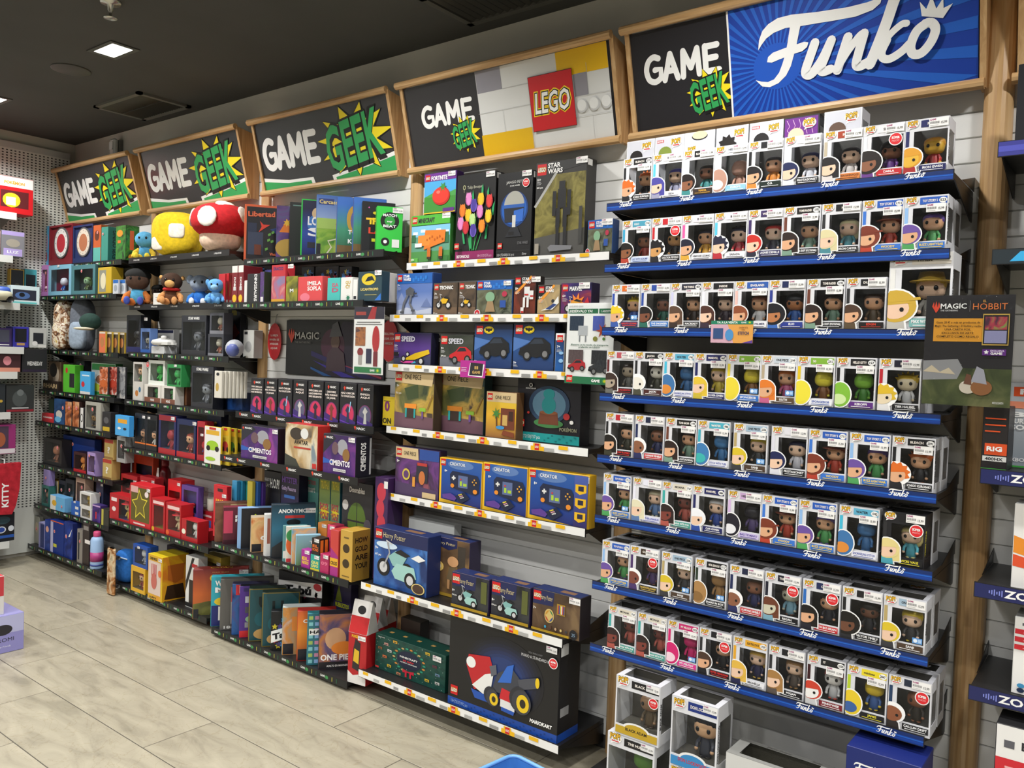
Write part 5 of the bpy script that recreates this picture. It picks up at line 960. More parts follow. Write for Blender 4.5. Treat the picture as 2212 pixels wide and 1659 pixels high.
def d_kart(F, w, h):
    F.rect(.001, .001, w-.001, .085*h, '#14459c')
    for k in range(26): F.k = 2; F.rect(w*(.2+.03*k), h*(.01+.02*(k % 3)), w*(.215+.03*k), h*(.025+.02*(k % 3)), '#0f3578')
    for k in range(7): F.k = 2+k*.2; F.ell(.52*w, .5*h, (.36-.03*k)*w, (.40-.035*k)*h, ['#15161d', '#171a26', '#191e33', '#1c2340', '#1e294e', '#20305c', '#23376a'][k], 32)
    F.k = 5; lego_sq(F, .03*w, .12*h, .1*h); F.text('18+|72037|1972 pcs', .04*w, .03*h, .035*h, '#9ab8e0', -.005, 0, 'l', .16*w); F.text('MARIO & STANDARD KART', .96*w, .78*h, .030*h, '#dcdcdc', -.005, 0, 'r', .28*w); F.text('LEGO MARIO KART', .8*w, .83*h, .018*h, '#8a8a8c', -.005, 0, 'c', .12*w); F.text('MARIOKART', .96*w, .13*h, .035*h, WHITE, .04, .15, 'r', .19*w)
    # go-kart with an empty seat
    wheel(F, .36*w, .52*h, .05*w, '#e3c01c'); F.poly([(.18*w, .50*h), (.2*w, .62*h), (.4*w, .66*h), (.44*w, .52*h), (.34*w, .3*h), (.26*w, .26*h)], '#b81f26'); F.poly([(.24*w, .30*h), (.36*w, .46*h), (.44*w, .5*h), (.42*w, .34*h), (.35*w, .24*h)], '#e4e4e0'); F.poly([(.23*w, .26*h), (.38*w, .24*h), (.4*w, .17*h), (.27*w, .17*h)], '#1f4fa8'); F.ell(.225*w, .54*h, .045*w, .06*h, '#e8e8e4', 20)
    F.poly([(.42*w, .30*h), (.62*w, .34*h), (.7*w, .5*h), (.6*w, .62*h), (.48*w, .52*h)], '#3c3f48'); F.poly([(.40*w, .56*h), (.46*w, .60*h), (.47*w, .50*h), (.42*w, .46*h)], '#5a5d66'); F.poly([(.48*w, .42*h), (.56*w, .62*h), (.62*w, .66*h), (.6*w, .46*h)], '#2f66c0'); F.poly([(.5*w, .26*h), (.52*w, .38*h), (.63*w, .36*h), (.64*w, .24*h)], '#c2242c'); F.poly([(.51*w, .18*h), (.51*w, .26*h), (.64*w, .25*h), (.64*w, .17*h)], '#dcdcda'); F.poly([(.52*w, .14*h), (.52*w, .18*h), (.64*w, .17*h), (.63*w, .13*h)], '#1f4fa8')
    F.poly([(.66*w, .52*h), (.82*w, .60*h), (.84*w, .5*h), (.68*w, .42*h)], '#4a4c54'); F.ell(.83*w, .55*h, .018*w, .055*h, '#e3c01c', 14)
    for x, y, r in ((.44, .24, .062), (.70, .30, .088)): F.ell((x-.02)*w, (y+.02)*h, r*w, r*w*1.02, '#2c2d33', 26); F.ell(x*w, y*h, r*.95*w, r*.98*w, '#3a3b42', 26); F.ell((x+.012)*w, (y-.01)*h, r*.62*w, r*.72*w, '#e3c01c', 22); F.ell((x+.012)*w, (y-.01)*h, r*.3*w, r*.36*w, '#2a2618', 14)
GRP = 'brick toy boxes on the white-edged shelves'
def brick(label, key, ck, xl, yt, xr, d, body, draw, sb=.012, z0=None, w=None, stk=None, sup=None, tilt=0, top=None, side=None):
    x, y, z, w, h, d = fit(key, ck, xl, yt, xr, d, sb, z0, w)
    r = carton('toy_set_box', label, 'toy box', GRP, (x, y, z), w, h, d, body, draw, top, side, tilt=tilt)
    if stk: stick(r, w*stk[0]-.05, h*stk[1]-.024, -.001, stk[2] if len(stk) > 2 else 1)
    if sup: stick(r, w*sup[0], h*sup[1], -.0015, 1, SUP, 'discount_sticker')
    return (x, y, z, w, h)
def side_lbl(F, d, h): F.rect(.1*d, h-.03, .55*d, h-.005, '#e6e6e2')
a = brick('green box with an orange blocky fox toy, under the tomato box', 'L1', 'h', 128, 585, 486, .06, '#3f8a3a', d_fox, stk=(1.0, 1.0))
brick('small blue box with a red tomato, standing on the fox box', 'L1', 'h', 245, 200, 540, .05, '#4a2a6a', d_tomato, z0=a[2]+a[4], stk=(1.0, 1.0, .9))
brick('tall black box with a bouquet of bright tulips', 'L1', 'h', 546, 212, 903, .06, '#1a1a1b', d_tulip, stk=(.98, 1.0), side=side_lbl, sb=.014)
brick('tall black box with a blue and grey dome and red sticker', 'L1', 'h', 922, 197, 1240, .07, '#141416', d_helmet, stk=(.98, 1.0), sup=(.83, .86), side=side_lbl, sb=.008)
brick('tallest grey-green box with a thin dark machine on a stand', 'L1', 'h', 1272, 100, 1738, .075, '#2f2e2c', d_robot, stk=(1.0, 1.0, 1.1), side=side_lbl)
brick('small blue-topped box with a green shape, at the end of the tulip shelf', 'L1', 'h', 1745, 622, 2050, .05, '#2a4a7c', d_green4, stk=(1.0, 1.0), w=.118, sb=.02)
brick('pale blue box with a grey walking machine in snow', 'L2', 'r', 238, 130, 555, .06, '#2a4a8c', d_walker, w=None, sb=.03)
brick('brown box with a yellow motorbike, beside the snow walker box', 'L2', 'r', 560, 212, 776, .06, '#3a3028', d_tech, sb=.012)
brick('brown box with a yellow motorbike, beside the green shape box', 'L2', 'r', 783, 202, 940, .06, '#3a3028', d_tech, sb=.014)
brick('blue-topped box with a green shape and red 4+ badge', 'L2', 'r', 945, 190, 1262, .05, '#2a4a7c', d_green4, stk=(1.02, 1.0, .8))
brick('tall dark red box with a white jointed machine', 'L2', 'r', 1275, 150, 1470, .06, '#26201e', d_red, stk=(1.25, .98, .9))
brick('sand-coloured box with a small white and blue spaceship', 'L2', 'r', 1482, 228, 1682, .06, '#5a5040', d_ship, sb=.01)
brick('violet box with a flaming motorbike', 'L2', 'r', 1690, 212, 1962, .06, '#221d40', d_marv, stk=(.95, 1.0))
brick('dark violet box with a yellow racing car', 'L3', 'r', 210, 648, 542, .05, '#23223c', d_speed1)
brick('narrow brown motorbike box between two racing car boxes', 'L3', 'r', 546, 672, 616, .05, '#3a3028', d_tech, sb=.03)
brick('dark grey box with a red sports car', 'L3', 'r', 620, 665, 915, .05, '#262826', d_speed2)
brick('navy box with a black bat car, beside the red sports car box', 'L3', 'r', 925, 568, 1264, .05, '#10182c', d_bat)
brick('navy box with a black bat car, beside the narrow blue box', 'L3', 'r', 1270, 562, 1636, .05, '#10182c', d_bat)
brick('narrow blue box with a white top at the bat car shelf end', 'L3', 'r', 1641, 655, 1722, .05, '#e6e6e6', d_bluebox)
brick('parchment-topped box with a harbour restaurant, nearest the oak upright', 'L4', 'r', 222, 984, 570, .055, '#4a3c2c', d_one)
brick('parchment-topped box with a harbour restaurant, beside the small yellow beach box', 'L4', 'r', 578, 998, 1015, .055, '#2c4a4c', d_one, sb=.016)
brick('small yellow box with a palm tree and wooden hut', 'L4', 'r', 1030, 1165, 1300, .05, '#6a4a2c', d_one_s, sb=.006)
brick('large navy box with a teal shape on a tree stump', 'L4', 'r', 1308, 1025, 1872, .07, '#16161f', d_munch)
brick('violet box with a parchment corner and fairground toys', 'L5', 's', 268, 175, 655, .05, '#33244a', d_one_p, w=None)
for i_, (xl, yt, xr, t_) in enumerate(((658, 275, 1036, 'beside the violet fairground box'), (1042, 320, 1438, 'in the middle of its row'))):
    brick('yellow and blue box with a handheld game console, '+t_, 'L5', 's', xl, yt, xr, .05, '#d8a81c', d_creator, sb=.010)
brick('wide yellow and blue console box with two side pictures and price sticker', 'L5', 's', 1443, 370, 1985, .05, '#d8a81c', d_creator3, sb=.008, stk=(1.0, .97))
def top_hp(F, w, d): F.rect(.005, .005, w-.005, d-.005, '#1d2a58'); F.rect(.5*w, .3*d, .8*w, .7*d, '#7a5a44')
brick('blue box with a motorbike and pale green sidecar under clouds', 'L6', 's', 80, 885, 553, .085, '#1c2a58', d_hp1, sb=.025, top=top_hp)
brick('tall brown box with a tan figure shape and gold foot band', 'L6', 's', 558, 958, 925, .075, '#2c2440', d_hp2, sb=.105, stk=None, top=top_hp)
brick('small dark box with a sidecar motorbike, next to the tall brown box', 'L6', 't', 820, 50, 1122, .075, '#2a2040', d_hp3, sb=.026, top=top_hp)
brick('small dark box with a sidecar motorbike, next to the classroom box', 'L6', 't', 1143, 115, 1458, .075, '#2a2040', d_hp3, sb=.028, top=top_hp)
brick('small brown box with a round wheel of colours in a classroom', 'L6', 't', 1480, 185, 1870, .075, '#241c20', d_hp5, sb=.03, stk=(1.0, .99), top=top_hp)
def top_cal(F, w, d): F.rect(.004, .004, w-.004, d-.004, '#12493f'); [F.rect(w*(.1+.2*k), d*.4, w*(.15+.2*k), d*.55, '#c9a05a') for k in range(5)]
x, y, z, w, h = place('L7', 't', 195, 552, 768, .07); reg(x, y, w, .11, z, z+h)
r = carton('advent_calendar_box', 'dark green calendar box with a wreath and red bow', 'box', None, (x, y, z), w, h, .11, '#12493f', d_cal, top_cal); stick(r, w*.86-.01, h*.86-.012, -.003)
x, y, z, w, h = place('L7', 't', 805, 392, 1702, .012)
h = min(h, SH['L6'][1]-SH['L7'][1]-.024)
r = carton('toy_set_box', 'large black box with a red go-kart and blue foot band', 'toy box', GRP, (x, y, z), w, h, .145, '#141416', d_kart, None, lambda F, d, h: (F.rect(.001, .001, d-.001, h-.001, '#141417'), F.rect(.001, .001, d-.001, .085*h, '#14459c'), F.rect(.1*d, .25*h, .5*d, .34*h, '#9a9a9a'), F.rect(.05*d, h-.05, .4*d, h-.005, '#dcdcd8'))); stick(r, w*.93-.02, h*.93-.012, -.004); stick(r, w*.955, h*.80, -.004, 1.1, SUP, 'discount_sticker')

# ------------------------------------------------------------------ games and merchandise: small drawing helpers
def G(bg=None, t='', tc=WHITE, ty=.72, th=.09, tw=.85, pic=(), band=None, bd=None, sub=None, rot=0, vt=0, al='c', tx=.5):
    def dr(F, w, h):
        m_ = .0015
        if bd: F.rect(m_, m_, w-m_, h-m_, bd); m_ = .006 if w > .05 else .003
        if bg: F.rect(m_, m_, w-m_, h-m_, bg)
        if band: F.rect(m_, band[0]*h, w-m_, band[1]*h, band[2])
        for p_ in pic:
            k, x, y, a, b, c = p_[:6]
            if k == 'e': F.ell(x*w, y*h, a*w, b*h, c, 20)
            elif k == 'r': F.rect(x*w, y*h, a*w, b*h, c)
            elif k == 's': F.star(x*w, y*h, a*w, p_[6] if len(p_) > 6 else 8, c, .5)
            elif k == 't': F.text(p_[6], x*w, y*h, b*h, c, .03, 0, 'c', a*w)
            elif k == 'p': F.poly([(u*w, v*h) for u, v in x], c)
        if t:
            if vt: F.text(t, tx*w, ty*h, th*w, tc, .03, 0, 'c', tw*h, -math.pi/2)
            else:
                for i_, ln in enumerate(t.split('/')): F.text(ln, tx*w, (ty-i_*th*1.35)*h, th*h, tc, .03, 0, al, tw*w, rot)
        if sub: F.text(sub, .5*w, .05*h, .035*h, tc, .01, 0, 'c', .6*w)
    return dr
def box(label, key, ck, xl, yt, xr, d, body, draw=None, sb=.012, z0=None, w=None, h=None, rz=0, stk=None, sup=None, top=None, side=None, cat='game box', grp='board games', nm='game_box'):
    x, y, z, w, hh, d = fit(key, ck, xl, yt, xr, d, sb, z0, w, h, rz)
    r = carton(nm, label, cat, grp, (x, y, z), w, hh, d, body, draw, top, side, rz)
    if stk: stick(r, w*stk[0]-.05*stk[2], hh*stk[1]-.024*stk[2], -.001, stk[2])
    if sup: stick(r, w*sup[0], hh*sup[1], -.0012, sup[2], SUP, 'discount_sticker')
    return x, y, z, w, hh, d
def covers(key, ck, items, a, t0, grp, nm='game_box', sb=.006):
    a = math.radians(a); prev = None; D, z, sx0, sx1 = SH[key]
    for (label, xl, yt, w, body, draw, *o) in items:
        o = o[0] if o else {}
        p_ = at(*C(ck, xl, yt), D+sb); h = p_.z-z; t = o.get('t', t0)
        if prev is not None: t = min(t, (p_.x-prev)*math.sin(a)-.0025)
        t = max(t, .006); prev = p_.x
        w = min(w, (2.9-D-sb-.006)/math.sin(a))
        r = carton(nm, label, 'game box', grp, (p_.x, p_.y, z), w, h, t, body, draw, o.get('top'), None, a); reg(p_.x, p_.y, w, t, z, z+h, a)
        if 'stk' in o: stick(r, w*o['stk'][0]-.05, h*o['stk'][1]-.024, -.001)
# top shelf of the board game bay
def d_carc(F, w, h):
    F.rect(.002, .002, w-.002, .45*h, art('#3f7a2c', '#7fa83c', '#a8b85a', scale=16)); F.rect(.002, .45*h, w-.002, h-.002, vgrad('#c9d8e6', '#3a66b0', h)); F.rect(.002, .45*h, w-.002, .62*h, '#9ab85a'); F.rect(.06*w, .84*h, .5*w, .94*h, '#2a3a78'); F.text('Carcassonne', .08*w, .86*h, .06*h, '#e3cf7a', .02, 0, 'l', .86*w)
    F.stroke([(.3*w, .02*h), (.45*w, .15*h), (.35*w, .25*h), (.65*w, .3*h), (.6*w, .42*h)], .008, '#d8d2b4'); F.poly([(.55*w, .52*h), (.62*w, .6*h), (.72*w, .56*h), (.85*w, .62*h), (.9*w, .52*h)], '#a5854a'); F.rect(.02*w, .02*h, .14*w, .2*h, '#1a1c24')
def d_lib(F, w, h):
    F.rect(.002, .002, w-.002, h-.002, '#d8623a'); F.rect(.012, .012, w-.012, h-.012, '#211f22'); F.rect(.02, .12*h, .55*w, .52*h, '#3a4258'); F.rect(.1*w, .52*h, .36*w, .68*h, '#2a3148')
    for c, b in (('#8a2a1c', .06), ('#e8744a', .02)): F.text('Libertad', .5*w, .80*h, .085*h, c, b, 0, 'c', .78*w, .04)
    F.poly([(.45*w, .72*h), (.55*w, .66*h), (.75*w, .66*h), (.6*w, .6*h), (.42*w, .52*h), (.5*w, .62*h)], '#d8402c'); F.poly([(.75*w, .58*h), (.95*w, .5*h), (.95*w, .62*h)], '#2a3f78')
    for x, y in ((.7, .46), (.8, .5), (.68, .36), (.78, .34), (.62, .2)): F.poly([(x*w, y*h), ((x+.08)*w, (y+.02)*h), ((x+.07)*w, (y+.06)*h), ((x-.01)*w, (y+.04)*h)], '#6aa84a')
    F.rect(.3*w, .12*h, .5*w, .3*h, '#6a3420'); F.text('Viva', .84*w, .12*h, .05*h, '#e8744a', .03, 0, 'c', .18*w)
covers('G1', 'g', [
 ('orange-framed black game box at the start of the games shelf', 258, 212, .185, '#d8623a', d_lib),
 ('game box with a volcano erupting on an island', 622, 228, .16, '#3a2a5c', G(art('#3a2a6a', '#6a4a8c', '#3a7a94', scale=9), '', pic=[('p', [(.1, .5), (.35, .75), (.6, .5)], 0, 0, 0, '#e8822a'), ('e', .4, .2, .42, .18, '#c2a04a'), ('s', .35, .68, .14, 0, '#f0c23a', 7)])),
 ('plain black game box with a teal smoke shape', 773, 188, .16, '#16181a', G('#171a1b', '', pic=[('e', .62, .5, .26, .2, '#2a5a5c'), ('e', .6, .52, .16, .12, '#5a9a98'), ('r', .1, .93, .6, .95, '#6a8a88')])),
 ('navy game box in a bright green frame', 905, 153, .17, '#2fb548', G(vgrad('#191a4c', '#16143c', .25, '#2a4a9c'), 'LOVE/S', ty=.56, th=.14, tw=.6, bd='#2fc84a', pic=[('e', .48, .58, .3, .16, '#3a74b8'), ('e', .46, .76, .14, .1, '#d8b88a'), ('r', .2, .16, .62, .26, '#2a2a30')])),
 ('landscape game box of green fields under a blue sky', 1078, 103, .175, '#5a7ab8', d_carc),
 ('blue game kit box with a gold arch', 1313, 128, .16, '#3a5aa0', G(vgrad('#2c4a34', '#3a6ab8', .25, '#3f8a6a'), 'KIT', ty=.2, th=.07, tw=.3, pic=[('e', .6, .62, .3, .26, '#b8923a'), ('e', .62, .6, .2, .2, '#5a5f94'), ('t', .55, .36, .4, .07, '#f0f0f0', 'TOA'), ('r', .02, .02, .98, .16, '#6a5430')])),
 ('second blue gold-arched kit box behind the starry black one', 1500, 132, .16, '#3a5aa0', G(vgrad('#2c4a34', '#3a6ab8', .25, '#3f8a6a'), '', pic=[('e', .6, .62, .3, .26, '#b8923a'), ('r', .02, .02, .98, .16, '#6a5430')])),
 ('black starry game box with yellow and red lettering', 1598, 178, .16, '#17161a', G('#17161c', 'iPA', ty=.56, th=.12, tw=.55, tc='#f0c82a', pic=[('r', .12, .64, .9, .68, '#e8b02a'), ('t', .5, .38, .6, .11, '#d8402c', 'LAE'), ('r', .3, .22, .9, .28, '#c8d02a'), ('e', .4, .78, .08, .03, '#d8c02a'), ('s', .8, .9, .03, 0, '#f0f0f0', 4), ('s', .2, .88, .03, 0, '#d85ab0', 4)])),
 ('bright green game box with a black record', 1763, 233, .125, '#2fae3c', G('#35c244', '', pic=[('e', .5, .68, .36, .2, '#1a1c1a'), ('e', .5, .68, .2, .11, '#2f9a3a'), ('t', .5, .78, .52, .055, '#f0f0f0', 'MATCH'), ('t', .5, .655, .2, .04, '#f0f0f0', 'my'), ('t', .5, .54, .5, .055, '#f0f0f0', 'BEAT'), ('e', .34, .22, .16, .09, '#1a1c1a'), ('e', .34, .22, .07, .04, '#f0f0f0'), ('r', .6, .1, .88, .28, '#e8eae6')]), {'stk': (1.0, .98)})], 53, .06, 'games on the top shelf')
# second shelf
gs = 'small games on the second shelf'
box('dark red pack with yellow foot, nearer the plush toys', 'G2', 'g', 115, 920, 180, .12, '#7a1f26', G('#7a1f26', 'DOBL', vt=1, ty=.55, tx=.4, th=.28, tw=.3, band=(.82, 1, '#e8e4dc'), pic=[('e', .5, .14, .35, .1, '#e3b82a'), ('r', .3, .35, .75, .45, '#c9c9c9')]), grp=gs)
box('dark red pack with yellow foot, nearer the black dinosaur pack', 'G2', 'g', 186, 915, 246, .12, '#7a1f26', G('#7a1f26', 'DOBL', vt=1, ty=.55, tx=.4, th=.28, tw=.3, band=(.82, 1, '#e8e4dc'), pic=[('e', .5, .14, .35, .1, '#e3b82a'), ('r', .3, .35, .75, .45, '#c9c9c9')]), grp=gs)
def flowers(F, w, h):
    rnd = random.Random(4); F.rect(.002, .002, w-.002, h-.002, '#17171a')
    for k in range(int(26)): F.k = 2+k % 3; F.star(rnd.uniform(.06, .94)*w, rnd.uniform(.06, .94)*h, .016, 5, ('#3a7ab8', '#c2b02a', '#b02a4a', '#3a7ab8', '#4a3a7c')[k % 5], .5, rnd.random())
box('black flower-print box behind the red packs', 'G2', 'g', 300, 900, 560, .05, '#17171a', flowers, sb=.15, grp=gs)
box('small plain white pack beside the dinosaur pack', 'G2', 'g', 252, 1085, 283, .08, '#e0e0dc', None, grp=gs)
box('black pack with white dinosaur lettering', 'G2', 'g', 288, 1010, 430, .09, '#26262a', G('#26262a', 'DINGSAURS', vt=1, ty=.52, tx=.58, th=.2, tw=.9, pic=[]), grp=gs)
box('narrow green and violet pack', 'G2', 'g', 434, 985, 482, .09, '#2a3a2c', G(art('#2a4a34', '#5a3a7c', '#2a2a3c', scale=20), '', pic=[('r', .2, .05, .8, .2, '#e0e0dc')]), grp=gs)
box('narrow indigo pack beside the red box', 'G2', 'g', 485, 965, 556, .09, '#2c2c5c', G(art('#2c2c5c', '#4a4a94', '#23233c', scale=20), '', pic=[('r', .15, .05, .6, .18, '#e0e0dc')]), grp=gs)
box('red game box with a blue sky picture and price sticker', 'G2', 'g', 565, 912, 722, .06, '#c2303a', G(art('#5a8ab8', '#c25a6a', '#e0c4b0', scale=10), 'DRACCO', tc='#2a3a78', ty=.86, th=.08, tw=.7, band=(.7, 1, '#c2303a'), pic=[('r', .02, .02, .98, .1, '#d8a02a')]), stk=(1.6, 1, .9), grp=gs)
box('olive and yellow game box next to the red blower box', 'G2', 'g', 728, 1038, 862, .06, '#5a5a24', G(art('#3a3a1c', '#8a8a2a', '#c2a02a', scale=14), 'M', ty=.4, th=.12, tw=.3), grp=gs)
box('coral red box with white capital lettering', 'G2', 'g', 866, 1045, 1142, .05, '#cf4a4c', G('#d8484c', 'IMELA/SOPLA', ty=.66, th=.15, tw=.56, tx=.68, pic=[('e', .3, .2, .2, .16, '#e87a8c')]), grp=gs)
box('plain turquoise game box with pink letters', 'G2', 'g', 1200, 1058, 1345, .06, '#3aa8a4', G('#49b8b2', 'ISA/D', tc='#c24a6a', ty=.62, th=.16, tw=.5, tx=.62), grp=gs)
box('white game box with scattered coloured letters', 'G2', 'g', 1352, 1050, 1485, .06, '#d8d8d4', G('#e2e2de', 'QU/CY', tc='#c2a02a', ty=.72, th=.13, tw=.4, tx=.62, pic=[('s', .65, .15, .2, 0, '#2a7a5c', 8)]), grp=gs)
box('small white marker pack', 'G2', 'g', 1490, 1075, 1540, .04, '#d0d0cc', G('#e2e2de', '', pic=[('r', .2, .1, .8, .25, '#23232c')]), grp=gs)
box('dark teal box with a wolf silhouette on a yellow moon', 'G2', 'g', 1550, 988, 1820, .05, '#26414c', G('#26414c', 'LICANTROPO', tc='#e3d07a', ty=.36, th=.08, tw=.74, pic=[('e', .45, .74, .3, .2, '#d8c02a'), ('p', [(.3, .66), (.42, .82), (.6, .84), (.72, .66), (.6, .7)], 0, 0, 0, '#17242c'), ('p', [(.72, .02), (.98, .02), (.98, .26)], 0, 0, 0, '#2f6fc4'), ('r', .3, .2, .8, .22, '#c2b46a')]), stk=(1.0, 1.02, .9), grp=gs)
box('brown and white gnome game box at the far end', 'G2', 'g', 1830, 1000, 1905, .05, '#e0ddd8', G('#6a2c1c', '', pic=[('e', .5, .7, .35, .14, '#c2b48a'), ('e', .5, .25, .35, .14, '#d8ccb0')]), sb=.1, grp=gs)
for k, (xl, xr) in enumerate(((905, 1045), (1060, 1325), (1335, 1475))):
    box('black flower-print box with a red discount sticker in the rear of the shelf', 'G2', 'g', xl, 930, xr, .05, '#1b1b1e', flowers, sb=.17, grp='rear flower-print boxes', sup=(.78, .55, .8))
# magic display
D, z, _a, _b = SH['G3']
o_ = [325, 478, 630, 800, 966, 1150, 1326, 1520, 1712]; yy = [912, 915, 925, 935, 945, 958, 968, 982]
tx_ = ['DESCUBRE LOS/LANZAMIENTOS/MÁS RECIENTES', 'DESCUBRE/MÁS FORMAS/DE JUGAR', 'HAZ CRECER/TU COLECCIÓN', 'EMPIEZA/AQUÍ']
def d_magic(k):
    def dr(F, w, h):
        F.rect(.001, .001, w-.001, h-.001, '#1a1a1f'); F.ell(.5*w, .26*h, .40*w, .25*h, '#7a2a6a', 22); F.ell(.52*w, .27*h, .34*w, .22*h, '#c8325a', 22) if k % 4 != 3 else F.ell(.5*w, .26*h, .36*w, .23*h, '#5a5a78', 20)
        F.poly([(.001, .001), (w-.001, .001), (w-.001, .08*h), (.001, .26*h)], '#3a2470'); F.poly([(.001, .08*h), (.7*w, .001), (.8*w, .001), (.001, .11*h)], '#6a3ab0')
        F.poly([(.42*w, .06*h), (.62*w, .06*h), (.58*w, .3*h), (.68*w, .36*h), (.5*w, .46*h), (.36*w, .34*h), (.46*w, .28*h)], ('#2a1f34', '#7a3a2c', '#23304c', '#c9c9c4')[k % 4])
        if k % 4 == 2: F.stroke([(.6*w, .3*h), (.68*w, .56*h)], .006, '#9ad0f0')
        F.poly([(.22*w, .89*h), (.29*w, .93*h), (.36*w, .89*h), (.29*w, .82*h)], '#d8402c'); F.text('MAGIC', .40*w, .86*h, .05*h, WHITE, .03, 0, 'l', .40*w)
        for q, t in enumerate(tx_[k % 4].split('/')): F.text(t, .5*w, (.74-.075*q)*h, .042*h, '#f0e4dc', .03, 0, 'c', .84*w if len(t) > 9 else .6*w)
    return dr
for k in range(8):
    box('black display carton lettered %s, %s the lone end panel' % (tx_[k % 4].split('/')[0].lower(), 'nearer' if k > 3 else 'further from'), 'G3', 'o', o_[k], yy[k], o_[k+1]-14, .11, '#17171b', d_magic(k), nm='card_display_box', cat='display box', grp='black card display cartons')
# poster and hanging tags behind
def poster(name, label, cat, D, cs, t, draw, body, grp=None, hold=None):      # flat sheet from its upper-left, upper-right and lower-left pixels
    a, b, c = [at(*q, D) for q in cs]; w = b.x-a.x; h = a.z-c.z
    r = carton(name, label, cat, grp, (a.x, a.y, c.z), w, h, t, body, draw, lift=.0004); return r, w, h
def d_mposter(F, w, h):
    F.rect(.002, .002, w-.002, h-.002, '#141317'); F.poly([(.35*w, .002), (w-.002, .002), (w-.002, .9*h), (.6*w, .98*h)], '#231630'); F.ell(.5*w, .55*h, .12*w, .3*h, '#4a1c38', 24); F.ell(.85*w, .6*h, .14*w, .36*h, '#2c1738', 24)
    F.poly([(.28*w, .45*h), (.95*w, .002), (w*.8, .002), (.28*w, .36*h)], '#241a5a'); F.poly([(.3*w, .28*h), (.74*w, .002), (.6*w, .002)], '#3a2a9c'); F.poly([(.45*w, .3*h), (.98*w, .05*h), (.98*w, .01*h)], '#a0284a'); F.poly([(.28*w, .16*h), (.5*w, .002), (.42*w, .002), (.28*w, .12*h)], '#1c5a9c')
    F.ell(.53*w, .62*h, .045*w, .13*h, '#6a5048', 20); F.poly([(.44*w, .1*h), (.64*w, .1*h), (.62*w, .42*h), (.56*w, .52*h), (.5*w, .52*h), (.45*w, .4*h)], '#4a3540'); F.poly([(.47*w, .7*h), (.5*w, .92*h), (.55*w, .98*h), (.6*w, .72*h)], '#57565c')
    F.poly([(.03*w, .74*h), (.045*w, .84*h), (.055*w, .72*h), (.068*w, .86*h), (.08*w, .72*h), (.09*w, .84*h), (.10*w, .74*h), (.085*w, .64*h), (.068*w, .58*h), (.05*w, .66*h)], '#d8452c')
    F.text('MAGIC', .105*w, .66*h, .12*h, '#b9b9b6', .02, 0, 'l', .26*w); F.text('THE GATHERING', .105*w, .58*h, .035*h, '#8a8a88', .01, 0, 'l', .17*w)
poster('wall_poster', 'wide black card game poster hung on the slat wall', 'poster', 2.888, [C('o', 722, 268), C('o', 1832, 262), C('o', 706, 868)], .008, d_mposter, '#141317')
for q, txt, lb in (((585, 508), 'LA MEJOR/MANERA DE/APRENDER/A JUGAR', 'red oval hanging tag beside the oak upright left of the poster'), ((1868, 500), 'IDEAL PARA/JUGAR CON/AMIGOS', 'red oval hanging tag partly hidden by the racing car box')):
    c = at(*C('o', *q), 2.882); mb = MB(); n = 20; r_ = .062; hz = .105
    pl = [(r_*math.cos(2*math.pi*i/n), hz*math.sin(2*math.pi*i/n)) for i in range(n)]; mb.prism(pl, '#c2242c', 'y', 0, .002)
    o = mb.obj('hanging_tag', None, (c.x, c.y, c.z)); tag(o, lb, 'tag', 'red oval tags'); mb = MB(); F = Face(mb, (0, -.0006, 0), (1, 0, 0), (0, 0, 1))
    for i_, t in enumerate(txt.split('/')): F.text(t, 0, .030-.024*i_, .011, '#f0dcd8', .02, 0, 'c', None, 0, 1, .10)
    mb.obj('tag_print', o); mb = MB(); mb.tube([(0, .001, hz-.01), (0, .012, hz+.05), (0, .018, hz+.05)], .0025, mat('#cfd3d4', .2), 6); mb.obj('hook', o)
# fourth shelf
def d_cim(F, w, h):
    F.rect(.001, .001, w-.001, h-.001, art('#2a1a44', '#4a2470', '#8a3a8c', scale=6)); F.poly([(.001, .5*h), (.4*w, .9*h), (.3*w, h-.001), (.001, h-.001)], '#232330'); F.poly([(.001, .4*h), (.4*w, .3*h), (.001, .25*h)], '#2a5ab0'); F.text('MAGIC', .1*w, .89*h, .05*h, WHITE, .03, 0, 'l', .2*w); F.poly([(.03*w, .92*h), (.055*w, .95*h), (.08*w, .92*h), (.055*w, .86*h)], '#d8402c')
    F.ell(.60*w, .70*h, .16*w, .2*h, '#9a9aa2', 18); F.ell(.38*w, .66*h, .1*w, .16*h, '#6a5058', 16); F.ell(.72*w, .52*h, .11*w, .16*h, '#8a6434', 16); F.text('CIMIENTOS', .53*w, .24*h, .13*h, '#f2eef2', .03, 0, 'c', .62*w); F.rect(.34*w, .09*h, .72*w, .16*h, '#dcdcda'); F.text('CAJA DE PRINCIPIANTES', .53*w, .105*h, .035*h, '#222', .01, 0, 'c', .34*w) if False else F.text('CAJA DE PRINCIPIANTES', .53*w, .105*h, .035*h, '#222226', .01, 0, 'c', .34*w)
box('violet card starter box with white lettering beside the toy car packs', 'G4', 'p', 400, 80, 786, .07, '#17151f', d_cim, stk=(1.0, .97, .9), side=lambda F, d, h: F.rect(.002, .002, d-.002, h-.002, '#15141c'), grp='card game boxes')
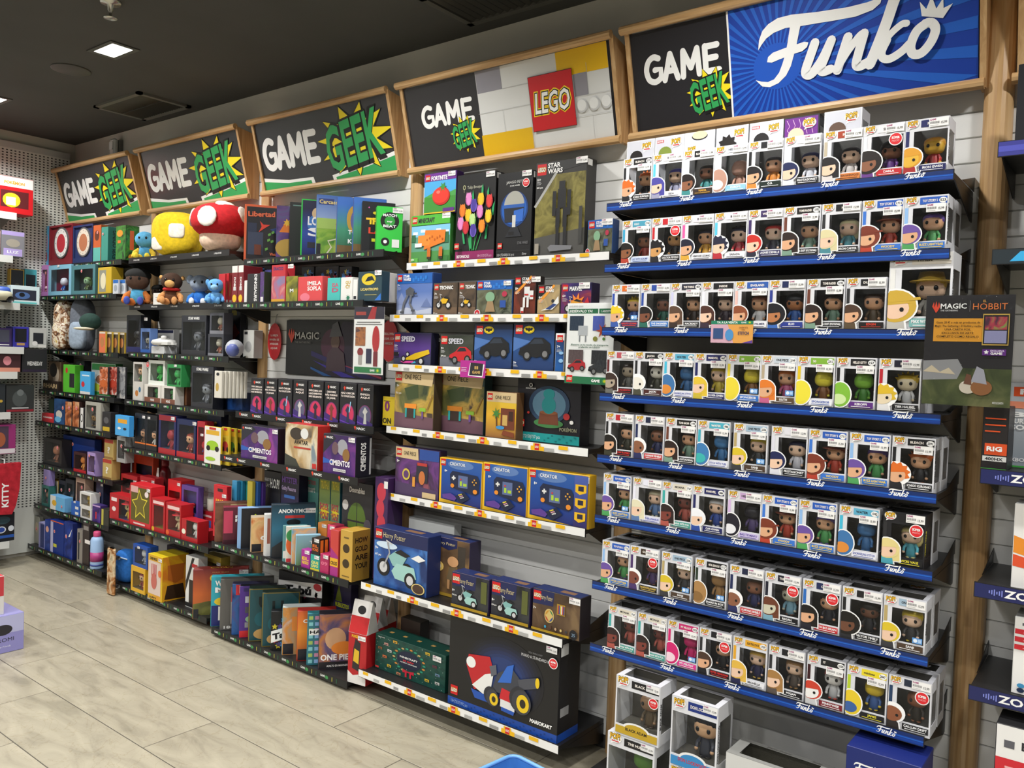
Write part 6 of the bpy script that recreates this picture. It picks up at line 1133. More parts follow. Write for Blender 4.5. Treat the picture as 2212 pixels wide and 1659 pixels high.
def d_av(F, w, h):
    F.rect(.001, .001, w-.001, h-.001, art('#5a5048', '#b89a6a', '#d8ccb0', '#7a8a94', scale=7)); F.ell(.35*w, .78*h, .2*w, .14*h, '#3a3028', 18); F.ell(.6*w, .8*h, .12*w, .12*h, '#dcdcd8', 18); F.text('AVATAR', .5*w, .55*h, .09*h, '#17130f', .03, .1, 'c', .42*w); F.rect(.28*w, .45*h, .8*w, .49*h, '#b53a2c'); F.poly([(.001, .001), (.5*w, .001), (.35*w, .2*h), (.001, .3*h)], '#3a3c34'); F.rect(.86*w, .05*h, .98*w, .16*h, '#c2302c')
box('pale illustrated box with red spine between two violet boxes', 'G4', 'p', 865, 62, 1205, .08, '#b52a24', d_av, side=lambda F, d, h: F.rect(.002, .002, d-.002, h-.002, '#b52a24'), grp='card game boxes')
box('violet card starter box with a dark lettered side', 'G4', 'p', 1265, 172, 1608, .10, '#1a1922', d_cim, stk=(.98, .97, .9), side=lambda F, d, h: (F.rect(.002, .002, d-.002, h-.002, '#1c1b26'), F.text('CIMIENTOS', .62*d, .5*h, .03, WHITE, .03, 0, 'c', .7*h, math.pi/2), F.rect(.86*d, .01, .97*d, h-.01, '#b9b9b9')), grp='card game boxes')
# fifth shelf: front row turned towards the shop
dv = ('r', .03, .02, .3, .24, '#1a1c24')
covers('G5', 'p', [
 ('brown wooden-look game box at the left end of the front row', 122, 905, .2, '#6a4434', G(art('#5a3a2c', '#8a6048', scale=12), '', pic=[('r', .4, .92, .9, .95, '#b8a078')]), {'t': .05}),
 ('dark pink and burgundy game box', 208, 955, .18, '#7a2438', G('#5a1f30', 'PAR/PAC', ty=.70, th=.07, tw=.5, tx=.6, band=(.0, .12, '#3a1420'), pic=[('r', .02, .3, .28, .9, '#c2405c'), ('e', .6, .4, .12, .06, '#e0a8b4')]), {'t': .05}),
 ('black game box with coloured squares', 362, 965, .18, '#8ab0dc', G('#1c1c22', 'A', tc='#b8d02a', ty=.72, th=.12, tw=.2, tx=.5, pic=[('r', .4, .48, .7, .62, '#d8602a'), ('r', .4, .3, .7, .44, '#2a3a7c'), ('r', .4, .12, .7, .26, '#8ab82a'), ('r', .0, .0, .1, 1, '#8ab0dc')]), {'t': .05}),
 ('orange and cream game box with large white lettering', 500, 1062, .18, '#b8a890', G(art('#c2642a', '#d8b07a', '#b89a5a', scale=9), 'CYC', ty=.34, th=.13, tw=.7, tx=.62, pic=[dv]), {'t': .06}),
 ('thin white game box seen by its edge', 642, 1030, .15, '#dcdcda', G('#d8d8d6', '', pic=[('r', .1, .3, .2, .9, '#9a5a4a')]), {'t': .04}),
 ('dark blue cyber game box with white lettering', 718, 928, .22, '#22303c', G(vgrad('#23272c', '#1a2630', .3, '#2f6a84'), 'ANONYMOUS', ty=.84, th=.07, tw=.8, tx=.55, pic=[('r', .3, .74, .75, .79, '#c2302c'), ('e', .5, .66, .16, .06, '#12181c'), ('p', [(.02, .02), (.7, .02), (.6, .3), (.4, .4), (.02, .2)], 0, 0, 0, '#2a2a2c')]), {'t': .05, 'stk': (1.0, .92)}),
 ('thin teal-grey pack of folded cards', 838, 1150, .12, '#5a8a8c', G('#5a8f92', '', pic=[('r', .02, .1, .3, .3, '#d8d8d4')]), {'t': .02}),
 ('white pack with green and orange curves', 872, 1160, .12, '#d8d4cc', G('#d8cfc0', '', pic=[('e', .4, .5, .4, .34, '#d8602a'), ('e', .3, .75, .3, .18, '#3a8a4a'), ('r', .02, .02, .4, .12, '#c8303a')]), {'t': .02}),
 ('blue and orange slim pack', 930, 1178, .12, '#8ab8c8', G(art('#5a9ab8', '#d8a06a', '#8ab8c8', scale=9), ''), {'t': .02}),
 ('pale blue game box with white script', 975, 1250, .12, '#8ab8d0', G(vgrad('#6a8a5a', '#8ab8d8', .25), 'To', ty=.7, th=.1, tw=.3, tx=.7, pic=[('e', .6, .3, .3, .16, '#3f6a44')]), {'t': .05})], 57, .05, 'front row of the fifth shelf')
def cube(label, xl, yt, xr, c, t, tc, d=.06, sb=.01, z0=None, h=None, side=None, extra=()): return box(label, 'G5', 'p', xl, yt, xr, d, c, G(c, t, tc=tc, ty=.45, th=.16, tw=.75, pic=extra), sb=sb, z0=z0, h=h, grp='small bright game cubes', nm='game_cube', stk=(1.0, .98, .7), side=side)
a = cube('purple and yellow cube under the lilac one', 1030, 1392, 1120, '#a02a8c', 'EL/NEGRO', '#f0d02a')
cube('lilac and yellow cube standing on the purple one', 1104, 1240, 1190, '#5a4ab0', 'MAS/YA', '#f0e02a', z0=a[2]+a[4], w=.06, h=.075, d=.05, extra=[('r', .02, .02, .98, .25, '#d8d02a')]) if False else None
b = cube('teal cube with yellow foot, under the black and orange one', 1127, 1445, 1222, '#2aa090', 'QUE/SAPO', '#f0e06a', extra=[('r', .02, .02, .98, .16, '#d8c83a')])
cube('black cube with orange lettering on top of the teal one', 1140, 1272, 1222, '#231a17', 'EL/MONO', '#e0702a', z0=b[2]+b[4]+.0005, side=lambda F, d, h: (F.rect(.1*d, .1*h, .4*d, .9*h, '#e0762a'), F.rect(.55*d, .1*h, .85*d, .9*h, '#e0762a')))
cube('raspberry cube beside the teal one', 1228, 1440, 1318, '#b02a5c', '09', '#d8708c')
cube('amber cube at the rear behind the raspberry one', 1205, 1110, 1300, '#d8883a', '00', '#f0e4d0', sb=.09)
cube('pink pack at the rear beside the amber cube', 1305, 1135, 1385, '#c8305c', '', '#f0e4d0', sb=.09)
box('tall red and violet game box', 'G5', 'p', 1340, 1185, 1425, .09, '#b53a34', G('#a02a7c', 'CROSS', tc='#17130f', ty=.26, th=.07, tw=.8, pic=[('p', [(.01, .62), (.99, .45), (.99, .99), (.01, .99)], 0, 0, 0, '#c2403a'), ('r', .01, .22, .99, .40, '#e0a82a')]), sb=.006, grp='small bright game cubes')
box('gold game box with dark lettering on its side', 'G5', 'p', 1445, 1185, 1572, .11, '#b8923a', G('#c29c42', '', pic=[('e', .5, .64, .28, .09, '#3a2c14'), ('e', .5, .34, .28, .09, '#3a2c14'), ('r', .3, .84, .7, .87, '#6a5424'), ('r', .2, .08, .8, .1, '#6a5424')]), sb=.002, stk=None, grp='small bright game cubes', side=lambda F, d, h: (F.rect(.001, .001, d-.001, h-.001, '#8a6c28'), [F.text(t, .5*d, (.76-.17*i_)*h, .10*h, '#1c1608', .03, 0, 'c', .7*d) for i_, t in enumerate(('HOW', 'GOLD', 'ARE', 'YOU?'))]))
# fifth shelf: tall boxes at the rear
rg = 'tall rear boxes on the fifth shelf'
def tallb(label, xl, yt, xr, body, draw, sb=.17, d=.06): box(label, 'G5', 'p', xl, yt, xr, d, body, draw, sb=sb, grp=rg)
tallb('black music game box with white block letters', 640, 562, 815, '#16171c', G('#17181e', 'H.O.P?', ty=.78, th=.12, tw=.55, tx=.66, pic=[('e', .82, .42, .12, .07, '#2a6a9c'), ('t', .2, .86, .3, .04, '#c9c9c9', 'READY'), ('t', .2, .78, .3, .04, '#c9c9c9', 'PLAY'), ('r', .02, .3, .5, .5, '#3a2450')]))
tallb('purple music game box with a loudspeaker cone', 820, 568, 1008, '#241a3a', G(vgrad('#3a2a6a', '#17121f', .4), 'HITSTER', ty=.86, th=.07, tw=.85, tc='#8a5ac2', pic=[('e', .4, .46, .26, .13, '#17171a'), ('e', .4, .46, .2, .1, '#6a6a70'), ('e', .4, .46, .08, .04, '#23232a'), ('r', .2, .66, .8, .7, '#3a6ab8'), ('t', .45, .76, .8, .05, '#c9b4e0', 'Guilty Pleasures'), ('e', .7, .24, .16, .08, '#2f7a4a')]))
tallb('teal music game box with a loudspeaker cone', 1046, 602, 1215, '#2a5a5c', G(vgrad('#3a7a7c', '#6ab0a4', .4), 'Smart', ty=.78, th=.08, tw=.6, tc='#e6efe8', pic=[('t', .45, .88, .8, .05, '#c25a6a', 'HITSTER'), ('e', .42, .44, .34, .14, '#17171a'), ('e', .42, .44, .26, .11, '#6a6a70'), ('e', .42, .44, .1, .045, '#23232a')]))
tallb('yellow and teal shock game box, nearer the teal speaker box', 1222, 628, 1338, '#2a6a7c', G(vgrad('#2a8a9c', '#8a9a2a', .4), 'SHOCK/YOU?', ty=.60, th=.08, tw=.8, tc='#b02a4a', pic=[('s', .5, .58, .5, 0, '#e3d02a', 9), ('t', .5, .86, .7, .09, '#e3d02a', 'TRUTH &')]))
tallb('yellow and teal shock game box, nearer the dark collectible box', 1345, 640, 1442, '#2a6a7c', G(vgrad('#2a8a9c', '#8a9a2a', .4), 'SHOCK/YOU?', ty=.60, th=.08, tw=.8, tc='#b02a4a', pic=[('s', .5, .58, .5, 0, '#e3d02a', 9), ('t', .5, .86, .7, .09, '#e3d02a', 'TRUTH &')]))
tallb('dark grey collectible box with a green pane and pale lettering', 1465, 665, 1785, '#2a2a2e', G('#2c2c31', 'Doorables', ty=.88, th=.06, tw=.5, pic=[('e', .5, .55, .3, .22, '#5a7a2c'), ('r', .49, .33, .51, .77, '#2a2a2e'), ('r', .2, .54, .8, .56, '#2a2a2e'), ('e', .12, .72, .1, .06, '#d8d8d4'), ('e', .86, .52, .12, .08, '#57525c')]), d=.1)
tallb('violet box with swollen red lettering beside the brick toys', 1810, 632, 1948, '#3a1f4c', G('#3f2352', '', pic=[('e', .5, .86, .34, .09, '#c2384a'), ('e', .45, .70, .3, .09, '#c2384a'), ('e', .55, .55, .32, .09, '#c2384a'), ('e', .45, .40, .32, .09, '#c2384a'), ('e', .55, .26, .32, .09, '#c2384a'), ('r', .7, .9, .98, .97, '#e6e6e2')]), sb=.12, d=.1)
# small hanging packs on hooks at the left
for k, (xl, c) in enumerate(((300, '#3a94c2'), (358, '#2a8ab0'), (412, '#3aa098'), (462, '#c2b03a'), (520, '#2a5a9c'), (572, '#4a2f7c'))):
    box('%s card game pack standing in a row behind the red card pack' % ['sky blue', 'mid blue', 'teal', 'mustard', 'dark blue', 'purple'][k], 'G5', 'p', xl, 672+k*2, xl+52, .02, c, G(c, '', pic=[('r', .1, .5, .9, .56, '#e6e6e2')]), sb=.10, grp='card packs in a row', nm='card_pack', cat='card pack')
box('red card pack with a yellow word and red sticker', 'G5', 'p', 108, 712, 245, .03, '#c8202c', G('#c8202c', 'UNO', tc='#f0d02a', ty=.55, th=.18, tw=.6, pic=[('r', .3, .88, .7, .94, '#3a1418'), ('e', .5, .25, .4, .1, '#23181a')]), sb=.06, grp='card packs in a row', nm='card_pack', cat='card pack', stk=(1.0, .85, .8), sup=(.75, .42, .8))
# bottom shelf: big boxes turned towards the shop
def d_catan(F, w, h):
    F.rect(.002, .002, w-.002, h-.002, vgrad('#a05a2c', '#7a2a2c', h, '#c2602c')); F.poly([(.002, .3*h), (.3*w, .36*h), (.6*w, .3*h), (w-.002, .38*h), (w-.002, .002), (.002, .002)], art('#4a4a24', '#7a7a3a', scale=14)); F.text('CATAN', .30*w, .76*h, .13*h, '#e8c23a', .02, 0, 'l', .62*w); F.text('KLAUS TEUBER', .5*w, .93*h, .02*h, '#d8a86a', 0, 0, 'c', .3*w); F.rect(.02*w, .01*h, .11*w, .2*h, '#1a1c24'); F.poly([(.3*w, .05*h), (.36*w, .22*h), (.42*w, .05*h)], '#2c2018'); F.poly([(.44*w, .04*h), (.52*w, .2*h), (.58*w, .04*h)], '#33261c')
bigtop = lambda c, t='': (lambda F, w, d: (F.rect(.002, .002, w-.002, d-.002, c), F.text(t, .5*w, .35*d, .35*d, '#e8c23a', .02, 0, 'c', .4*w)) if t else F.rect(.002, .002, w-.002, d-.002, c))
covers('G6', 'q', [
 ('sunset orange game box at the left end of the bottom row', 118, 352, .30, '#7a2a2a', d_catan, {'t': .075, 'top': bigtop('#8a3430', 'CATAN'), 'stk': (1.0, .98)}),
 ('teal and navy party game box with a white mug', 290, 418, .28, '#2a9aa8', G('#2f9fb0', 'WHAT DO YOU/MEME', ty=.82, th=.10, tw=.85, pic=[('r', .01, .01, .99, .42, '#232a6a'), ('e', .26, .50, .2, .09, '#e0c22a'), ('r', .14, .12, .5, .40, '#e6e6e2'), ('e', .36, .3, .14, .04, '#9a8a7a')]), {'t': .05, 'top': bigtop('#2f9fb0')}),
 ('grey game box with a pale red panel', 376, 440, .28, '#5a5854', G('#5c5a56', 'TI', ty=.74, th=.05, tw=.14, tx=.45, pic=[('r', .2, .12, .9, .84, '#b0565a'), ('r', .2, .12, .9, .55, '#9a9aa0'), ('t', .3, .03, .45, .05, '#e0e0dc', '18+ 4-8')]), {'t': .05, 'top': bigtop('#4a4846')}),
 ('dark blue game box with a red letter square', 486, 484, .19, '#23285c', G(art('#232a5c', '#2a5a94', '#5a2a5c', scale=7), 'N', ty=.82, th=.14, tw=.2, tx=.3, pic=[('r', .1, .78, .5, .98, '#c22a34'), ('e', .4, .56, .2, .06, '#a02a4a'), ('e', .4, .3, .15, .08, '#3a8a3c')]), {'t': .05, 'top': bigtop('#2a2a44')}),
 ('purple game box with four round pictures', 557, 506, .19, '#4a2a7c', G('#4a2a80', '', pic=[('r', .01, .01, .99, .14, '#c2242c'), ('r', .15, .68, .6, .8, '#b9bcc2'), ('r', .15, .48, .6, .6, '#4a4a52'), ('e', .36, .36, .2, .07, '#8ab08a'), ('r', .15, .2, .6, .3, '#8a8a90'), ('r', .1, .9, .8, .96, '#2f2060')]), {'t': .05, 'top': bigtop('#1a1c28')}),
 ('dark teal gold-framed game box, nearer the purple box', 642, 530, .19, '#23342c', G('#1f4a50', 'U', tc='#0f1c1e', ty=.64, th=.2, tw=.3, tx=.42, bd='#7a6a2c', pic=[('e', .4, .14, .26, .1, '#c29a5c'), ('e', .36, .42, .2, .14, '#1a5a64')]), {'t': .06, 'top': bigtop('#1f332c')}),
 ('dark teal gold-framed game box, nearer the black flower box', 767, 566, .19, '#23342c', G('#1f4a50', 'U', tc='#0f1c1e', ty=.64, th=.2, tw=.3, tx=.42, bd='#7a6a2c', pic=[('e', .4, .14, .26, .1, '#c29a5c'), ('e', .36, .42, .2, .14, '#1a5a64')]), {'t': .06, 'top': bigtop('#1f332c')}),
 ('black flower-print box with white slanting title, front row', 850, 742, .19, '#17171a', lambda F, w, h: (flowers(F, w, h), F.poly([(.01*w, .2*h), (.99*w, .45*h), (.99*w, .72*h), (.01*w, .5*h)], '#ecebe8'), F.text('Tabú', .36*w, .34*h, .14*h, '#17171a', .05, .1, 'c', .6*w, .2)), {'t': .05}),
 ('city of towers game box', 957, 704, .19, '#8ab0b0', G(art('#8a9a8c', '#c2843a', '#b0c8d0', scale=8), '', pic=[('r', .25, .5, .5, .8, '#d88a3a'), ('r', .6, .4, .8, .85, '#8aa8b0'), dv]), {'t': .06, 'top': bigtop('#c9cfcc')}),
 ('red and orange code game box', 1097, 738, .19, '#b02a24', G(vgrad('#8a2018', '#c2302c', .3, '#e08a2a'), 'CÓDIGO', ty=.76, th=.07, tw=.7, tx=.5, pic=[('e', .5, .4, .2, .26, '#f0b03a'), dv]), {'t': .06, 'top': bigtop('#b02a24')}),
 ('teal patterned box with a white word panel', 1192, 762, .18, '#2a7a84', lambda F, w, h: (F.rect(.002, .002, w-.002, h-.002, '#2f6f7c'), [(setattr(F, 'k', 2), F.rect(w*(.04+.16*(k % 6)), h*(.04+.12*(k//6)), w*(.15+.16*(k % 6)), h*(.11+.12*(k//6)), ('#7fc0c4', '#c98aa8', '#9ab85f', '#8ab0dc')[(k*7) % 4])) for k in range(48)], F.rect(.05*w, .58*h, .95*w, .70*h, '#ecebe8'), F.text('HAZME', .42*w, .61*h, .06*h, '#17171a', .03, 0, 'c', .7*w)), {'t': .05}),
 ('pirate adventure game box with large white title', 1302, 770, .20, '#2a2430', G(art('#2a2438', '#5a4a6c', '#b0703a', '#3a3040', scale=8), 'ONE PIECE', ty=.17, th=.10, tw=.9, pic=[('e', .4, .55, .25, .2, '#c29a74'), ('e', .6, .38, .3, .12, '#d8802a'), ('r', .01, .01, .99, .14, '#1c1a1f')], sub='ASALTO EN MARINEFORD'), {'t': .07, 'top': bigtop('#23202a'), 'stk': (1.0, .95)})], 52, .06, 'big game boxes on the bottom shelf')
x_, y_, z_, w_, h_ = place('G6', 'q', 922, 345, 1330, .20)
carton('game_box', 'black flower-print box with white slanting title, standing at the rear', 'game box', 'big game boxes on the bottom shelf', (x_, y_, z_), w_, h_, .06, '#17171a', lambda F, w, h: (flowers(F, w, h), F.poly([(.0, .60*h), (.999*w, .76*h), (.999*w, .97*h), (.0, .84*h)], '#ecebe8'), F.text('Tabú', .47*w, .715*h, .12*h, '#17171a', .05, .1, 'c', .62*w, .14), F.ell(.9*w, .90*h, .09*w, .055*h, '#c8303a', 16)))
x_, y_, z_, w_, h_ = place('G6', 'q', 1440, 440, 1600, .265)
carton('game_box', 'dark violet box at the rear beside the red gift cartons', 'game box', 'big game boxes on the bottom shelf', (x_, y_, z_), w_, h_, .05, '#2a2050', G('#2c2252', 'MUEBLECITOS', ty=.62, th=.06, tw=.8, tc='#c8d02a', pic=[('p', [(.1, .7), (.3, .95), (.5, .7)], 0, 0, 0, '#8a9a2a'), ('e', .6, .3, .3, .16, '#a02a7c')]))
# gable-top gift cartons
def gable(label, X, Y, z, w, h, d, rz):
    r = empty('gift_carton', (X, Y, z), rz); tag(r, label, 'gift carton', 'red gable gift cartons')
    mb = MB(); mb.rbox(0, w, 0, d, 0, h*.62, '#b01c22', .002); bdy = mb.obj('carton_body', r)
    mb = MB(); mb.prism([(0, h*.62), (d, h*.62), (d/2+.004, h), (d/2-.004, h)], '#d8d6d2', 'x', 0, w); hd = mb.obj('handle_panel', r)
    n = Vector((0, h*.38, 0)); v = Vector((0, d/2-.004, h*.38)).normalized()
    mb = MB(); F = Face(mb, (0, 0, h*.62), (1, 0, 0), v); L = Vector((0, d/2-.004, h*.38)).length
    F.rect(.001, .001, w-.001, .52*L, '#b81f24'); 
    hx = [(w*.5+w*.22*math.cos(math.pi*2*i/16)*1.0, L*.72+L*.13*math.sin(math.pi*2*i/16)) for i in range(16)]; F.poly(hx, '#1a1a1c'); mb.obj('handle_slot', hd)
    mb = MB(); F = Face(mb, (0, 0, 0), (1, 0, 0), (0, 0, 1)); H = h*.62
    F.poly([(.001, .001), (w-.001, .001), (w-.001, .14*H), (.6*w, .2*H), (.3*w, .16*H), (.001, .24*H)], '#e0dedb'); F.poly([(.25*w, .3*H), (.62*w, .26*H), (.68*w, .82*H), (.4*w, .9*H), (.3*w, .7*H)], '#2a2426'); F.poly([(.3*w, .45*H), (.6*w, .4*H), (.62*w, .66*H), (.36*w, .7*H)], '#d8b02a'); F.text('POKÉMON', .5*w, 1.0*H-.02, .012, '#e8b82a', .04, 0, 'c', .6*w)
    mb.obj('front_print', bdy); stick(bdy, w*.55, H*.88, -.001, .9)
for k, (xl, yt, sb, lb) in enumerate(((1640, 640, .03, 'red and white gable gift carton in front, with a dark window'), (1735, 600, .135, 'red and white gable gift carton in the middle of the three'), (1820, 580, .235, 'rearmost red and white gable gift carton by the slat wall'))):
    p_ = at(*C('q', xl, yt), 2.57+sb); z = SH['G6'][1]; gable(lb, p_.x-.02, p_.y-.02, z, .11, max(.22, p_.z-z), .085, math.radians(8))

# ------------------------------------------------------------------ window boxes and toys in the two far bays
def winbox(label, key, ck, xl, yt, xr, d, frame, inner, fig=None, sb=.012, z0=None, w=None, h=None, win=(.12, .9, .16, .86), head=None, ht=None, foot_=None, ft=None, stk=None, sup=None, grp='window boxes of the far bays', cat='toy box', extra=()):
    x, y, z, w, h, d = fit(key, ck, xl, yt, xr, d, sb, z0, w, h)
    mb = MB(); t = .0012; x0, x1, z0_, z1 = win[0]*w, win[1]*w, win[2]*h, win[3]*h; fm = mat(frame); im = mat(inner)
    mb.box(0, w, 0, d, 0, t, fm); mb.box(0, w, 0, d, h-t, h, fm); mb.box(0, w, d-t, d, t, h-t, fm); mb.box(0, t, 0, d, t, h-t, fm); mb.box(w-t, w, 0, d, t, h-t, fm)
    for a in ((t, x0, t, h-t), (x1, w-t, t, h-t), (x0, x1, t, z0_), (x0, x1, z1, h-t)): mb.box(a[0], a[1], 0, t, a[2], a[3], fm)
    mb.box(t, w-t, d-.004, d-.003, t, h-t, im); mb.box(t, w-t, .003, d-.004, z0_-.004, z0_-.003, im)
    r = mb.obj('window_box', None, (x, y, z)); tag(r, label, cat, grp)
    mb = MB(); mb.face([(x0, .0008, z0_), (x1, .0008, z0_), (x1, .0008, z1), (x0, .0008, z1)], clear_plastic()); mb.obj('window', r)
    mb = MB(); F = Face(mb, (0, 0, 0), (1, 0, 0), (0, 0, 1), .0002)
    if head: F.rect(.001, win[3]*h, w-.001, h-.001, head)
    if ht: F.text(ht, .5*w, (win[3]+(1-win[3])*.35)*h, (1-win[3])*.4*h, WHITE, .03, 0, 'c', None, 0, 1, .8*w)
    if foot_: F.rect(.001, .001, w-.001, win[2]*h, foot_)
    if ft: F.text(ft, .5*w, win[2]*h*.35, win[2]*h*.4, WHITE, .03, 0, 'c', None, 0, 1, .75*w)
    for p_ in extra:
        k, a, b, c, d_, col = p_[:6]
        if k == 'e': F.ell(a*w, b*h, c*w, d_*h, col, 16)
        elif k == 'r': F.rect(a*w, b*h, c*w, d_*h, col)
    if mb.f: mb.obj('front_print', r)
    if fig:
        st, sk, hr, cl = fig; wh = (z1-z0_); k = min(wh/.088, (x1-x0)/.062, d/.05)
        f = link('figure', FIGS[st], r, ((x0+x1)/2, d*.52, z0_-.003)); f.scale = (k, k, k)
        for i, c in enumerate((sk, hr, cl)): f.material_slots[i].link = 'OBJECT'; f.material_slots[i].material = mat(c)
    if stk: stick(r, w*stk[0]-.05*stk[2], h*stk[1]-.024*stk[2], -.001, stk[2])
    if sup: stick(r, w*sup[0], h*sup[1], -.0012, sup[2], SUP, 'discount_sticker')
    return x, y, z, w, h, d
def mbox(label, key, ck, xl, yt, xr, d, body, draw=None, **k):
    k.setdefault('cat', 'box'); k.setdefault('grp', 'merchandise boxes of the far bays'); k.setdefault('nm', 'product_box'); return box(label, key, ck, xl, yt, xr, d, body, draw, **k)
# ---- plush toys: generic stuffed shapes
def fabric(c): return noisemat('plush_'+c, [(.3, c), (.7, '#%02x%02x%02x' % tuple(min(255, int(int(c[i:i+2], 16)*1.12)+4) for i in (1, 3, 5)))], 60, .9, bump=.3)
def plush(label, X, Y, z, s, head, body, limb, hat=None, muzzle=None, ears=None, scarf=None, feet=None, rz=.8):
    r = empty('plush_toy', (X, Y, z), rz); tag(r, label, 'plush toy', 'plush toys')
    hb, bb, lb = fabric(head), fabric(body), fabric(limb)
    m_ = MB(); m_.ball((0, .02*s, .22*s), (.19*s, .16*s, .21*s), bb, 16); m_.obj('body', r)
    for sx in (-1, 1):
        m_ = MB(); m_.tube([(sx*.15*s, 0, .30*s), (sx*.25*s, -.06*s, .20*s), (sx*.27*s, -.12*s, .12*s)], [.07*s, .075*s, .06*s], lb, 10); m_.ball((sx*.27*s, -.13*s, .10*s), .065*s, lb, 10); m_.obj('arm', r)
        m_ = MB(); m_.tube([(sx*.10*s, -.04*s, .08*s), (sx*.14*s, -.22*s, .075*s), (sx*.15*s, -.30*s, .08*s)], [.09*s, .085*s, .07*s], lb, 10); m_.ball((sx*.15*s, -.31*s, .10*s), (.075*s, .05*s, .10*s), fabric(feet or limb), 10); m_.obj('leg', r)
    m_ = MB(); m_.ball((0, -.01*s, .60*s), (.27*s, .235*s, .235*s), hb, 18); hd = m_.obj('head', r)
    if muzzle: m_ = MB(); m_.ball((0, -.20*s, .53*s), (.13*s, .10*s, .10*s), fabric(muzzle), 12); m_.obj('muzzle', hd)
    for sx in (-1, 1):
        m_ = MB(); m_.ball((sx*.095*s, -.225*s, .63*s), (.032*s, .018*s, .042*s), mat('#0c0c0d', .15), 10); m_.obj('eye', hd)
        if ears: m_ = MB(); m_.ball((sx*.27*s, .02*s, .70*s), (ears[1]*s, .05*s, ears[2]*s), fabric(ears[0]), 12); m_.obj('ear', hd)
    if hat: m_ = MB(); m_.ball((0, .02*s, .72*s), (.30*s, .26*s, .17*s), fabric(hat), 16); m_.obj('cap', hd)
    if scarf: m_ = MB(); m_.lathe([(.20*s, .36*s), (.23*s, .39*s), (.20*s, .43*s)], fabric(scarf), 14); m_.obj('scarf', r)
def pl_at(key, ck, xc, sb): D, z = SH[key][:2]; return at(*C(ck, xc, 0), D+sb), D+sb, z
def plush_at(label, key, ck, xc, yc, sb, s, *a, **k):
    D, z = SH[key][:2]; p_ = at(*C(ck, xc, yc), D+sb); plush(label, p_.x, p_.y, z, s, *a, **k)
plush_at('light blue plush toy with yellow hands beside the yellow cushion', 'B1', 'f', 350, 640, .09, .225, '#5aa5d0', '#4a94c2', '#d8b83a', ears=None, feet='#d8c23a')
D, z = SH['B1'][:2]
p_ = at(*C('f', 745, 545), D+.08); r = empty('plush_cushion', (p_.x, p_.y, z), .7); tag(r, 'big plain yellow plush cushion with white patches', 'plush toy', 'plush toys')
mb = MB(); mb.ball((0, 0, .138), (.148, .115, .138), fabric('#d8b81c'), 26, .68); mb.obj('cushion', r)
for (x, zz, ww, hh) in ((.03, .15, .05, .045), (-.09, .07, .035, .04)):
    mb = MB(); mb.ball((x, -.108 if x > 0 else -.09, zz), (ww, .012, hh), fabric('#e2ddd0'), 12, .5); mb.obj('patch', r)
p_ = at(*C('f', 1255, 480), D+.07); r = empty('plush_cushion', (p_.x, p_.y, z), .75); tag(r, 'large red and white spotted toadstool plush cushion', 'plush toy', 'plush toys')
mb = MB(); mb.ball((0, 0, .08), (.115, .105, .08), fabric('#d9bda6'), 20, .85); mb.obj('stalk', r)
mb = MB(); mb.ball((0, .0, .185), (.165, .150, .105), fabric('#b0141c'), 28, .88); cap_ = mb.obj('cap', r)
for a, e, rr in ((-35, 5, .06), (50, 20, .055), (-110, 10, .055), (10, 62, .055), (130, 20, .05)):
    a, e = math.radians(a-90+20), math.radians(e); n_ = Vector((math.cos(e)*math.cos(a), math.cos(e)*math.sin(a), math.sin(e)))
    c = Vector((.160*n_.x, .145*n_.y, .185+.102*n_.z)); q = n_.to_track_quat('Z', 'Y').to_matrix(); mb = MB(); mb.ball(c, (rr, rr, .012), fabric('#ddd8cf'), 14, 1, q); mb.obj('spot', cap_)
plush_at('dark plush doll with black cap, pale band and orange jacket', 'B2', 'f', 265, 1150, .02, .27, '#4a3428', '#4a9ac2', '#b86a2c', hat='#1a1a1a', feet='#3a4a9c')
plush_at('second dark plush doll half hidden behind its orange-jacketed twin', 'B2', 'f', 520, 1150, .185, .17, '#3c2a20', '#3a6a7c', '#6a4a2c', hat='#1a1a1a')
plush_at('brown plush ape with tan muzzle and red scarf', 'B2', 'f', 670, 1150, .01, .235, '#3a2518', '#5a3a24', '#c28a54', muzzle='#c99a5c', scarf='#b01c1c', ears=('#c99a5c', .05, .06))
plush_at('grey and blue plush toy with big ears and white feet', 'B2', 'f', 1010, 1160, .12, .225, '#8a98ac', '#2a6fc0', '#2f74c4', ears=('#8a98ac', .10, .13), feet='#dfe4ea')
plush_at('small sky blue plush toy beside the red packs', 'B2', 'f', 1195, 1220, -.01, .17, '#5a94c8', '#6aa5d4', '#5a94c8', ears=('#5a94c8', .07, .11), muzzle='#8ab8dc')
box('stack of white price cards leaning before the ape plush', 'B2', 'f', 448, 1290, 590, .006, '#dedcd6', G('#e2e0da', '', pic=[('r', .2, .6, .8, .64, '#8a8a88'), ('r', .2, .4, .7, .43, '#8a8a88')]), sb=-.008, nm='price_cards', cat='price card', grp='price cards')
for k in range(3): mbox('red keyring pack hanging with others by the small blue plush', 'B2', 'f', 1232+k*48, 1062-k*6, 1310+k*42, .008, '#b8202a', G('#c2242c', '', pic=[('e', .5, .5, .24, .26, '#b8983a'), ('r', .02, .02, .98, .14, '#e0dcd8')]), sb=.012+.03*k, grp='red keyring packs', nm='keyring_pack', cat='keyring pack')
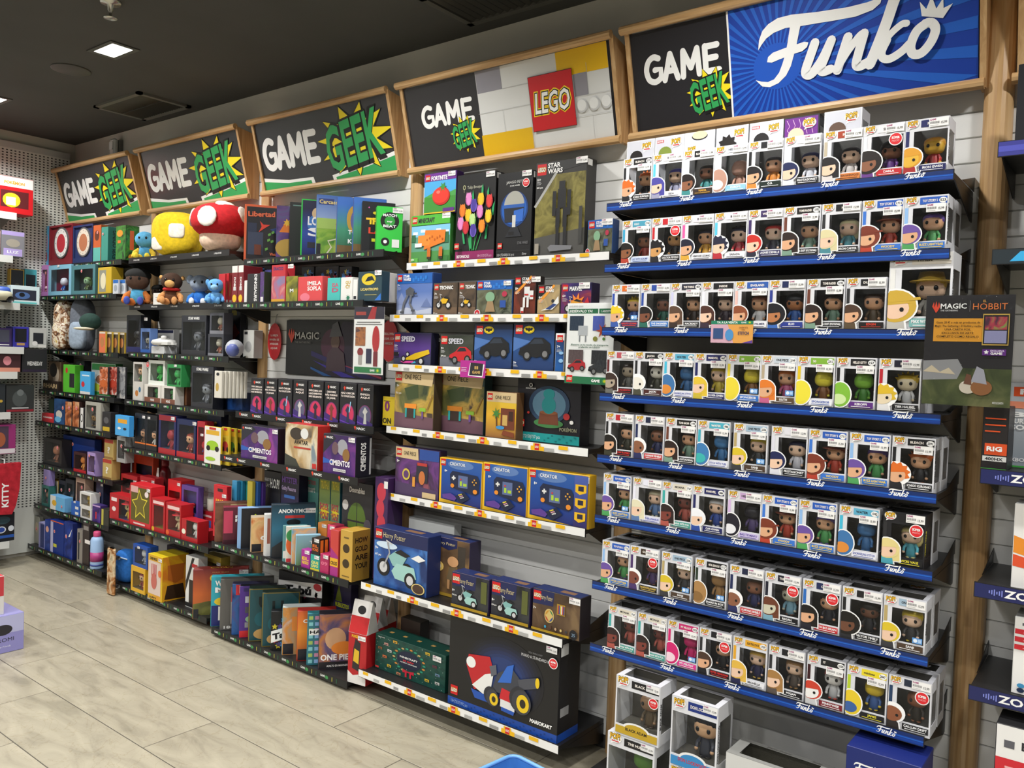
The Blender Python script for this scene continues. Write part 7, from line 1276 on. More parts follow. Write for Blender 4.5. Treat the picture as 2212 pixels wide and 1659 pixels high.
# ---- third shelf of the plush bay
wb = winbox
wb('dark blue window box with a dark armoured figure', 'B3', 'l', 262, 240, 440, .07, '#20222a', '#1a1e30', ('bald', '#1d1d22', '#1d1d22', '#23232c'), head='#22242a', foot_='#23285c', stk=(1.5, .93, .8), sb=.03)
wb('clear blue-edged box in front of the white toy ship', 'B3', 'l', 440, 408, 562, .05, '#5a78b0', '#20242c', ('bald', '#8a8a80', '#4a4a4c', '#3a4a6a'), foot_='#2a5aa8')
D, z = SH['B3'][:2]; p_ = at(*C('l', 735, 620), D+.04); r = empty('toy_spaceship', (p_.x, p_.y, z)); tag(r, 'white toy spacecraft on a shelf between clear boxes', 'toy'); wm = mat('#d8d8d4', .4)
mb = MB(); mb.lathe([(.02, .05), (.085, .058), (.098, .072), (.085, .088), (.03, .10), (.001, .102)], wm, 20, sy=.7); mb.obj('hull', r)
mb = MB(); mb.box(.05, .13, -.05, -.028, .06, .075, wm); mb.box(.05, .13, -.012, .01, .06, .075, wm); mb.obj('prongs', r)
mb = MB(); mb.lathe([(.018, .09), (.018, .112), (.010, .116)], wm, 12, (.035, -.02, 0)); mb.obj('turret', r)
mb = MB(); mb.rbox(-.07, .08, -.045, .045, 0, .05, '#c2c4c6', .004); mb.obj('stand', r)
reg(p_.x-.11, p_.y-.07, .25, .14, z, z+.12)
mbox('white carton behind the white toy spacecraft', 'B3', 'l', 600, 425, 860, .04, '#cfd0d0', G('#d4d4d2', '', pic=[('r', .02, .86, .98, .98, '#23284c')]), sb=.13)
wb('clear fronted box with white saga lettering on the third plush bay shelf', 'B3', 'l', 965, 245, 1280, .07, '#2a2c34', '#30343c', ('cap', '#6a7078', '#3a3c44', '#55585e'), ht='STAR WARS', foot_='#2a2a30', win=(.06, .96, .14, .84))
a = wb('lower of two stacked clear boxes with a small craft', 'B3', 'l', 1302, 480, 1500, .06, '#3a3c46', '#34363e', ('blob', '#b8b4a4', '#b8b4a4', '#a05a44'), foot_='#7a7c84')
wb('upper of two stacked clear boxes with a small craft', 'B3', 'l', 1325, 210, 1505, .06, '#4a4c56', '#3c3e46', ('blob', '#c2bca8', '#c2bca8', '#a05a44'), foot_='#7a7c84', z0=a[2]+a[4])
mbox('white box with grey robot print at the end of the shelf', 'B3', 'l', 1755, 430, 1890, .06, '#c9c9c6', G('#d2d2ce', '', pic=[('e', .5, .4, .3, .2, '#a8a8a8'), ('r', .1, .84, .4, .94, '#23232a')]), sb=.11)
mbox('dark box with yellow tag at the rear by the oak upright', 'B3', 'l', 1560, 150, 1720, .04, '#1d1e26', G('#1d1e28', '', pic=[('r', .3, .85, .7, .95, '#c2b02a'), ('p', [(.1, .2), (.5, .7), (.95, .5)], 0, 0, 0, '#8a3428')]), sb=.14)
D, z = SH['B3'][:2]; p_ = at(*C('l', 1640, 645), D+.035); mb = MB(); mb.ball((0, 0, .052), (.055, .05, .052), '#b9bcc4', 18); mb.lathe([(.030, .0), (.032, .01)], '#8a8c94', 14); o = mb.obj('round_lamp', None, (p_.x, p_.y, z)); tag(o, 'grey ball-shaped lamp with a blue panel at the shelf end', 'lamp'); mb = MB(); mb.ball((.012, -.018, .046), (.045, .036, .04), '#5f6cb0', 14); mb.obj('blue_panel', o)
# ---- fourth
wb('tall white and grey box at the left of the green drink sets', 'B4', 'l', 345, 838, 470, .06, '#c9c6c0', '#4a4c48', ('cap', '#d9b08a', '#8a5a2c', '#3a7a44'), win=(.1, .9, .5, .95), extra=[('e', .4, .2, .16, .08, '#b5763a'), ('e', .7, .3, .12, .07, '#3a6a8c')])
a = wb('brown and white mug box, left one under the green set', 'B4', 'l', 488, 1122, 692, .06, '#d8d4cc', '#3a3024', ('blob', '#2f8a3c', '#2f8a3c', '#2f8a3c'), foot_='#7a4a38', ft='MUG', win=(.2, .85, .3, .88))
b = wb('brown and white mug box, right one beside the hanging gift card', 'B4', 'l', 704, 1140, 880, .06, '#d8d4cc', '#3a3024', ('blob', '#2f8a3c', '#2f8a3c', '#2f8a3c'), foot_='#7a4a38', ft='MUG', win=(.2, .85, .3, .88))
wb('white and bright green glass set box stacked on the left mug box', 'B4', 'l', 540, 812, 748, .06, '#d8dcd4', '#1f5a2c', ('blob', '#2fae44', '#2fae44', '#2fae44'), z0=a[2]+a[4], sup=(-.02, .8, 1.0))
wb('clear green bottle box stacked on the right mug box', 'B4', 'l', 782, 868, 960, .06, '#2f8a4a', '#1f4a30', ('blob', '#3ab85c', '#3ab85c', '#3ab85c'), z0=b[2]+b[4], stk=(.7, 1.0, .6), win=(.06, .94, .08, .84))
mbox('brown picture carton beside the right mug box', 'B4', 'l', 888, 1150, 1030, .05, '#6a4430', G(art('#5a3a28', '#8a5a38', scale=14), '', pic=[('e', .5, .6, .3, .2, '#a83a34')]))
wb('clear fronted box with white saga lettering on the fourth plush bay shelf', 'B4', 'l', 1092, 888, 1370, .07, '#2a2c34', '#30343c', ('cap', '#8a9098', '#3a3c44', '#6a6e76'), ht='STAR WARS', foot_='#2a2a30', win=(.06, .96, .14, .84))
for k in range(7): mbox('white medal card pack hanging in a row of seven', 'B4', 'l', 1385+k*58, 952+k*2, 1480+k*50, .005, '#d4d0c4', G('#d8d4c8', '', pic=[('e', .4, .4, .22, .16, '#b89a4a'), ('e', .45, .88, .2, .06, '#23232a')]), sb=-.01+.018*k, grp='white medal card packs', nm='medal_pack', cat='card pack', z0=SH['B4'][1]+.075)
mbox('dark blue lattice box under the white card packs', 'B4', 'l', 1480, 1215, 1740, .07, '#16305c', G(art('#12264c', '#1f4a8c', scale=18), ''), sb=.03)
# ---- fifth
wb('black and orange window box with a brown clad figure', 'B5', 'm', 368, 68, 508, .06, '#1c1c1f', '#2a2a26', ('cap', '#c9956a', '#5a3a24', '#6a4a2c'), foot_='#1f1f22', extra=[('r', .02, .17, .98, .21, '#d8702a')], stk=(.95, .95, .7))
wb('black and orange window box with a white clad figure', 'B5', 'm', 512, 92, 650, .06, '#1c1c1f', '#2a2a26', ('cap', '#d9a57e', '#3a2a20', '#cfcfc8'), foot_='#1f1f22', extra=[('r', .02, .17, .98, .21, '#d8702a')], stk=(.4, .95, .6))
wb('navy and red web-hero window box with an empty blue tray', 'B5', 'm', 672, 88, 890, .07, '#262a5c', '#2c5068', ('blob', '#a02a34', '#a02a34', '#a02a34'), head='#8a1f2c', foot_='#a8242c', stk=(.95, .98, .8))
wb('navy window box with a red and gold figure', 'B5', 'm', 905, 142, 1145, .07, '#1c2650', '#3a3c44', ('long', '#d9a57e', '#8a3420', '#8a2420'), foot_='#b0242c', stk=(1.05, .97, .8))
wb('red and blue web-hero box beside the toy car packs', 'B5', 'm', 1165, 175, 1260, .06, '#a8202c', '#3a2a4c', ('blob', '#c2242c', '#c2242c', '#2a4aa0'), stk=(.9, .7, .6))
mbox('dark blue figure box at the rear behind the toy car packs', 'B5', 'm', 1290, 55, 1470, .05, '#23305c', G('#23305c', 'POP', ty=.72, th=.09, tw=.4, tc='#c2a02a', pic=[('r', .02, .02, .98, .2, '#5a5fa8')]), sb=.10)
for k, (xl, c, c2) in enumerate(((1258, '#e3e3de', '#9ac42a'), (1476, '#c9b03a', '#b03a34'), (1562, '#b8a434', '#4a7a34'), (1640, '#b09c34', '#3a4a34'))):
    mbox(['white blister card with a lime green toy buggy', 'yellow-edged blister card with a red toy car', 'yellow-edged blister card with a green toy car', 'yellow-edged blister card furthest from the lime buggy'][k], 'B5', 'm', xl, 232+k*14, xl+(210 if k == 0 else 100), .012, '#d8b82a', G(c, '', pic=[('r', .1, .78, .9, .9, '#d8a82a'), ('e', .5, .5, .36, .13, c2), ('e', .25, .42, .12, .07, '#17171a'), ('e', .78, .42, .12, .07, '#17171a'), ('r', .3, .92, .7, .98, '#c2302c'), ('e', .4, .14, .3, .05, c2)]), sb=-.004+.03*k, grp='blister cards with toy cars', nm='toy_car_card', cat='toy car')
# ---- sixth: red merchandise
rd = '#b01820'
wb('red box with a toadstool lamp picture, leftmost of the red gifts', 'B6', 'm', 45, 1092, 298, .08, rd, '#3a3a6a', ('hat', '#d8c08a', '#c2242c', '#d8b83a'), win=(.46, .97, .1, .86), extra=[('r', .08, .72, .36, .86, '#e6d8d4'), ('e', .22, .42, .1, .09, '#e6d8d4')])
mbox('red and olive box with a yellow outlined star', 'B6', 'm', 305, 962, 572, .09, '#c8202a', lambda F, w, h: (F.rect(.002, .002, w-.002, h-.002, '#c8242c'), F.rect(.06*w, .13*h, .94*w, .93*h, '#5a5218'), F.star(.48*w, .52*h, .40*w, 5, '#e0cf3a', .5, math.pi/2+.1), F.star(.48*w, .52*h, .34*w, 5, '#6a6020', .5, math.pi/2+.1), F.ell(.8*w, .80*h, .09*w, .07*h, '#e8d8d8', 16), F.rect(.2*w, .05*h, .75*w, .09*h, '#e6c4c0'), F.rect(.05*w, .80*h, .4*w, .95*h, '#d8a8a4')), stk=(.98, .95, .8))
wb('red box with a yellow question lamp', 'B6', 'm', 582, 1150, 752, .08, rd, '#7a6a1c', None, win=(.16, .88, .14, .80), extra=[('r', .1, .84, .9, .93, '#e6c4c0'), ('e', .02+.1, .08, .1, .07, '#d8b02a')])
D, z = SH['B6'][:2]
wb('red box with a big white and red toadstool', 'B6', 'm', 765, 1208, 955, .08, rd, '#4a2a24', ('hat', '#d8c49a', '#c8242c', '#d8c49a'), win=(.14, .94, .2, .78), extra=[('r', .1, .82, .9, .92, '#e6c4c0'), ('e', .12, .1, .11, .08, '#e0602a')])
wb('red box with a white ghost lamp', 'B6', 'm', 962, 1415, 1170, .07, rd, '#5a3a3a', ('blob', '#e6e6e2', '#e6e6e2', '#e6e6e2'), win=(.3, .97, .22, .96), extra=[('e', .14, .42, .12, .12, '#e6e6d0')])
mbox('small red cube with a yellow block picture', 'B6', 'm', 1150, 1545, 1295, .06, '#c8242c', G('#cf2a2c', '', pic=[('r', .5, .1, .95, .8, '#b8b4b8'), ('p', [(.52, .2), (.72, .12), (.92, .22), (.92, .62), (.7, .72), (.52, .6)], 0, 0, 0, '#dcbc2a'), ('r', .1, .6, .4, .85, '#e8a8a0')]))
st_ = mbox('small red box with a blue stage picture', 'B6', 'm', 1205, 1310, 1362, .06, '#b8202a', G('#b8202a', '', pic=[('r', .12, .25, .88, .66, '#3a5a9c'), ('r', .2, .78, .9, .86, '#e6c4c0')]), sb=.07)
a = wb('violet window box with gold and red figures stacked behind', 'B6', 'm', 965, 985, 1175, .08, '#5a3f8c', '#3a4a8c', ('cap', '#d9a57e', '#c2242c', '#2a4aa0'), sb=.07, z0=SH['B6'][1]+.105, extra=[('e', .62, .16, .2, .05, '#c2303a')])
mbox('red box supporting the violet window box', 'B6', 'm', 965, 1300, 1175, .07, '#8a1820', None, sb=.078, h=.104)
wb('bright red box with a toadstool lamp on the upper level', 'B6', 'm', 790, 912, 955, .09, '#cf2028', '#241a1c', ('hat', '#d8c49a', '#d83a34', '#d8c49a'), sb=.11, win=(.08, .92, .1, .78), stk=(.98, .96, .7))
mbox('red box behind the starred box on the upper level', 'B6', 'm', 430, 870, 620, .06, '#b8202a', G('#b8202a', '', pic=[('r', .1, .7, .5, .9, '#e6c4c0')]), sb=.12, stk=(1.0, .95, .7))
wb('red box with dark lamp at the upper left of the red gifts', 'B6', 'm', 190, 842, 395, .07, '#b8202a', '#23181a', ('hat', '#e0d0b0', '#8a1f24', '#3a6a34'), sb=.13, stk=(.98, .9, .8), win=(.08, .92, .3, .9))
D, z = SH['B6'][:2]; p_ = at(*C('m', 752, 800), D+.235); r = empty('drink_bottle', (p_.x, p_.y, z)); H = at(*C('m', 752, 660), D+.235).z-z; tag(r, 'dark red metal bottle in a white card sleeve above the red gifts', 'bottle')
mb = MB(); mb.lathe([(.034, 0), (.036, .01), (.036, H*.78), (.02, H*.88)], mat('#6a1018', .25), 16); mb.obj('flask', r); mb = MB(); mb.lathe([(.021, H*.88), (.023, H*.9), (.023, H*.98), (.018, H)], mat('#7a1820', .35), 16); mb.obj('cap', r); mb = MB(); mb.prism([(-.05, H*.55), (.0, H*.55), (-.005, H*.86), (-.02, H*.86)], '#dcd8d2', 'y', -.042, -.040); mb.obj('card_sleeve', r)
reg(p_.x-.036, p_.y-.045, .072, .08, z, z+H)
wb('orange and blue playset box behind the red gifts', 'B6', 'm', 330, 590, 600, .04, '#c8401f', '#23284c', ('cap', '#d9a57e', '#c2242c', '#2a4aa0'), sb=.225, win=(.2, .95, .3, .85))
p_ = Vector((st_[0]+.075, st_[1]+.03, 0)); z = st_[2]+st_[4]+.0004; mb = MB(); mb.lathe([(.024, 0), (.028, .010), (.030, .075), (.028, .075), (.026, .012)], '#dcd8c8', 18); o = mb.obj('mug', None, (p_.x, p_.y, z)); 
o.location.z = z; tag(o, 'cream printed mug among the red gifts', 'mug'); mb = MB(); mb.tube([(.028, 0, .062), (.046, 0, .054), (.048, 0, .032), (.028, 0, .018)], .004, '#dcd8c8', 8); mb.obj('handle', o)
# ---- seventh
D, z = SH['B7'][:2]
p_ = at(*C('n', 100, 980), D-.05); mb = MB(); mb.rbox(-.045, .045, 0, .02, 0, .30, art('#3a2418', '#a8703a', '#d8c4a0', '#23181a', scale=16), .008); o = mb.obj('printed_skateboard', None, (p_.x, p_.y, .0005)); tag(o, 'tall upright skateboard with brown comic print leaning at the bay end', 'skateboard')
for k, zz in enumerate((.06, .24)): mb = MB(); mb.tube([(-.05, .03, zz), (.05, .03, zz)], .012, '#3a3a3c', 10); mb.obj('wheel_pair', o)
p_ = at(*C('n', 315, 800), D+.06); mb = MB(); mb.ball((0, 0, .105), (.075, .05, .105), fabric('#1f62ae'), 18, .6); o = mb.obj('pouch_bag', None, (p_.x, p_.y, z), .3); tag(o, 'blue padded pouch with a white piped edge', 'bag'); mb = MB(); mb.tube([(-.05, -.046, .05), (-.055, -.05, .12), (-.02, -.052, .17), (.05, -.048, .16)], .004, '#cfe0f0', 6); mb.obj('piping', o); reg(p_.x-.08, p_.y-.06, .16, .12, z, z+.2)
a = wb('yellow window box under the blue one on the lowest shelf', 'B7', 'n', 370, 815, 545, .07, '#d8a82a', '#5a5240', ('cap', '#d9b08a', '#a02a34', '#8a2a2c'), sb=-.01, win=(.12, .9, .14, .8))
wb('blue window box standing on the yellow one', 'B7', 'n', 395, 545, 575, .07, '#1f4a9c', '#23262c', ('blob', '#c9ccd2', '#c9ccd2', '#9aa0a8'), sb=-.005, z0=a[2]+a[4], stk=(.5, .95, .6))
def d_yel(F, w, h): F.rect(.002, .002, w-.002, h-.002, art('#d8862a', '#d8c22a', scale=8)); F.rect(.04*w, .12*h, .9*w, .86*h, '#d8c4b8'); [F.rect((.26+.1*k)*w, .52*h, (.31+.1*k)*w, .8*h, '#b8404a') for k in range(4)]; F.ell(.45*w, .42*h, .2*w, .18*h, '#c2685c', 18); F.text('ONE PIECE', .4*w, .89*h, .055*h, '#23180c', .03, 0, 'c', .5*w); F.ell(.84*w, .62*h, .1*w, .08*h, '#d8703a', 14); F.text('LUFFY', .4*w, .03*h, .04*h, '#23180c', .02, 0, 'c', .5*w)
mbox('big yellow and orange box with a hand lamp print', 'B7', 'n', 585, 668, 762, .17, '#d8bc1c', d_yel, sb=-.02, side=lambda F, d, h: (F.rect(.002, .002, d-.002, h-.002, art('#c2701c', '#d8b01c', scale=8)), F.poly([(.1*d, .05*h), (.9*d, .02*h), (.8*d, .35*h), (.2*d, .35*h)], '#33200f'), F.poly([(.2*d, .8*h), (.85*d, .8*h), (.8*d, .45*h), (.5*d, .38*h), (.22*d, .48*h)], '#a85a1c')), stk=(1.0, .96, .8))
mbox('white box with black stripe and red lettering on the lowest shelf', 'B7', 'n', 1060, 690, 1215, .06, '#d4d4d0', G('#dcdcd8', '', pic=[('p', [(.02, .5), (.5, .98), (.7, .98), (.02, .3)], 0, 0, 0, '#1a1a1e'), ('r', .5, .80, .95, .87, '#b8202a'), ('r', .3, .1, .95, .55, '#2a1f1a'), ('r', .02, .02, .9, .1, '#1a1a1e')]), sb=.01)
wb('pale yellow windowed box at the rear behind the sunset game', 'B7', 'n', 1290, 665, 1500, .06, '#c9b24a', '#8a9aa0', ('blob', '#a8b4b8', '#a8b4b8', '#a8b4b8'), sb=.10, stk=(1.0, .9, .8))
mbox('dark box filling the rear of the lowest shelf', 'B7', 'n', 820, 560, 1060, .05, '#2c2026', G('#332329', ''), sb=.2)

# ------------------------------------------------------------------ bay beside the pegboard
mbox('light blue drink set box at the pegboard end', 'A1', 'e', 347, 1000, 430, .07, '#5aa8d8', G('#6ab8e0', '', pic=[('e', .6, .6, .3, .2, '#e6a0b8'), ('e', .5, .25, .3, .12, '#c8303a')]))
def clockbox(label, xl, yt, xr, fr, face, mid):
    x, y, z, w, h, d = fit('A1', 'e', xl, yt, xr, .07, .012); mb = MB(); t = .002; im = mat(face)
    mb.box(0, w, .012, d, 0, h, fr)
    for a in ((0, w, 0, .16*h), (0, w, .95*h, h), (0, .04*w, .16*h, .95*h), (.96*w, w, .16*h, .95*h)): mb.box(a[0], a[1], 0, .012, a[2], a[3], fr)
    r = mb.obj('clock_box', None, (x, y, z)); tag(r, label, 'clock', 'boxed wall clocks'); R = min(.44*w, .38*h)
    mb = MB(); n = 24; pl = [(.5*w+R*math.cos(2*math.pi*i/n), .56*h+R*math.sin(2*math.pi*i/n)) for i in range(n)]; mb.prism(pl, '#5a5a5c', 'y', .004, .012); F = Face(mb, (0, .0038, 0), (1, 0, 0), (0, 0, 1), .0003); F.ell(.5*w, .56*h, R*.9, R*.9, face, 24); F.ell(.5*w, .55*h, R*.6, R*.6, mid, 22)
    for k in range(12): a = 2*math.pi*k/12; F.ell(.5*w+R*.78*math.cos(a), .56*h+R*.78*math.sin(a), R*.05, R*.05, '#8a8a8a', 6); F.k -= 1
    mb.obj('clock_face', r)
clockbox('boxed wall clock with white rim and red face', 442, 992, 650, '#7a1f2a', '#e6e4e0', '#b8303c')
clockbox('boxed wall clock with dark blue frame', 656, 990, 832, '#23305c', '#cfc4b4', '#a86a4a')
mbox('orange and teal pocket game at the top of the pegboard bay', 'A1', 'e', 838, 985, 905, .05, '#c2602c', G('#b8582c', '', pic=[('r', .02, .02, .98, .4, '#5aa89c'), ('e', .5, .72, .3, .14, '#5a3020')]), sup=(.6, .8, .5))
mbox('teal game box with dark lettering up its side', 'A1', 'e', 910, 1000, 970, .10, '#2a7a70', G('#3a8a7c', '', sup=None) if False else G('#3a8a7c', ''), side=lambda F, d, h: F.text('EXPLODING', .6*d, .5*h, .028, '#12302c', .03, 0, 'c', .8*h, math.pi/2), sup=(.3, .8, .5))
mbox('black and green comic box with an orange panel', 'A1', 'e', 1040, 990, 1130, .09, '#1c2c18', G(art('#1a2416', '#3a8a34', '#14180f', scale=16), '', pic=[('e', .4, .78, .3, .1, '#d8902a'), ('r', .2, .5, .5, .58, '#d8702a')]), side=lambda F, d, h: (F.rect(.002, .002, d-.002, h-.002, art('#1a2416', '#3a8a34', '#14180f', scale=16)), F.rect(.3*d, .3*h, .6*d, .85*h, '#d8602a'), F.ell(.5*d, .1*h, .3*d, .09*h, '#d8902a', 14)))
wb('pink window box with a pale toy', 'A2', 'e', 337, 1345, 430, .06, '#b878b8', '#7a1f3c', ('blob', '#e6c4d0', '#e6c4d0', '#c26a8a'), sup=(.75, .75, .6))
wb('pink and blue window box with a cloud lamp', 'A2', 'e', 436, 1345, 640, .06, '#7fb4cc', '#7a1f3c', ('blob', '#d0d4e0', '#d0d4e0', '#2a5aa8'), stk=(.5, 1.0, .7))
wb('teal window box with two pale green figures', 'A2', 'e', 642, 1345, 855, .06, '#4a7a80', '#343c3c', ('long', '#8ab08a', '#5a7a44', '#4a5a2c'), sup=(.45, .8, .6))
mbox('yellow box with a cartoon poster print', 'A2', 'e', 880, 1362, 1000, .08, '#c9a82a', G('#c9a82c', '', pic=[('r', .1, .1, .6, .9, '#8a8a7c'), ('e', .4, .5, .2, .3, '#d8d0b0')]))
for k in range(3): mbox('blue and white toy blister pack hanging beside the dark plush doll', 'A2', 'e', 1012+k*62, 1470, 1062+k*62, .012, '#c2c8d0', G('#c9ced6', '', pic=[('r', .05, .75, .95, .98, '#2a6ab8'), ('e', .5, .4, .3, .24, '#9aa2ac')]), sb=-.005+.02*k, grp='blue toy blister packs', nm='toy_pack', cat='toy pack')
# bags on the third shelf
def bag(label, ck, xc, yb, xw, yt, body, flap, sb, key='A3', strap=True):
    D, z = SH[key][:2]; p_ = at(*C(ck, xc, yb), D+sb); t = at(*C(ck, xc, yt), D+sb); h = t.z-z; w = xw
    r = empty('backpack', (p_.x, p_.y, z), .5); tag(r, label, 'bag', 'backpacks')
    mb = MB(); mb.ball((0, 0, h*.5), (w/2, .055, h*.5), body, 18, .62); mb.obj('body', r)
    mb = MB(); mb.ball((0, -.045, h*.30), (w*.38, .03, h*.26), flap, 14, .55); mb.obj('front_pocket', r)
    mb = MB(); mb.tube([(-.02, .02, h-.01), (-.018, .02, h+.015), (.018, .02, h+.015), (.02, .02, h-.01)], .004, '#23232a', 6); mb.obj('handle', r)
comic = art('#c2a23a', '#e6e0d0', '#8a5a2c', '#2a2a30', scale=34)
bag('backpack covered in a yellow and white comic print', 'i', 770, 800, .15, 265, comic, comic, .04)
bag('grey backpack with a dark green cap hung over it', 'i', 985, 800, .17, 250, fabric('#5c626c'), fabric('#8a98a8'), .07)
D, z = SH['A3'][:2]; p_ = at(*C('i', 1130, 600), D+.0); mb = MB(); mb.ball((0, 0, .06), (.075, .06, .06), fabric('#17332c'), 16); o = mb.obj('cap', None, (p_.x, p_.y-.03, p_.z-.02), .4); tag(o, 'dark green and cream cap hanging on the grey backpack', 'cap'); mb = MB(); mb.ball((-.01, -.045, .012), (.07, .06, .010), fabric('#b8b09a'), 14); mb.obj('peak', o)
for k in range(4): mbox('yellow-edged figure blister pack beside the backpacks, one of four', 'A3', 'i', 1185+k*78, 640+k*5, 1262+k*76, .012, '#c9a83a', G('#4a4034' if k else '#d8704a', '', pic=[('e', .5, .5, .3, .24, '#b87a4a'), ('r', .05, .9, .95, .98, '#d8d0c0')]), sb=-.01+.02*k, grp='yellow-edged blister packs', nm='toy_pack', cat='toy pack')
# fourth
mbox('brown portrait book box beside the green gift box', 'A4', 'i', 582, 995, 730, .05, '#6a5440', G('#8a7258', '', pic=[('e', .6, .55, .26, .3, '#c9b8a0'), ('e', .4, .7, .3, .24, '#1f1a17'), ('r', .02, .02, .98, .2, '#4a3a2c')]), sb=.06)
mbox('dark wooden letter stand before the brown portrait box', 'A4', 'i', 512, 1222, 690, .03, '#2a201a', G('#2c221c', 'RHARI', ty=.3, th=.4, tw=.9, tc='#b8a078'))
mbox('bright green gift box with a cut-out side', 'A4', 'i', 758, 1035, 895, .06, '#4fae2c', G('#58b834', '', pic=[('r', .55, .2, .98, .7, '#2a2a2c'), ('e', .3, .8, .1, .1, '#c8303a')]), stk=None)
mbox('black and grey umbrella box with a red sticker', 'A4', 'i', 908, 988, 1008, .05, '#26262c', G('#2a2a32', '', pic=[('p', [(.1, .02), (.5, .9), (.6, .9), (.3, .02)], 0, 0, 0, '#6a6a74')]), sup=(.6, .85, .8), sb=.05)
mbox('small sky blue card pack with a red badge', 'A4', 'i', 958, 1115, 1082, .03, '#3a9ad8', G('#4aa8e0', '', pic=[('r', .02, .02, .98, .14, '#e0dcd8'), ('e', .3, .45, .16, .12, '#c8303a'), ('r', .2, .8, .9, .86, '#d8eaf4')]))
mbox('large green and white garden toy box behind the toy cars', 'A4', 'i', 1095, 1012, 1380, .05, '#2f7a3a', G('#c9ccc4', '', pic=[('r', .02, .78, .98, .98, '#2f7a3a'), ('r', .02, .02, .98, .12, '#2f8a3a'), ('e', .2, .25, .2, .12, '#b8c83a'), ('e', .5, .5, .3, .16, '#8a5a3c')]), sb=.06, side=lambda F, d, h: F.rect(.002, .002, d-.002, h-.002, '#245c2c'))
for k, (xl, c) in enumerate(((1190, '#c2602a'), (1300, '#a8341f'), (1400, '#8a8c90'))): mbox(['orange toy car card before the garden box', 'red and black toy car card before the garden box', 'grey toy car card next to the tall white box'][k], 'A4', 'i', xl, 1060, xl+100, .012, '#2a2a2e', G(art('#26262a', c, '#c9c4bc', scale=30), '', pic=[('e', .5, .4, .4, .14, c)]), sb=-.004+.012*k, z0=SH['A4'][1]+.02 if k < 2 else None, grp='toy car cards', nm='toy_car_card', cat='toy car')
# fifth
mbox('dark green box behind the red label box', 'A5', 'j', 582, 60, 642, .05, '#2a4a34', None, sb=.08)
mbox('red label box at the pegboard end', 'A5', 'j', 500, 228, 640, .04, '#b8242c', G('#c22a32', 'ASSASSIN', ty=.5, th=.16, tw=.8))
mbox('blue box with a white robot print', 'A5', 'j', 648, 60, 770, .06, '#23406c', G(art('#1c2a4c', '#2f5a8c', scale=14), '', pic=[('e', .5, .4, .3, .16, '#c9c4bc'), ('e', .4, .2, .3, .12, '#6ab0d8')]), sup=(.9, .68, .7), sb=.01)
for k in range(2): mbox(['brown figure box next to the blue robot box', 'brown figure box next to the white ball box'][k], 'A5', 'j', 782+k*88, 92, 858+k*90, .05, '#3a2420', G(art('#2c1c18', '#b8683a', '#d8b088', scale=16), ''), sup=(.65, .75, .7))
mbox('black box with half a white ball', 'A5', 'j', 962, 165, 1012, .06, '#17171a', G('#1a1a1c', '', pic=[('r', .02, .02, .7, .98, '#e0deda'), ('e', .35, .5, .3, .2, '#17171a'), ('e', .35, .5, .22, .15, '#e6e6e2')]))
wb('light grey window box with a black and gold toy', 'A5', 'j', 1022, 92, 1205, .06, '#a8a69c', '#6a6c68', ('cap', '#8a6a3a', '#2a241c', '#2c2620'), win=(.06, .7, .08, .88), sup=(.5, .75, .7))
mbox('dark toy car pack with a yellow base', 'A5', 'j', 1222, 215, 1322, .05, '#26262a', G('#2a2a2c', '', pic=[('r', .1, .08, .9, .28, '#c9a82a'), ('e', .5, .6, .3, .16, '#5a5a5c')]))
mbox('sky blue toy car box at the end of the shelf', 'A5', 'j', 1378, 252, 1545, .07, '#3a94d8', G('#4aa4e0', '', pic=[('r', .2, .62, .85, .82, '#e0a02a'), ('e', .3, .36, .12, .06, '#e6e6e2'), ('e', .7, .36, .12, .06, '#26262c')]), sb=-.004)
mbox('dark box rear of the toy car packs', 'A5', 'j', 1240, 110, 1420, .04, '#22222a', G('#24242c', '', pic=[('e', .75, .5, .14, .1, '#8a1f2c')]), sb=.10)
# sixth
wb('black window box with two tiny lit houses', 'A6', 'j', 520, 520, 738, .07, '#2a2624', '#3a2c26', ('blob', '#b87a5a', '#b87a5a', '#8a5a44'), foot_='#17171a', sup=(.8, .72, .7))
mbox('large royal blue box with a white round emblem', 'A6', 'j', 757, 488, 1130, .05, '#12307c', G('#143684', '', pic=[('e', .16, .60, .09, .15, '#dfe6f0'), ('e', .16, .60, .06, .11, '#2a4a94'), ('r', .02, .02, .3, .3, '#0f2a6a')]), sup=(.33, .75, .7), sb=.08)
wb('red-footed window box with an orange toy', 'A6', 'j', 882, 690, 1030, .06, '#3a1c1c', '#5a1f1c', ('blob', '#e08a3a', '#e08a3a', '#e0a050'), foot_='#b8242c')
wb('lilac checkered window box', 'A6', 'j', 1045, 695, 1140, .06, '#a890c8', '#3a1420', None, sup=(.3, .85, .6), extra=[('r', .9, .1, .99, .3, '#5a4a94'), ('r', .9, .5, .99, .7, '#5a4a94')])
mbox('dark red patterned box at the rear above the lilac one', 'A6', 'j', 1142, 490, 1240, .05, '#7a1a1c', G(art('#6a1418', '#a83a34', scale=22), ''), sb=.10)
a = mbox('lower of two tan puzzle boxes with a question mark', 'A6', 'j', 1228, 770, 1335, .06, '#b89a5a', G('#b8a060', '?', ty=.3, th=.3, tw=.3, tc='#e6e2d8', pic=[('r', .02, .8, .98, .98, '#a83a2c'), ('r', .02, .02, .98, .12, '#8a6a3a')]))
mbox('upper of two tan puzzle boxes with a question mark', 'A6', 'j', 1248, 535, 1355, .06, '#b89a5a', G('#b8a060', '?', ty=.3, th=.3, tw=.3, tc='#e6e2d8', pic=[('r', .02, .8, .98, .98, '#a83a2c'), ('r', .02, .02, .98, .12, '#8a6a3a')]), z0=a[2]+a[4])
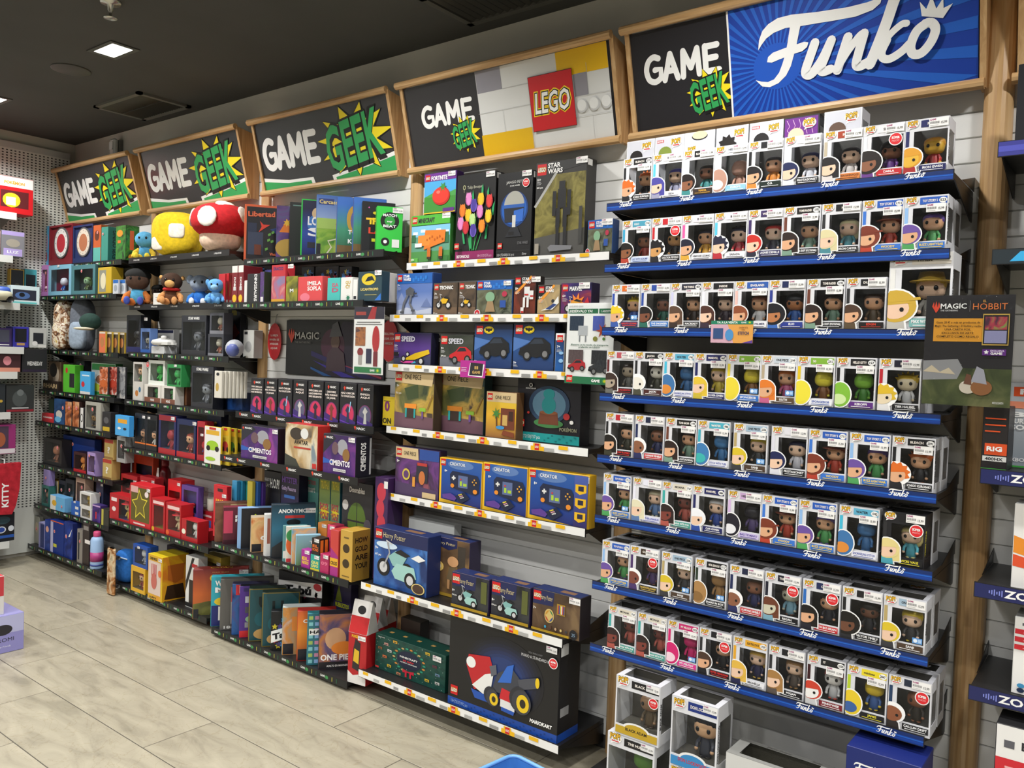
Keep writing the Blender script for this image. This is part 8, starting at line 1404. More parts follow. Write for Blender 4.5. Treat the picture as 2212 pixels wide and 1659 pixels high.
a = wb('maroon window box with a gold stepped edge', 'A6', 'j', 1345, 770, 1455, .06, '#4a1420', '#3a1018', None, sup=(.7, .6, .7), stk=(.95, .98, .5))
wb('grey window box stacked on the maroon one', 'A6', 'j', 1398, 510, 1500, .06, '#9a9a98', '#4a4c4c', ('blob', '#2a2a2c', '#2a2a2c', '#2a2a2c'), z0=a[2]+a[4], sup=(.6, .65, .7))
# seventh
a = wb('teal window box at the pegboard end', 'A7', 'j', 500, 1085, 585, .05, '#2f6a64', '#3a3a34', ('blob', '#8a6a5a', '#8a6a5a', '#5a4a7c'), sup=(.6, .75, .5))
mbox('lavender pack stacked on the teal window box', 'A7', 'j', 520, 905, 590, .04, '#8a7ab0', None, z0=a[2]+a[4], sup=(.5, .5, .6))
mbox('yellow and white bottle box', 'A7', 'j', 592, 1022, 695, .05, '#d0a83a', G('#c9c4b4', '', pic=[('r', .02, .3, .25, .98, '#d8a02a'), ('e', .6, .6, .2, .25, '#e6dcd0')]), sb=.07)
mbox('white mug box with a yellow handle print', 'A7', 'j', 600, 1205, 770, .06, '#6aa8d8', G('#6ab0dc', '', pic=[('r', .02, .02, .4, .98, '#dcdcd4'), ('e', .3, .5, .16, .2, '#d8a82a')]), sup=(.85, .4, .6), sb=-.002)
for k in range(2): wb(['dark window box beside the bottle box', 'dark window box beside the beige one'][k], 'A7', 'j', 700+k*85, 1028-k*16, 782+k*108, .05, '#2c2e30', '#4a4c4c', ('cap', '#8a8a84', '#4a4a4c', '#3a3a3c'), sup=(.5, .66, .7), sb=.06)
wb('beige window box with a dark opening', 'A7', 'j', 908, 990, 1018, .06, '#b89a88', '#23201f', None, sup=(.7, .75, .7), sb=.05)
mbox('brown box at the rear beside the beige window box', 'A7', 'j', 1022, 1010, 1130, .05, '#5a4038', None, sb=.08)
mbox('blue and white striped pack below the beige box', 'A7', 'j', 852, 1285, 948, .05, '#2a5aa8', G('#2f62b4', '', pic=[('r', .5, .1, .9, .3, '#e0e0dc'), ('r', .5, .5, .9, .7, '#e0e0dc')]), stk=(.6, 1.1, .6))
a = wb('lower white box with a gold trophy toy', 'A7', 'j', 962, 1348, 1090, .06, '#dcdcd8', '#a8a090', ('blob', '#c2a84a', '#c2a84a', '#a88a34'))
wb('upper white box with a gold trophy toy', 'A7', 'j', 955, 1168, 1088, .06, '#dcdcd8', '#8a8474', ('blob', '#c2a84a', '#c2a84a', '#a88a34'), z0=a[2]+a[4])
mbox('violet dancer pack next to the trophy boxes', 'A7', 'j', 1105, 1318, 1200, .05, '#3a2a6a', G(art('#23184a', '#5a3a94', scale=16), '', pic=[('r', .02, .9, .98, .98, '#c2a0d0'), ('r', .4, .2, .55, .6, '#c8303a')]))
mbox('navy box with a red sticker at the right end', 'A7', 'j', 1150, 1055, 1235, .05, '#1c2440', G('#1f2848', ''), sup=(.6, .68, .8), stk=(1.0, .98, .6), sb=.07)
mbox('dark box with a pale yellow edge at the bay end', 'A7', 'j', 1212, 1372, 1300, .05, '#2c2c24', G('#33332a', '', pic=[('r', .02, .02, .3, .98, '#b8b04a')]), sb=-.002)
# eighth
mbox('clear grey pack hanging in front of the pegboard corner', 'A8', 'k', 352, 60, 440, .03, '#8a8a80', G('#8f8f84', '', pic=[('e', .5, .6, .3, .2, '#b8a890')]), sup=(.55, .55, .7), sb=.05)
mbox('lavender box with a blue sports print', 'A8', 'k', 436, 140, 500, .06, '#9a98c4', G('#8a88b8', '', pic=[('r', .3, .05, .98, .95, '#23306c')]))
mbox('navy box with a football player print, first of three', 'A8', 'k', 504, 112, 560, .06, '#16246c', G(art('#14205c', '#2a4a9c', scale=18), '', pic=[('e', .5, .7, .3, .1, '#d8a08a')]))
mbox('navy box with an orange top edge, second of three', 'A8', 'k', 566, 112, 715, .06, '#142c74', G('#16307c', '', pic=[('r', .02, .96, .98, .99, '#d8602a'), ('r', .02, .02, .22, .95, '#b0b0d0'), ('r', .25, .2, .5, .3, '#c2c23a')]), sup=(.35, .68, .6))
mbox('navy box with a white swoosh, third of three', 'A8', 'k', 722, 132, 815, .06, '#14205c', G(art('#101a4c', '#23409c', scale=14), '', pic=[('p', [(.5, .6), (.95, .85), (.7, .62)], 0, 0, 0, '#e6e6e2')]), sup=(.3, .6, .7))
mbox('dark red slim pack with a red badge', 'A8', 'k', 812, 265, 862, .04, '#5a1418', G('#64181c', ''), sup=(.3, .75, .6))
mbox('grey pen pack with a red badge', 'A8', 'k', 866, 215, 926, .04, '#6a6460', G('#8a847c', '', pic=[('r', .2, .1, .45, .9, '#26262a')]), sup=(.6, .65, .6))
mbox('tall dark brown box behind the water bottle', 'A8', 'k', 932, 155, 1000, .06, '#2c2422', G('#352b28', '', pic=[('r', .1, .85, .9, .95, '#8a8480')]))
D, z = SH['A8'][:2]; p_ = at(*C('k', 1083, 660), D+.03); t_ = at(*C('k', 1110, 252), D+.03); H = t_.z-z; r = empty('drink_bottle', (p_.x, p_.y, z)); tag(r, 'light blue water bottle with pink screw cap and price tag', 'bottle')
mb = MB(); mb.lathe([(.038, 0), (.041, .008), (.041, H*.76), (.034, H*.83), (.021, H*.86)], mat('#9ab8dc', .4), 20); b_ = mb.obj('flask', r); mb = MB(); mb.lathe([(.022, H*.86), (.024, H*.88), (.024, H*.98), (.020, H)], mat('#c84a78', .4), 18); mb.obj('screw_cap', r)
mb = MB(); mb.lathe([(.0414, H*.08), (.0414, H*.13)], mat('#3a4a8c', .4), 20); mb.lathe([(.0414, H*.2), (.0414, H*.45)], mat('#a83a78', .4), 20); mb.obj('print_band', b_); mb = MB(); mb.box(-.075, -.005, -.046, -.0445, H*.66, H*.76, '#e6e0dc'); mb.obj('price_tag', r)

# ------------------------------------------------------------------ end wall: pegboard trays with boxed toys
def tray(label, Y0, Y1, z, dep=.26, c='#b9bdb8'):
    r = empty('peg_tray', (-6.4985, (Y0+Y1)/2, z)); tag(r, label, 'shelf', 'white metal trays on the pegboard'); w = (Y1-Y0)/2
    mb = MB(); mb.box(0, dep, -w, w, -.012, 0, mat(c, .4)); mb.obj('deck', r); mb = MB(); mb.box(dep, dep+.004, -w, w, -.045, .004, mat('#d4d6d2', .4)); mb.obj('front_lip', r)
    for s_ in (-1, 1): mb = MB(); mb.prism([(0, -.0125), (dep*.8, -.0125), (0, -.09)], mat(c, .4), 'y', s_*(w-.003)-.0015, s_*(w-.003)+.0015); mb.obj('bracket', r)
    for v in list(r.children):
        if v.name.startswith('bracket'): pass
def wallbox(label, ck, xl, yt, xr, z0, d, body, draw, Xf=-6.25, cat='toy box', top=None, nm='toy_box', side=None, h=None):
    a = at_x(*C(ck, xl, yt), Xf); y0 = a.y; zt = a.z
    yy = C(ck, xl, yt)[1]; b = a
    for _ in range(5):
        b = at_x(C(ck, xr, 0)[0], yy, Xf); q = pix(Vector((Xf, b.y, zt))); yy = q[1]
    w = b.y-y0; hh = h or (zt-z0); d = min(d, Xf+6.498)
    return carton(nm, label, cat, 'boxed toys on the pegboard trays', (Xf, y0, z0+.0008), w, hh, d, body, draw, top, side, math.pi/2), y0, b.y
def zx(ck, x, y, X=-6.25): return at_x(*C(ck, x, y), X).z
z1 = zx('e', 150, 880); tray('upper white tray under the red yellow-toy box', -1.35, -.50, z1)
def d_pk(F, w, h): F.rect(.002, .72*h, w-.002, h-.002, '#e6e4e0'); F.text('POKÉMON', .72*w, .80*h, .075*h, '#d8a02a', .05, 0, 'c', .3*w); F.rect(.52*w, .16*h, .93*w, .62*h, '#5a1a20'); F.ell(.68*w, .36*h, .13*w, .2*h, '#e0c22a', 16); F.rect(.6*w, .22*h, .74*w, .44*h, '#e6e6e2')
wallbox('red and white window box with a yellow plush inside', 'e', -330, 470, 300, z1, .16, '#c8141f', d_pk)
z2 = zx('e', 120, 1262); tray('white tray under the lilac clear box', -1.35, -.52, z2)
wallbox('clear box with lilac top and foot bands', 'e', 12, 1020, 222, z2, .14, '#6a6c72', G('#7a7a80', '', pic=[('r', .02, .82, .98, .98, '#a898d0'), ('r', .1, .02, .9, .3, '#a898d0'), ('e', .5, .52, .3, .16, '#9a9488'), ('t', .5, .12, .5, .1, '#e6e6f0', 'LUZ')]))
wallbox('orange and white box cut by the frame above the lilac clear box', 'e', -260, 1000, 5, z2, .14, '#c8502c', G('#d8d0c8', '', pic=[('r', .4, .02, .98, .2, '#c23a2c')]))
z3 = zx('i', 60, 300); tray('grey tray under the blue boxed toy car', -1.35, -.47, z3, .26, '#8a8e8a')
wallbox('white box with a big blue toy car in its window', 'i', 132, 85, 475, z3, .13, '#cfe0e4', G('#d4e6ea', '', pic=[('r', .06, .2, .88, .78, '#2a2c3c'), ('e', .4, .46, .26, .2, '#4a6aa0'), ('e', .38, .5, .1, .12, '#12141c'), ('r', .05, .03, .9, .12, '#6ac8c8')]))
wallbox('small yellow-edged dark box behind the blue car box', 'e', 92, 1370, 218, z3, .05, '#c9a03a', G('#2a2c30', '', bd='#d0a440', pic=[('e', .5, .4, .3, .2, '#5a5a4c')]), Xf=-6.41)
wallbox('small teal window box behind the blue car box', 'e', 222, 1372, 330, z3, .05, '#3a9aa8', G('#4aa8b4', '', pic=[('r', .1, .45, .9, .85, '#232a30'), ('e', .5, .2, .3, .12, '#b8a890')]), Xf=-6.41)
c_ = at_x(*C('i', 55, 280), -6.2); r = empty('toy_car', (-6.22, c_.y-.02, z3)); tag(r, 'chubby blue and white toy car beside the boxed one', 'toy'); mb = MB(); mb.ball((0, 0, .05), (.06, .07, .035), '#c9c4a8', 16, .7); mb.ball((0, .01, .08), (.045, .05, .03), '#3a5ab0', 14, .7); mb.obj('body', r)
for a, b in ((-.045, -.045), (-.045, .045), (.045, -.045), (.045, .045)): mb = MB(); mb.tube([(a-.012, b, .022), (a+.012, b, .022)], .022, '#1a1a1c', 12); mb.obj('wheel', r)
z4 = zx('i', 300, 835); tray('white tray under the purple and violet boxes', -1.35, -.44, z4)
wallbox('dark purple window box at the left of its tray', 'i', -180, 590, 145, z4, .12, '#3a2a5c', G('#3a2a60', '', pic=[('r', .1, .25, .9, .9, '#4a4c5c'), ('r', .45, .1, .9, .14, '#e6e6e6')]))
wallbox('violet window box with an orange toy', 'i', 155, 582, 345, z4, .12, '#2c2a7c', G('#3432a0', '', pic=[('r', .14, .25, .86, .9, '#17171f'), ('r', .25, .1, .75, .22, '#b8925a')]))
wallbox('pale grey window box with a dark toy at the tray end', 'i', 358, 597, 560, z4, .12, '#b4b6b4', G('#bcbebc', '', pic=[('r', .2, .2, .8, .75, '#23262e'), ('e', .3, .22, .16, .12, '#dcdcdc'), ('r', .5, .02, .98, .16, '#d8d8d4')]))
z5 = zx('i', 300, 1130); tray('wide white tray under the black lettered box', -1.35, -.48, z5)
wallbox('dark red picnic toy box with a coral handle', 'i', -160, 850, 250, z5, .12, '#3a2024', G('#44262a', '', pic=[('r', .02, .02, .98, .2, '#d8907a'), ('e', .6, .5, .12, .2, '#d88a94')]))
wallbox('black window box with white scratchy lettering', 'i', 268, 850, 565, z5, .12, '#1c1a1f', G('#26262a', 'WEDNESDAY', ty=.3, th=.16, tw=.62, tc='#d8d8d8', pic=[('r', .02, .02, .98, .12, '#2c1f38')]))
z6 = zx('i', 250, 1606); tray('white tray under the black dinosaur window box', -1.35, -.52, z6)
wallbox('black window box with a dark grey figure and red foot', 'i', 75, 1285, 410, z6, .13, '#1a1b1d', G('#2c3030', '', pic=[('e', .48, .5, .26, .3, '#4a5050'), ('e', .5, .72, .12, .12, '#6a7070'), ('r', .02, .02, .98, .1, '#8a1f2c'), ('r', .2, .13, .8, .18, '#b0b0b0')]))
wallbox('dark box with gold dots beside the black window box', 'i', -150, 1270, 68, z6, .12, '#23282c', G('#262c30', '', pic=[('e', .6, .25, .1, .05, '#c2a03a'), ('e', .75, .4, .1, .05, '#c2a03a')]))
z7 = zx('j', 100, 722); tray('white tray under the magenta toy box', -1.35, -.70, z7)
wallbox('magenta and white toy box with a brown creature print', 'j', -160, 385, 190, z7, .13, '#8a2a6a', G('#93306f', '', pic=[('r', .1, .2, .75, .95, '#4a3a4c'), ('e', .45, .5, .2, .25, '#a05a3c'), ('r', .02, .02, .98, .18, '#d8d4d8')]))
# red velvet stocking
a_ = at_x(*C('j', 255, 830), -6.2); zt = a_.z; zb = at_x(*C('j', 170, 1440), -6.2).z; y1 = a_.y
mb = MB(); vel = noisemat('red_velvet', [(.3, '#9a0c1c'), (.7, '#c21f30')], 30, .85, bump=.4)
mb.prism([(y1-.34, zt), (y1, zt+.003), (y1-.008, (zt+zb)/2), (y1-.03, zb+.06), (y1-.055, zb), (y1-.34, zb+.02)], vel, 'x', -6.24, -6.20); o = mb.obj('gift_stocking', None, (0, 0, 0)); tag(o, 'red velvet gift bag with white lettering hanging on the pegboard', 'gift bag')
mb = MB(); F = Face(mb, (-6.1996, y1-.34, zb), (0, 1, 0), (0, 0, 1)); F.text('KITTY', .26, .14, .04, WHITE, .03, 0, 'c', .17, math.pi/2); mb.obj('lettering', o); mb = MB(); mb.tube([(-6.22, y1-.1, zt-.01), (-6.22, y1-.1, zt+.03), (-6.499, y1-.1, zt+.03)], .004, '#b8bab8', 6); mb.obj('hook', o)
z9 = zx('k', 100, 355); tray('lowest white tray under the black blue-eyed toy box', -1.35, -.52, z9, .27, '#9ea29e')
wallbox('black box with a blue-eyed robot pet print', 'k', -170, 70, 165, z9, .17, '#17181c', G('#1a1c20', '', pic=[('e', .6, .75, .25, .14, '#2f4a52'), ('e', .55, .42, .16, .12, '#dfe4ea'), ('e', .55, .42, .12, .09, '#2a4aa0'), ('e', .88, .44, .1, .1, '#dfe4ea'), ('r', .02, .12, .98, .22, '#2a5ab0')]))

# ------------------------------------------------------------------ foot of the figure bay
shelf('F9', -1.585, -.46, 2.47, (.075-CAMZ+.006)/2.47, lambda F, w, h: F.rect(0, 0, w, h, '#141415'), 'low black base shelf under the blue-edged shelves')
B1x = figure_box
def bigbox(label, px, z0, z1, w, d, D, row):
    x = at(*C('w', *px), D).x; figure_box((x, D-2.9, z0), row, label, 'large window boxes on the base shelf', w, z1-z0, d)
zb_ = SH['F9'][1]
bigbox('large clear window box with green figure at the left foot', (115, 1425), zb_, .292, .185, .13, 2.50, 'green|THE MUPPETS|THE MUPPETS|#17171a||#5a8a34|#6a9a3c|blob|#5a8a34|#17171a|#f0f0f0|#e6e6e2|hc')
bigbox('tall window box with gold foot band on the green figure box', (165, 1080), .2925, .500, .172, .12, 2.50, 'brown|BLACK ADAM|BLACK ADAM|#17171a||#3a2a20|#8a6a4c|bald|#5a4a34|#c2a02a|#17130f|#dcdcdc|hsnc')
bigbox('plain clear window box hidden under the blue-banded one', (470, 1540), zb_, .25, .17, .12, 2.50, 'grey|DELUXE||-||#4a4a4c|#8a8a84|blob|#5a5a5c|#d8d8d4|#333336|#dcdcdc|c')
bigbox('tall window box with a red and blue picture band', (485, 1208), .2505, .490, .165, .12, 2.50, 'smiling black-haired figure|DON LOCKWOOD|DON LOCKWOOD|#22357c||#1a1614|#c9a07a|cap|#3a3c44|#3a8ac2|#c2303a|#dcdcdc|hnc')
x = at(*C('w', 800, 1440), 2.49).x; o = link('figure_box', pop_body(.30, .29, .13, '#d0d0cc', '#3a3830', '#8a8a86')[0], None, (x, 2.49-2.9, zb_)); tag(o, 'wide white window box lying between tall ones and the navy box', 'toy box', 'large window boxes on the base shelf'); link('window', pop_pane(.30, .29, .13), o); stick(o, .24, .2); mb = MB(); F = Face(mb, (0, 0, .29+.0002), (1, 0, 0), (0, 1, 0), .0002); F.text('Harry Potter', .13, .115, .009, '#4a4642', -.005, .2, 'c', .08); F.text('Funko', .25, .115, .009, '#6a6864', .02, .2, 'c', .03); mb.obj('top_print', o)
x = at(*C('w', 1490, 1490), 2.49).x; h_ = at(*C('w', 1490, 1490), 2.49).z-zb_
def d_pix(F, w, h): F.rect(.002, .002, w-.002, h-.002, '#16266c'); funko(F, .02, h-.075, .13, WHITE); F.text('PIXAR', .62*w, h-.135, .028, WHITE, .0, 0, 'l', .11); F.star(.30*w, h-.14, .045, 8, '#e0a82a', .6); F.rect(.16*w, h-.16, .46*w, h-.115, '#c2242c'); F.text('Bitty', .31*w, h-.145, .018, WHITE, .03, 0, 'c', .06)
r = carton('collectible_box', 'navy box with white script and red and yellow badge', 'toy box', 'large window boxes on the base shelf', (max(x, at(*C('w', 800, 1440), 2.49).x+.31), 2.49-2.9, zb_), .20, h_, .16, '#16246a', d_pix); stick(r, .15, h_-.16)

# ------------------------------------------------------------------ shelves beyond the round upright
rb = 'headset boxes beyond the round upright'
def rbox_(label, key, ck, xl, yt, w, d, body, draw, sb=.03, side=None): box(label, key, ck, xl, yt, 0, d, body, draw, sb=sb, w=w, grp=rb, nm='headset_box', cat='headset box', side=side)
rbox_('black box with red foot line on the topmost shelf', 'R1', 'x', 832, 385, .18, .12, '#17171a', G('#19191d', '', pic=[('r', .02, .02, .98, .06, '#c2243c'), ('e', .3, .45, .2, .06, '#dcdcdc')]))
rbox_('black and orange headset box', 'R3', 'y', 528, 985, .062, .12, '#1d1a1a', G('#221e1e', 'RIG', ty=.30, th=.07, tw=.6, pic=[('r', .12, .24, .98, .42, '#d8501f'), ('t', .5, .31, .6, .06, '#f0f0f0', 'RIG'), ('r', .05, .14, .98, .22, '#d8d8d4'), ('t', .5, .155, .7, .045, '#26262a', '400HX'), ('r', .1, .8, .9, .82, '#d8501f'), ('r', .1, .7, .9, .72, '#d8501f'), ('r', .1, .6, .7, .62, '#d8501f'), ('r', .01, .01, .99, .03, '#3a9a3c')]))
rbox_('silver headset box with orange badge and white lettering', 'R3', 'y', 668, 830, .19, .12, '#b9bcc0', G(vgrad('#8a949c', '#c9ccd0', .3), '3D/SURROUND/SOUND', ty=.60, th=.055, tw=.5, tx=.1, al='l', pic=[('r', .12, .84, .7, .95, '#d8501f'), ('t', .4, .865, .4, .06, '#f0f0f0', 'RIG'), ('r', .04, .70, .95, .78, '#e08a6a'), ('r', .01, .01, .99, .03, '#3a9a3c'), ('t', .24, .08, .26, .04, '#e6e6e6', 'XBOX'), ('e', .6, .35, .24, .16, '#5a6a78')]), sb=.026)
rbox_('white and orange headset box with blue lettering', 'R4', 'z', 662, 100, .17, .10, '#dcdcd8', G('#e2e0dc', 'D', ty=.76, th=.08, tw=.14, tx=.25, tc='#3a8ab0', pic=[('p', [(.01, .62), (.99, .4), (.99, .26), (.01, .42)], 0, 0, 0, '#e08a2a'), ('p', [(.01, .40), (.99, .24), (.99, .18), (.01, .26)], 0, 0, 0, '#d8502a'), ('e', .3, .16, .12, .04, '#26262a')]))
def d_f3(F, w, h):
    F.rect(.002, .002, w-.002, h-.002, '#e6e5e2'); F.text('BLACK', .3*w, .90*h, .035*h, '#23232a', .03, 0, 'l', .5*w); F.rect(.1*w, .895*h, .22*w, .93*h, '#5a5a60')
    for k in range(3): F.rect(.002, (.78-.10*k)*h, (.5-.06*k)*w, (.845-.10*k)*h, '#c82430'); F.rect(.12*w, (.80-.10*k)*h, (.4-.06*k)*w, (.81-.10*k)*h, '#e8b0b0')
    F.ell(.12*w, .12*h, .05*w, .03*h, '#3a8ab8', 12); F.ell(.12*w, .06*h, .05*w, .03*h, '#23304c', 12); F.ell(.8*w, .4*h, .2*w, .2*h, '#2c2024', 20)
rbox_('white headset box with three red labels on a bracket shelf', 'R5', 'z', 662, 765, .18, .11, '#dcdcd8', d_f3)
SH['R6'] = (2.50, .10, 0, 0); shelf('R6', -.357, .76, 2.50, (.10-CAMZ)/2.50, strip_zona, 'black shelf right of the round oak upright, lowest one')
rbox_('white headset box with red labels on the lowest shelf', 'R6', 'z', 552, 1390, .20, .12, '#1c1c1e', d_f3)

# ------------------------------------------------------------------ clear sign holders and shelf cards
def holder(label, D, tl, tr, bl, draw, card, grp='clear sign holders', clip=None, nm='sign_holder'):
    a, b, c = at(*tl, D), at(*tr, D), at(*bl, D); w = b.x-a.x; h = a.z-c.z
    r = empty(nm, (a.x, a.y, c.z)); tag(r, label, 'sign', grp)
    mb = MB(); mb.box(0, w, .001, .0025, 0, h, card); F = Face(mb, (0, .0008, 0), (1, 0, 0), (0, 0, 1), .00015); draw(F, w, h); mb.obj('card', r)
    if nm == 'sign_holder': mb = MB(); mb.face([(-.004, -.004, -.004), (w+.004, -.004, -.004), (w+.004, -.004, h+.004), (-.004, -.004, h+.004)], clear_plastic()); mb.obj('clear_pocket', r)
    if clip: mb = MB(); mb.box(clip[0]*w-.01, clip[0]*w+.01, .0026, clip[1], clip[2]*h-.01, clip[2]*h+.01, mat('#d0d4d4', .2)); mb.obj('clip', r)
    return w, h
def burst(F, x, y, s, c='#3fa34a'): F.star(x, y, s, 9, c, .5, 0, 1.2); F.star(x, y, s*.6, 9, '#d8d02a', .5, .3, 1.2)
def d_hob(F, w, h):
    F.rect(.0, .0, w, h, '#1f1d20'); F.rect(0, 0, w, .34*h, art('#2a331c', '#4a5230', '#6a6a44', scale=12)); F.poly([(0, .30*h), (0, .40*h), (.4*w, .42*h), (.46*w, .34*h), (.4*w, .24*h), (0, .22*h)], '#8a8a8c'); F.poly([(0, .3*h), (.1*w, .36*h), (.2*w, .3*h), (.3*w, .34*h), (.38*w, .28*h)], '#c2b49a')
    F.rect(.10*w, .58*h, .68*w, .79*h, '#d8962a'); F.poly([(.07*w, .90*h), (.09*w, .94*h), (.10*w, .89*h), (.118*w, .95*h), (.135*w, .89*h), (.148*w, .94*h), (.165*w, .90*h), (.14*w, .86*h), (.118*w, .84*h), (.095*w, .87*h)], '#d8452c'); F.text('MAGIC', .17*w, .88*h, .045*h, WHITE, .02, 0, 'l', .30*w); F.text('THE GATHERING', .17*w, .855*h, .014*h, '#d8d8d8', .01, 0, 'l', .2*w); F.rect(.505*w, .85*h, .508*w, .95*h, '#9a9a9a'); F.text('HOBBIT', .54*w, .87*h, .055*h, '#d8763a', .0, 0, 'l', .38*w); F.text('EL', .67*w, .935*h, .02*h, '#d8a04a', .02, 0, 'c', .035*w)
    for k, (t, s) in enumerate((('Gasta 20 € o más en productos de', .5), ('Magic: The Gathering | El Hobbit y recibe', .53), ('UNA CARTA FOIL', .3), ('EXCLUSIVA DE ARTE', .36), ('COMPLETO COMO REGALO', .48))): F.text(t, .38*w, (.745-.032*k)*h, .017*h, '#3a240f', .01, 0, 'c', s*w)
    F.rect(.66*w, .55*h, .95*w, .83*h, '#c2a04a'); F.rect(.67*w, .56*h, .94*w, .82*h, '#1a161a'); F.rect(.685*w, .69*h, .925*w, .805*h, art('#4a2a3c', '#a83a4a', '#6aa04a', scale=30)); F.rect(.685*w, .57*h, .925*w, .68*h, '#8a8ab0')
    F.rect(.67*w, .46*h, .93*w, .515*h, '#5a1f7a'); F.text('EXCLUSIVA', .76*w, .493*h, .016*h, '#e6d8f0', .02, 0, 'l', .15*w); F.text('GAME', .76*w, .468*h, .02*h, WHITE, .04, 0, 'l', .13*w); F.star(.715*w, .488*h, .03*w, 5, WHITE, .5, math.pi/2)
    F.ell(.53*w, .17*h, .10*w, .06*h, '#c9bfae', 16); F.ell(.68*w, .17*h, .12*w, .07*h, '#8a5a34', 16); F.poly([(.56*w, .22*h), (.62*w, .36*h), (.70*w, .33*h), (.74*w, .2*h)], '#9a9aa4'); F.poly([(.48*w, .2*h), (.51*w, .29*h), (.56*w, .28*h), (.57*w, .19*h)], '#6a4430'); F.text('MIDDLE EARTH', .93*w, .03*h, .018*h, '#c9c9c4', .02, 0, 'r', .12*w)
holder('black poster in a clear holder with orange panel and horse riders', 2.535, C('y', 157, 268), C('y', 738, 258), C('y', 118, 968), d_hob, '#1f1d20', clip=(.15, .032, .30))
def d_res(F, w, h):
    F.rect(0, 0, w, h, '#f6f7f5'); F.rect(.02*w, .87*h, .66*w, .93*h, '#1f6a44'); F.text('¡RESÉRVALO YA!', .04*w, .885*h, .03*h, WHITE, .03, 0, 'l', .5*w); F.rect(.68*w, .87*h, .98*w, .93*h, '#1f6a44'); F.text('1 AGOSTO', .83*w, .885*h, .025*h, WHITE, .02, 0, 'c', .22*w); F.text('JUGUETES LEGO', .04*w, .95*h, .018*h, '#8a8a8a', 0, 0, 'l', .3*w)
    F.rect(.06*w, .66*h, .36*w, .84*h, '#26374c'); F.rect(.25*w, .60*h, .45*w, .72*h, '#b8bcc0'); F.rect(.27*w, .52*h, .30*w, .6*h, '#8a8e92'); F.rect(.40*w, .52*h, .43*w, .6*h, '#8a8e92'); F.rect(.56*w, .66*h, .80*w, .84*h, '#4a5ab0'); F.star(.76*w, .66*h, .14*w, 6, '#b8482c', .35); F.ell(.62*w, .56*h, .05*w, .03*h, '#8a8a3a', 12); F.ell(.8*w, .56*h, .03*w, .02*h, '#5a8a3a', 10)
    for t, y in (('¡Reserva ya tu modo de transporte', .475), ('preferido de LEGO!', .445)): F.text(t, .5*w, y*h, .020*h, '#1f5a3c', .02, 0, 'c', .8*w if 'R' in t else .45*w)
    F.rect(.06*w, .25*h, .38*w, .42*h, '#5a4a4c'); car(F, .05*w, .17*h, .36*w, '#b8242c'); F.rect(.56*w, .25*h, .88*w, .42*h, '#22262a'); car(F, .50*w, .15*h, .42*w, '#2c3034'); F.rect(0, .0, w, .09*h, '#1f6a44'); lego_sq(F, .04*w, .015*h, .13*w); F.text('GAME', .58*w, .03*h, .03*h, WHITE, .04, 0, 'l', .18*w); burst(F, .86*w, .045*h, .05*w, '#6ab83a')
holder('white toy reservation poster with green bands in a clear holder', 2.672, C('r', 1748, 390), C('r', 2165, 388), C('r', 1698, 1092), d_res, '#eceeea', clip=(.1, .025, .85))
def d_spi(F, w, h):
    F.rect(0, 0, w, h, '#f3f3f1'); F.rect(.0, .82*h, w, h, '#1f1c34'); F.poly([(.45*w, .82*h), (.6*w, h), (.75*w, h), (.7*w, .82*h)], '#a8242c'); F.text('WEB', .22*w, .88*h, .05*h, '#c23a34', .03, 0, 'c', .32*w) if False else F.rect(.06*w, .88*h, .4*w, .93*h, '#a83a34'); F.rect(.1*w, .765*h, .88*w, .78*h, '#6a6a6a'); F.rect(.06*w, .735*h, .94*w, .748*h, '#6a6a6a')
    F.rect(.06*w, .42*h, .40*w, .70*h, art('#3a2a3c', '#b8703a', '#23232c', scale=26)); F.ell(.75*w, .52*h, .12*w, .2*h, '#b8202a', 20); F.rect(.68*w, .12*h, .82*w, .34*h, '#7a1f2c'); F.ell(.24*w, .33*h, .10*w, .06*h, '#8a1f2a', 16); F.rect(.18*w, .14*h, .3*w, .28*h, '#a8a4a0'); F.rect(.44*w, .16*h, .62*w, .38*h, '#1f2448'); F.rect(.05*w, .02*h, .95*w, .105*h, '#1f7a44'); F.text('GAME', .58*w, .045*h, .03*h, WHITE, .04, 0, 'l', .16*w); burst(F, .84*w, .06*h, .06*w, '#6ab83a')
holder('white poster of red hero merchandise in a clear holder', 2.580, C('o', 1482, 122), C('o', 1818, 124), C('o', 1448, 862), d_spi, '#e6e6e4', clip=(.5, .022, .985))
def d_gift(F, w, h): F.rect(0, 0, w, h, '#b02a8c'); F.poly([(.32*w, .1*h), (.9*w, .05*h), (.97*w, .8*h), (.4*w, .85*h)], '#e6e2e6'); F.poly([(.37*w, .14*h), (.88*w, .12*h), (.92*w, .84*h), (.42*w, .88*h)], '#26242a'); F.text('GAME', .65*w, .24*h, .16*h, '#c2a05a', .03, 0, 'c', .32*w); F.rect(.58*w, .5*h, .72*w, .68*h, '#c2a05a'); F.rect(.64*w, .5*h, .66*w, .72*h, '#26242a'); F.rect(.05*w, .55*h, .27*w, .58*h, '#e8c8e0'); F.rect(.05*w, .45*h, .25*w, .48*h, '#e8c8e0'); F.rect(.05*w, .35*h, .27*w, .38*h, '#e8c8e0')
holder('pink gift card sign clipped to the racing car shelf edge', 2.655, C('r', 797, 892), C('r', 1018, 892), C('r', 772, 1040), d_gift, '#b02a8c', 'cards clipped on shelf edges', (.5, .042, .85), 'shelf_card')
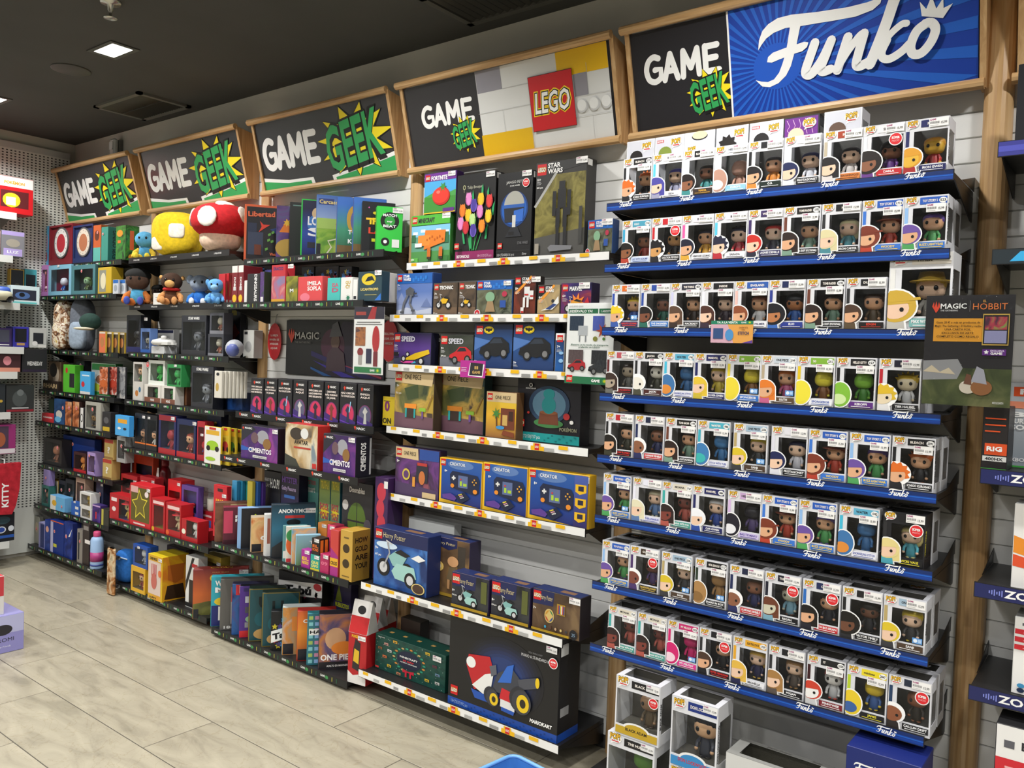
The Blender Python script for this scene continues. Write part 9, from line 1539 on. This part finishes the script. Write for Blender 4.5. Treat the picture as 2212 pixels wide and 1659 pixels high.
def d_sti(F, w, h): F.rect(0, 0, w, h, '#d89a4a'); F.poly([(0, 0), (.55*w, 0), (.4*w, .84*h), (0, .84*h)], '#c9a0b0'); F.rect(0, .84*h, w, h, '#1f7a5c'); F.text('YA A LA VENTA', .14*w, .875*h, .09*h, WHITE, .02, 0, 'l', .5*w); F.text('GAME', .72*w, .885*h, .07*h, WHITE, .02, 0, 'l', .12*w); burst(F, .92*w, .92*h, .04*w, '#6ab83a'); F.rect(.06*w, .18*h, .30*w, .66*h, '#2f4a78'); F.ell(.45*w, .36*h, .1*w, .26*h, '#4a8ac0', 18); F.text('STITCH', .78*w, .38*h, .13*h, '#23305c', .03, 0, 'c', .26*w); F.text('DIVIÉRTETE', .78*w, .66*h, .06*h, '#6a3a1c', .01, 0, 'c', .2*w); F.text('CON', .78*w, .56*h, .06*h, '#6a3a1c', .01, 0, 'c', .08*w); F.poly([(.75*w, 0), (w, 0), (w, .14*h)], '#5a3a8c')
holder('orange and lilac card with green top clipped on a blue shelf edge', 2.545, C('u', 657, 780), C('u', 899, 780), C('u', 655, 906), d_sti, '#d89a4a', 'cards clipped on shelf edges', (.5, .022, .80), 'shelf_card')
p_ = at(*C('o', 1820, 1130), 2.735); q_ = at(*C('o', 1800, 1450), 2.735); mb = MB(); mb.box(0, .085, 0, .003, 0, p_.z-q_.z, '#d8bc1c'); o = mb.obj('shelf_card', None, (p_.x-.01, p_.y, q_.z+.004)); tag(o, 'yellow card with a purple figure beside the parchment boxes', 'sign', 'cards clipped on shelf edges'); mb = MB(); F = Face(mb, (0, -.0004, 0), (1, 0, 0), (0, 0, 1)); F.text('0', .03, .07, .045, '#7a2a6a', .04); F.rect(.005, .115, .05, .118, '#6a5a14'); F.text('ON', .03, .01, .025, '#23200f', .03); mb.obj('card_print', o)

# ------------------------------------------------------------------ on the shop floor
a = at_z(*C('k', 265, 1560), .001); zt = at_x(*C('k', 270, 1150), a.x).z
def d_kur(F, w, h): F.rect(.002, .002, w-.002, h-.002, '#8f8cc8'); F.rect(.002, .52*h, w-.002, h-.002, '#b4b6dc'); F.text('KUROMI', .785*w, .30*h, .10*h, '#1a1a22', .0, 0, 'c', .24*w); F.ell(.80*w, .62*h, .09*w, .14*h, '#26242c', 20); F.text('Wonder Friends', .79*w, .15*h, .05*h, '#e6e6f4', .0, .2, 'c', .17*w)
wk = .50
r = carton('gift_box', 'lavender gift box on the floor with dark lettering', 'box', 'gift boxes stacked on the floor', (a.x, a.y-wk, .001), wk, zt-.001, .30, '#8a88c4', d_kur, lambda F, w, d: (F.rect(.003, .003, w-.003, d-.003, '#9a98cc'), F.ell(.7*w, .4*d, .12*w, .2*d, '#6a6490', 16)), None, math.pi/2)
b = at_x(*C('k', 50, 745), a.x-.03); b2 = at_x(*C('k', 48, 1180), a.x-.03)
r = carton('gift_box', 'red and white box standing on the lavender gift box', 'box', 'gift boxes stacked on the floor', (a.x-.03, b.y-.36, zt+.0005), .36, b.z-zt, .24, '#d8d6d2', lambda F, w, h: F.rect(.002, .48*h, w-.002, h-.002, '#c23a42'), lambda F, w, d: F.rect(.002, .002, w-.002, d-.002, '#c8424a'), None, math.pi/2)
# light blue dump bin at the foot of the frame
p_ = at_z(1047, 1650, .40); r = empty('display_bin', (p_.x+.21, p_.y-.06, 0), -.12); tag(r, 'light blue rounded plastic display bin standing in the aisle', 'bin')
def rr(w, d, q, n=6):
    out = []
    for cx, cy, a0 in ((w-q, d-q, 0), (-w+q, d-q, 90), (-w+q, -d+q, 180), (w-q, -d+q, 270)):
        for i in range(n+1): t = math.radians(a0+90*i/n); out.append((cx+q*math.cos(t), cy+q*math.sin(t)))
    return out
mb = MB(); A = rr(.20, .14, .03); B = rr(.196, .136, .028); n = len(A); v = [(x, y, .002) for x, y in A]+[(x, y, .4) for x, y in A]+[(x, y, .4) for x, y in B]+[(x, y, .02) for x, y in B]; f = [tuple(range(n-1, -1, -1)), tuple(range(3*n, 4*n))]
for k in range(3): f += [(k*n+i, k*n+(i+1) % n, (k+1)*n+(i+1) % n, (k+1)*n+i) for i in range(n)]
mb.mesh_in(v, f, mat('#4a86d0', .3)); mb.obj('tub', r)
mb = MB(); mb.tube([(x, y, .4) for x, y in A+A[:1]], .006, mat('#6aa0e0', .3), 8); mb.obj('rolled_rim', r)
# white carton behind the sidecar boxes
brick('plain white carton at the rear behind the sidecar motorbike boxes', 'L6', 's', 382, 800, 785, .05, '#c9ccca', G('#cfd2d0', ''), sb=.22, stk=(.98, .85, .8))
brick('small dark clear box at the rear behind the green calendar', 'L7', 't', 400, 425, 560, .06, '#2c2622', G('#3a2c26', '', pic=[('e', .3, .3, .14, .2, '#b8863a'), ('e', .7, .3, .14, .2, '#b8863a')]), sb=.2)
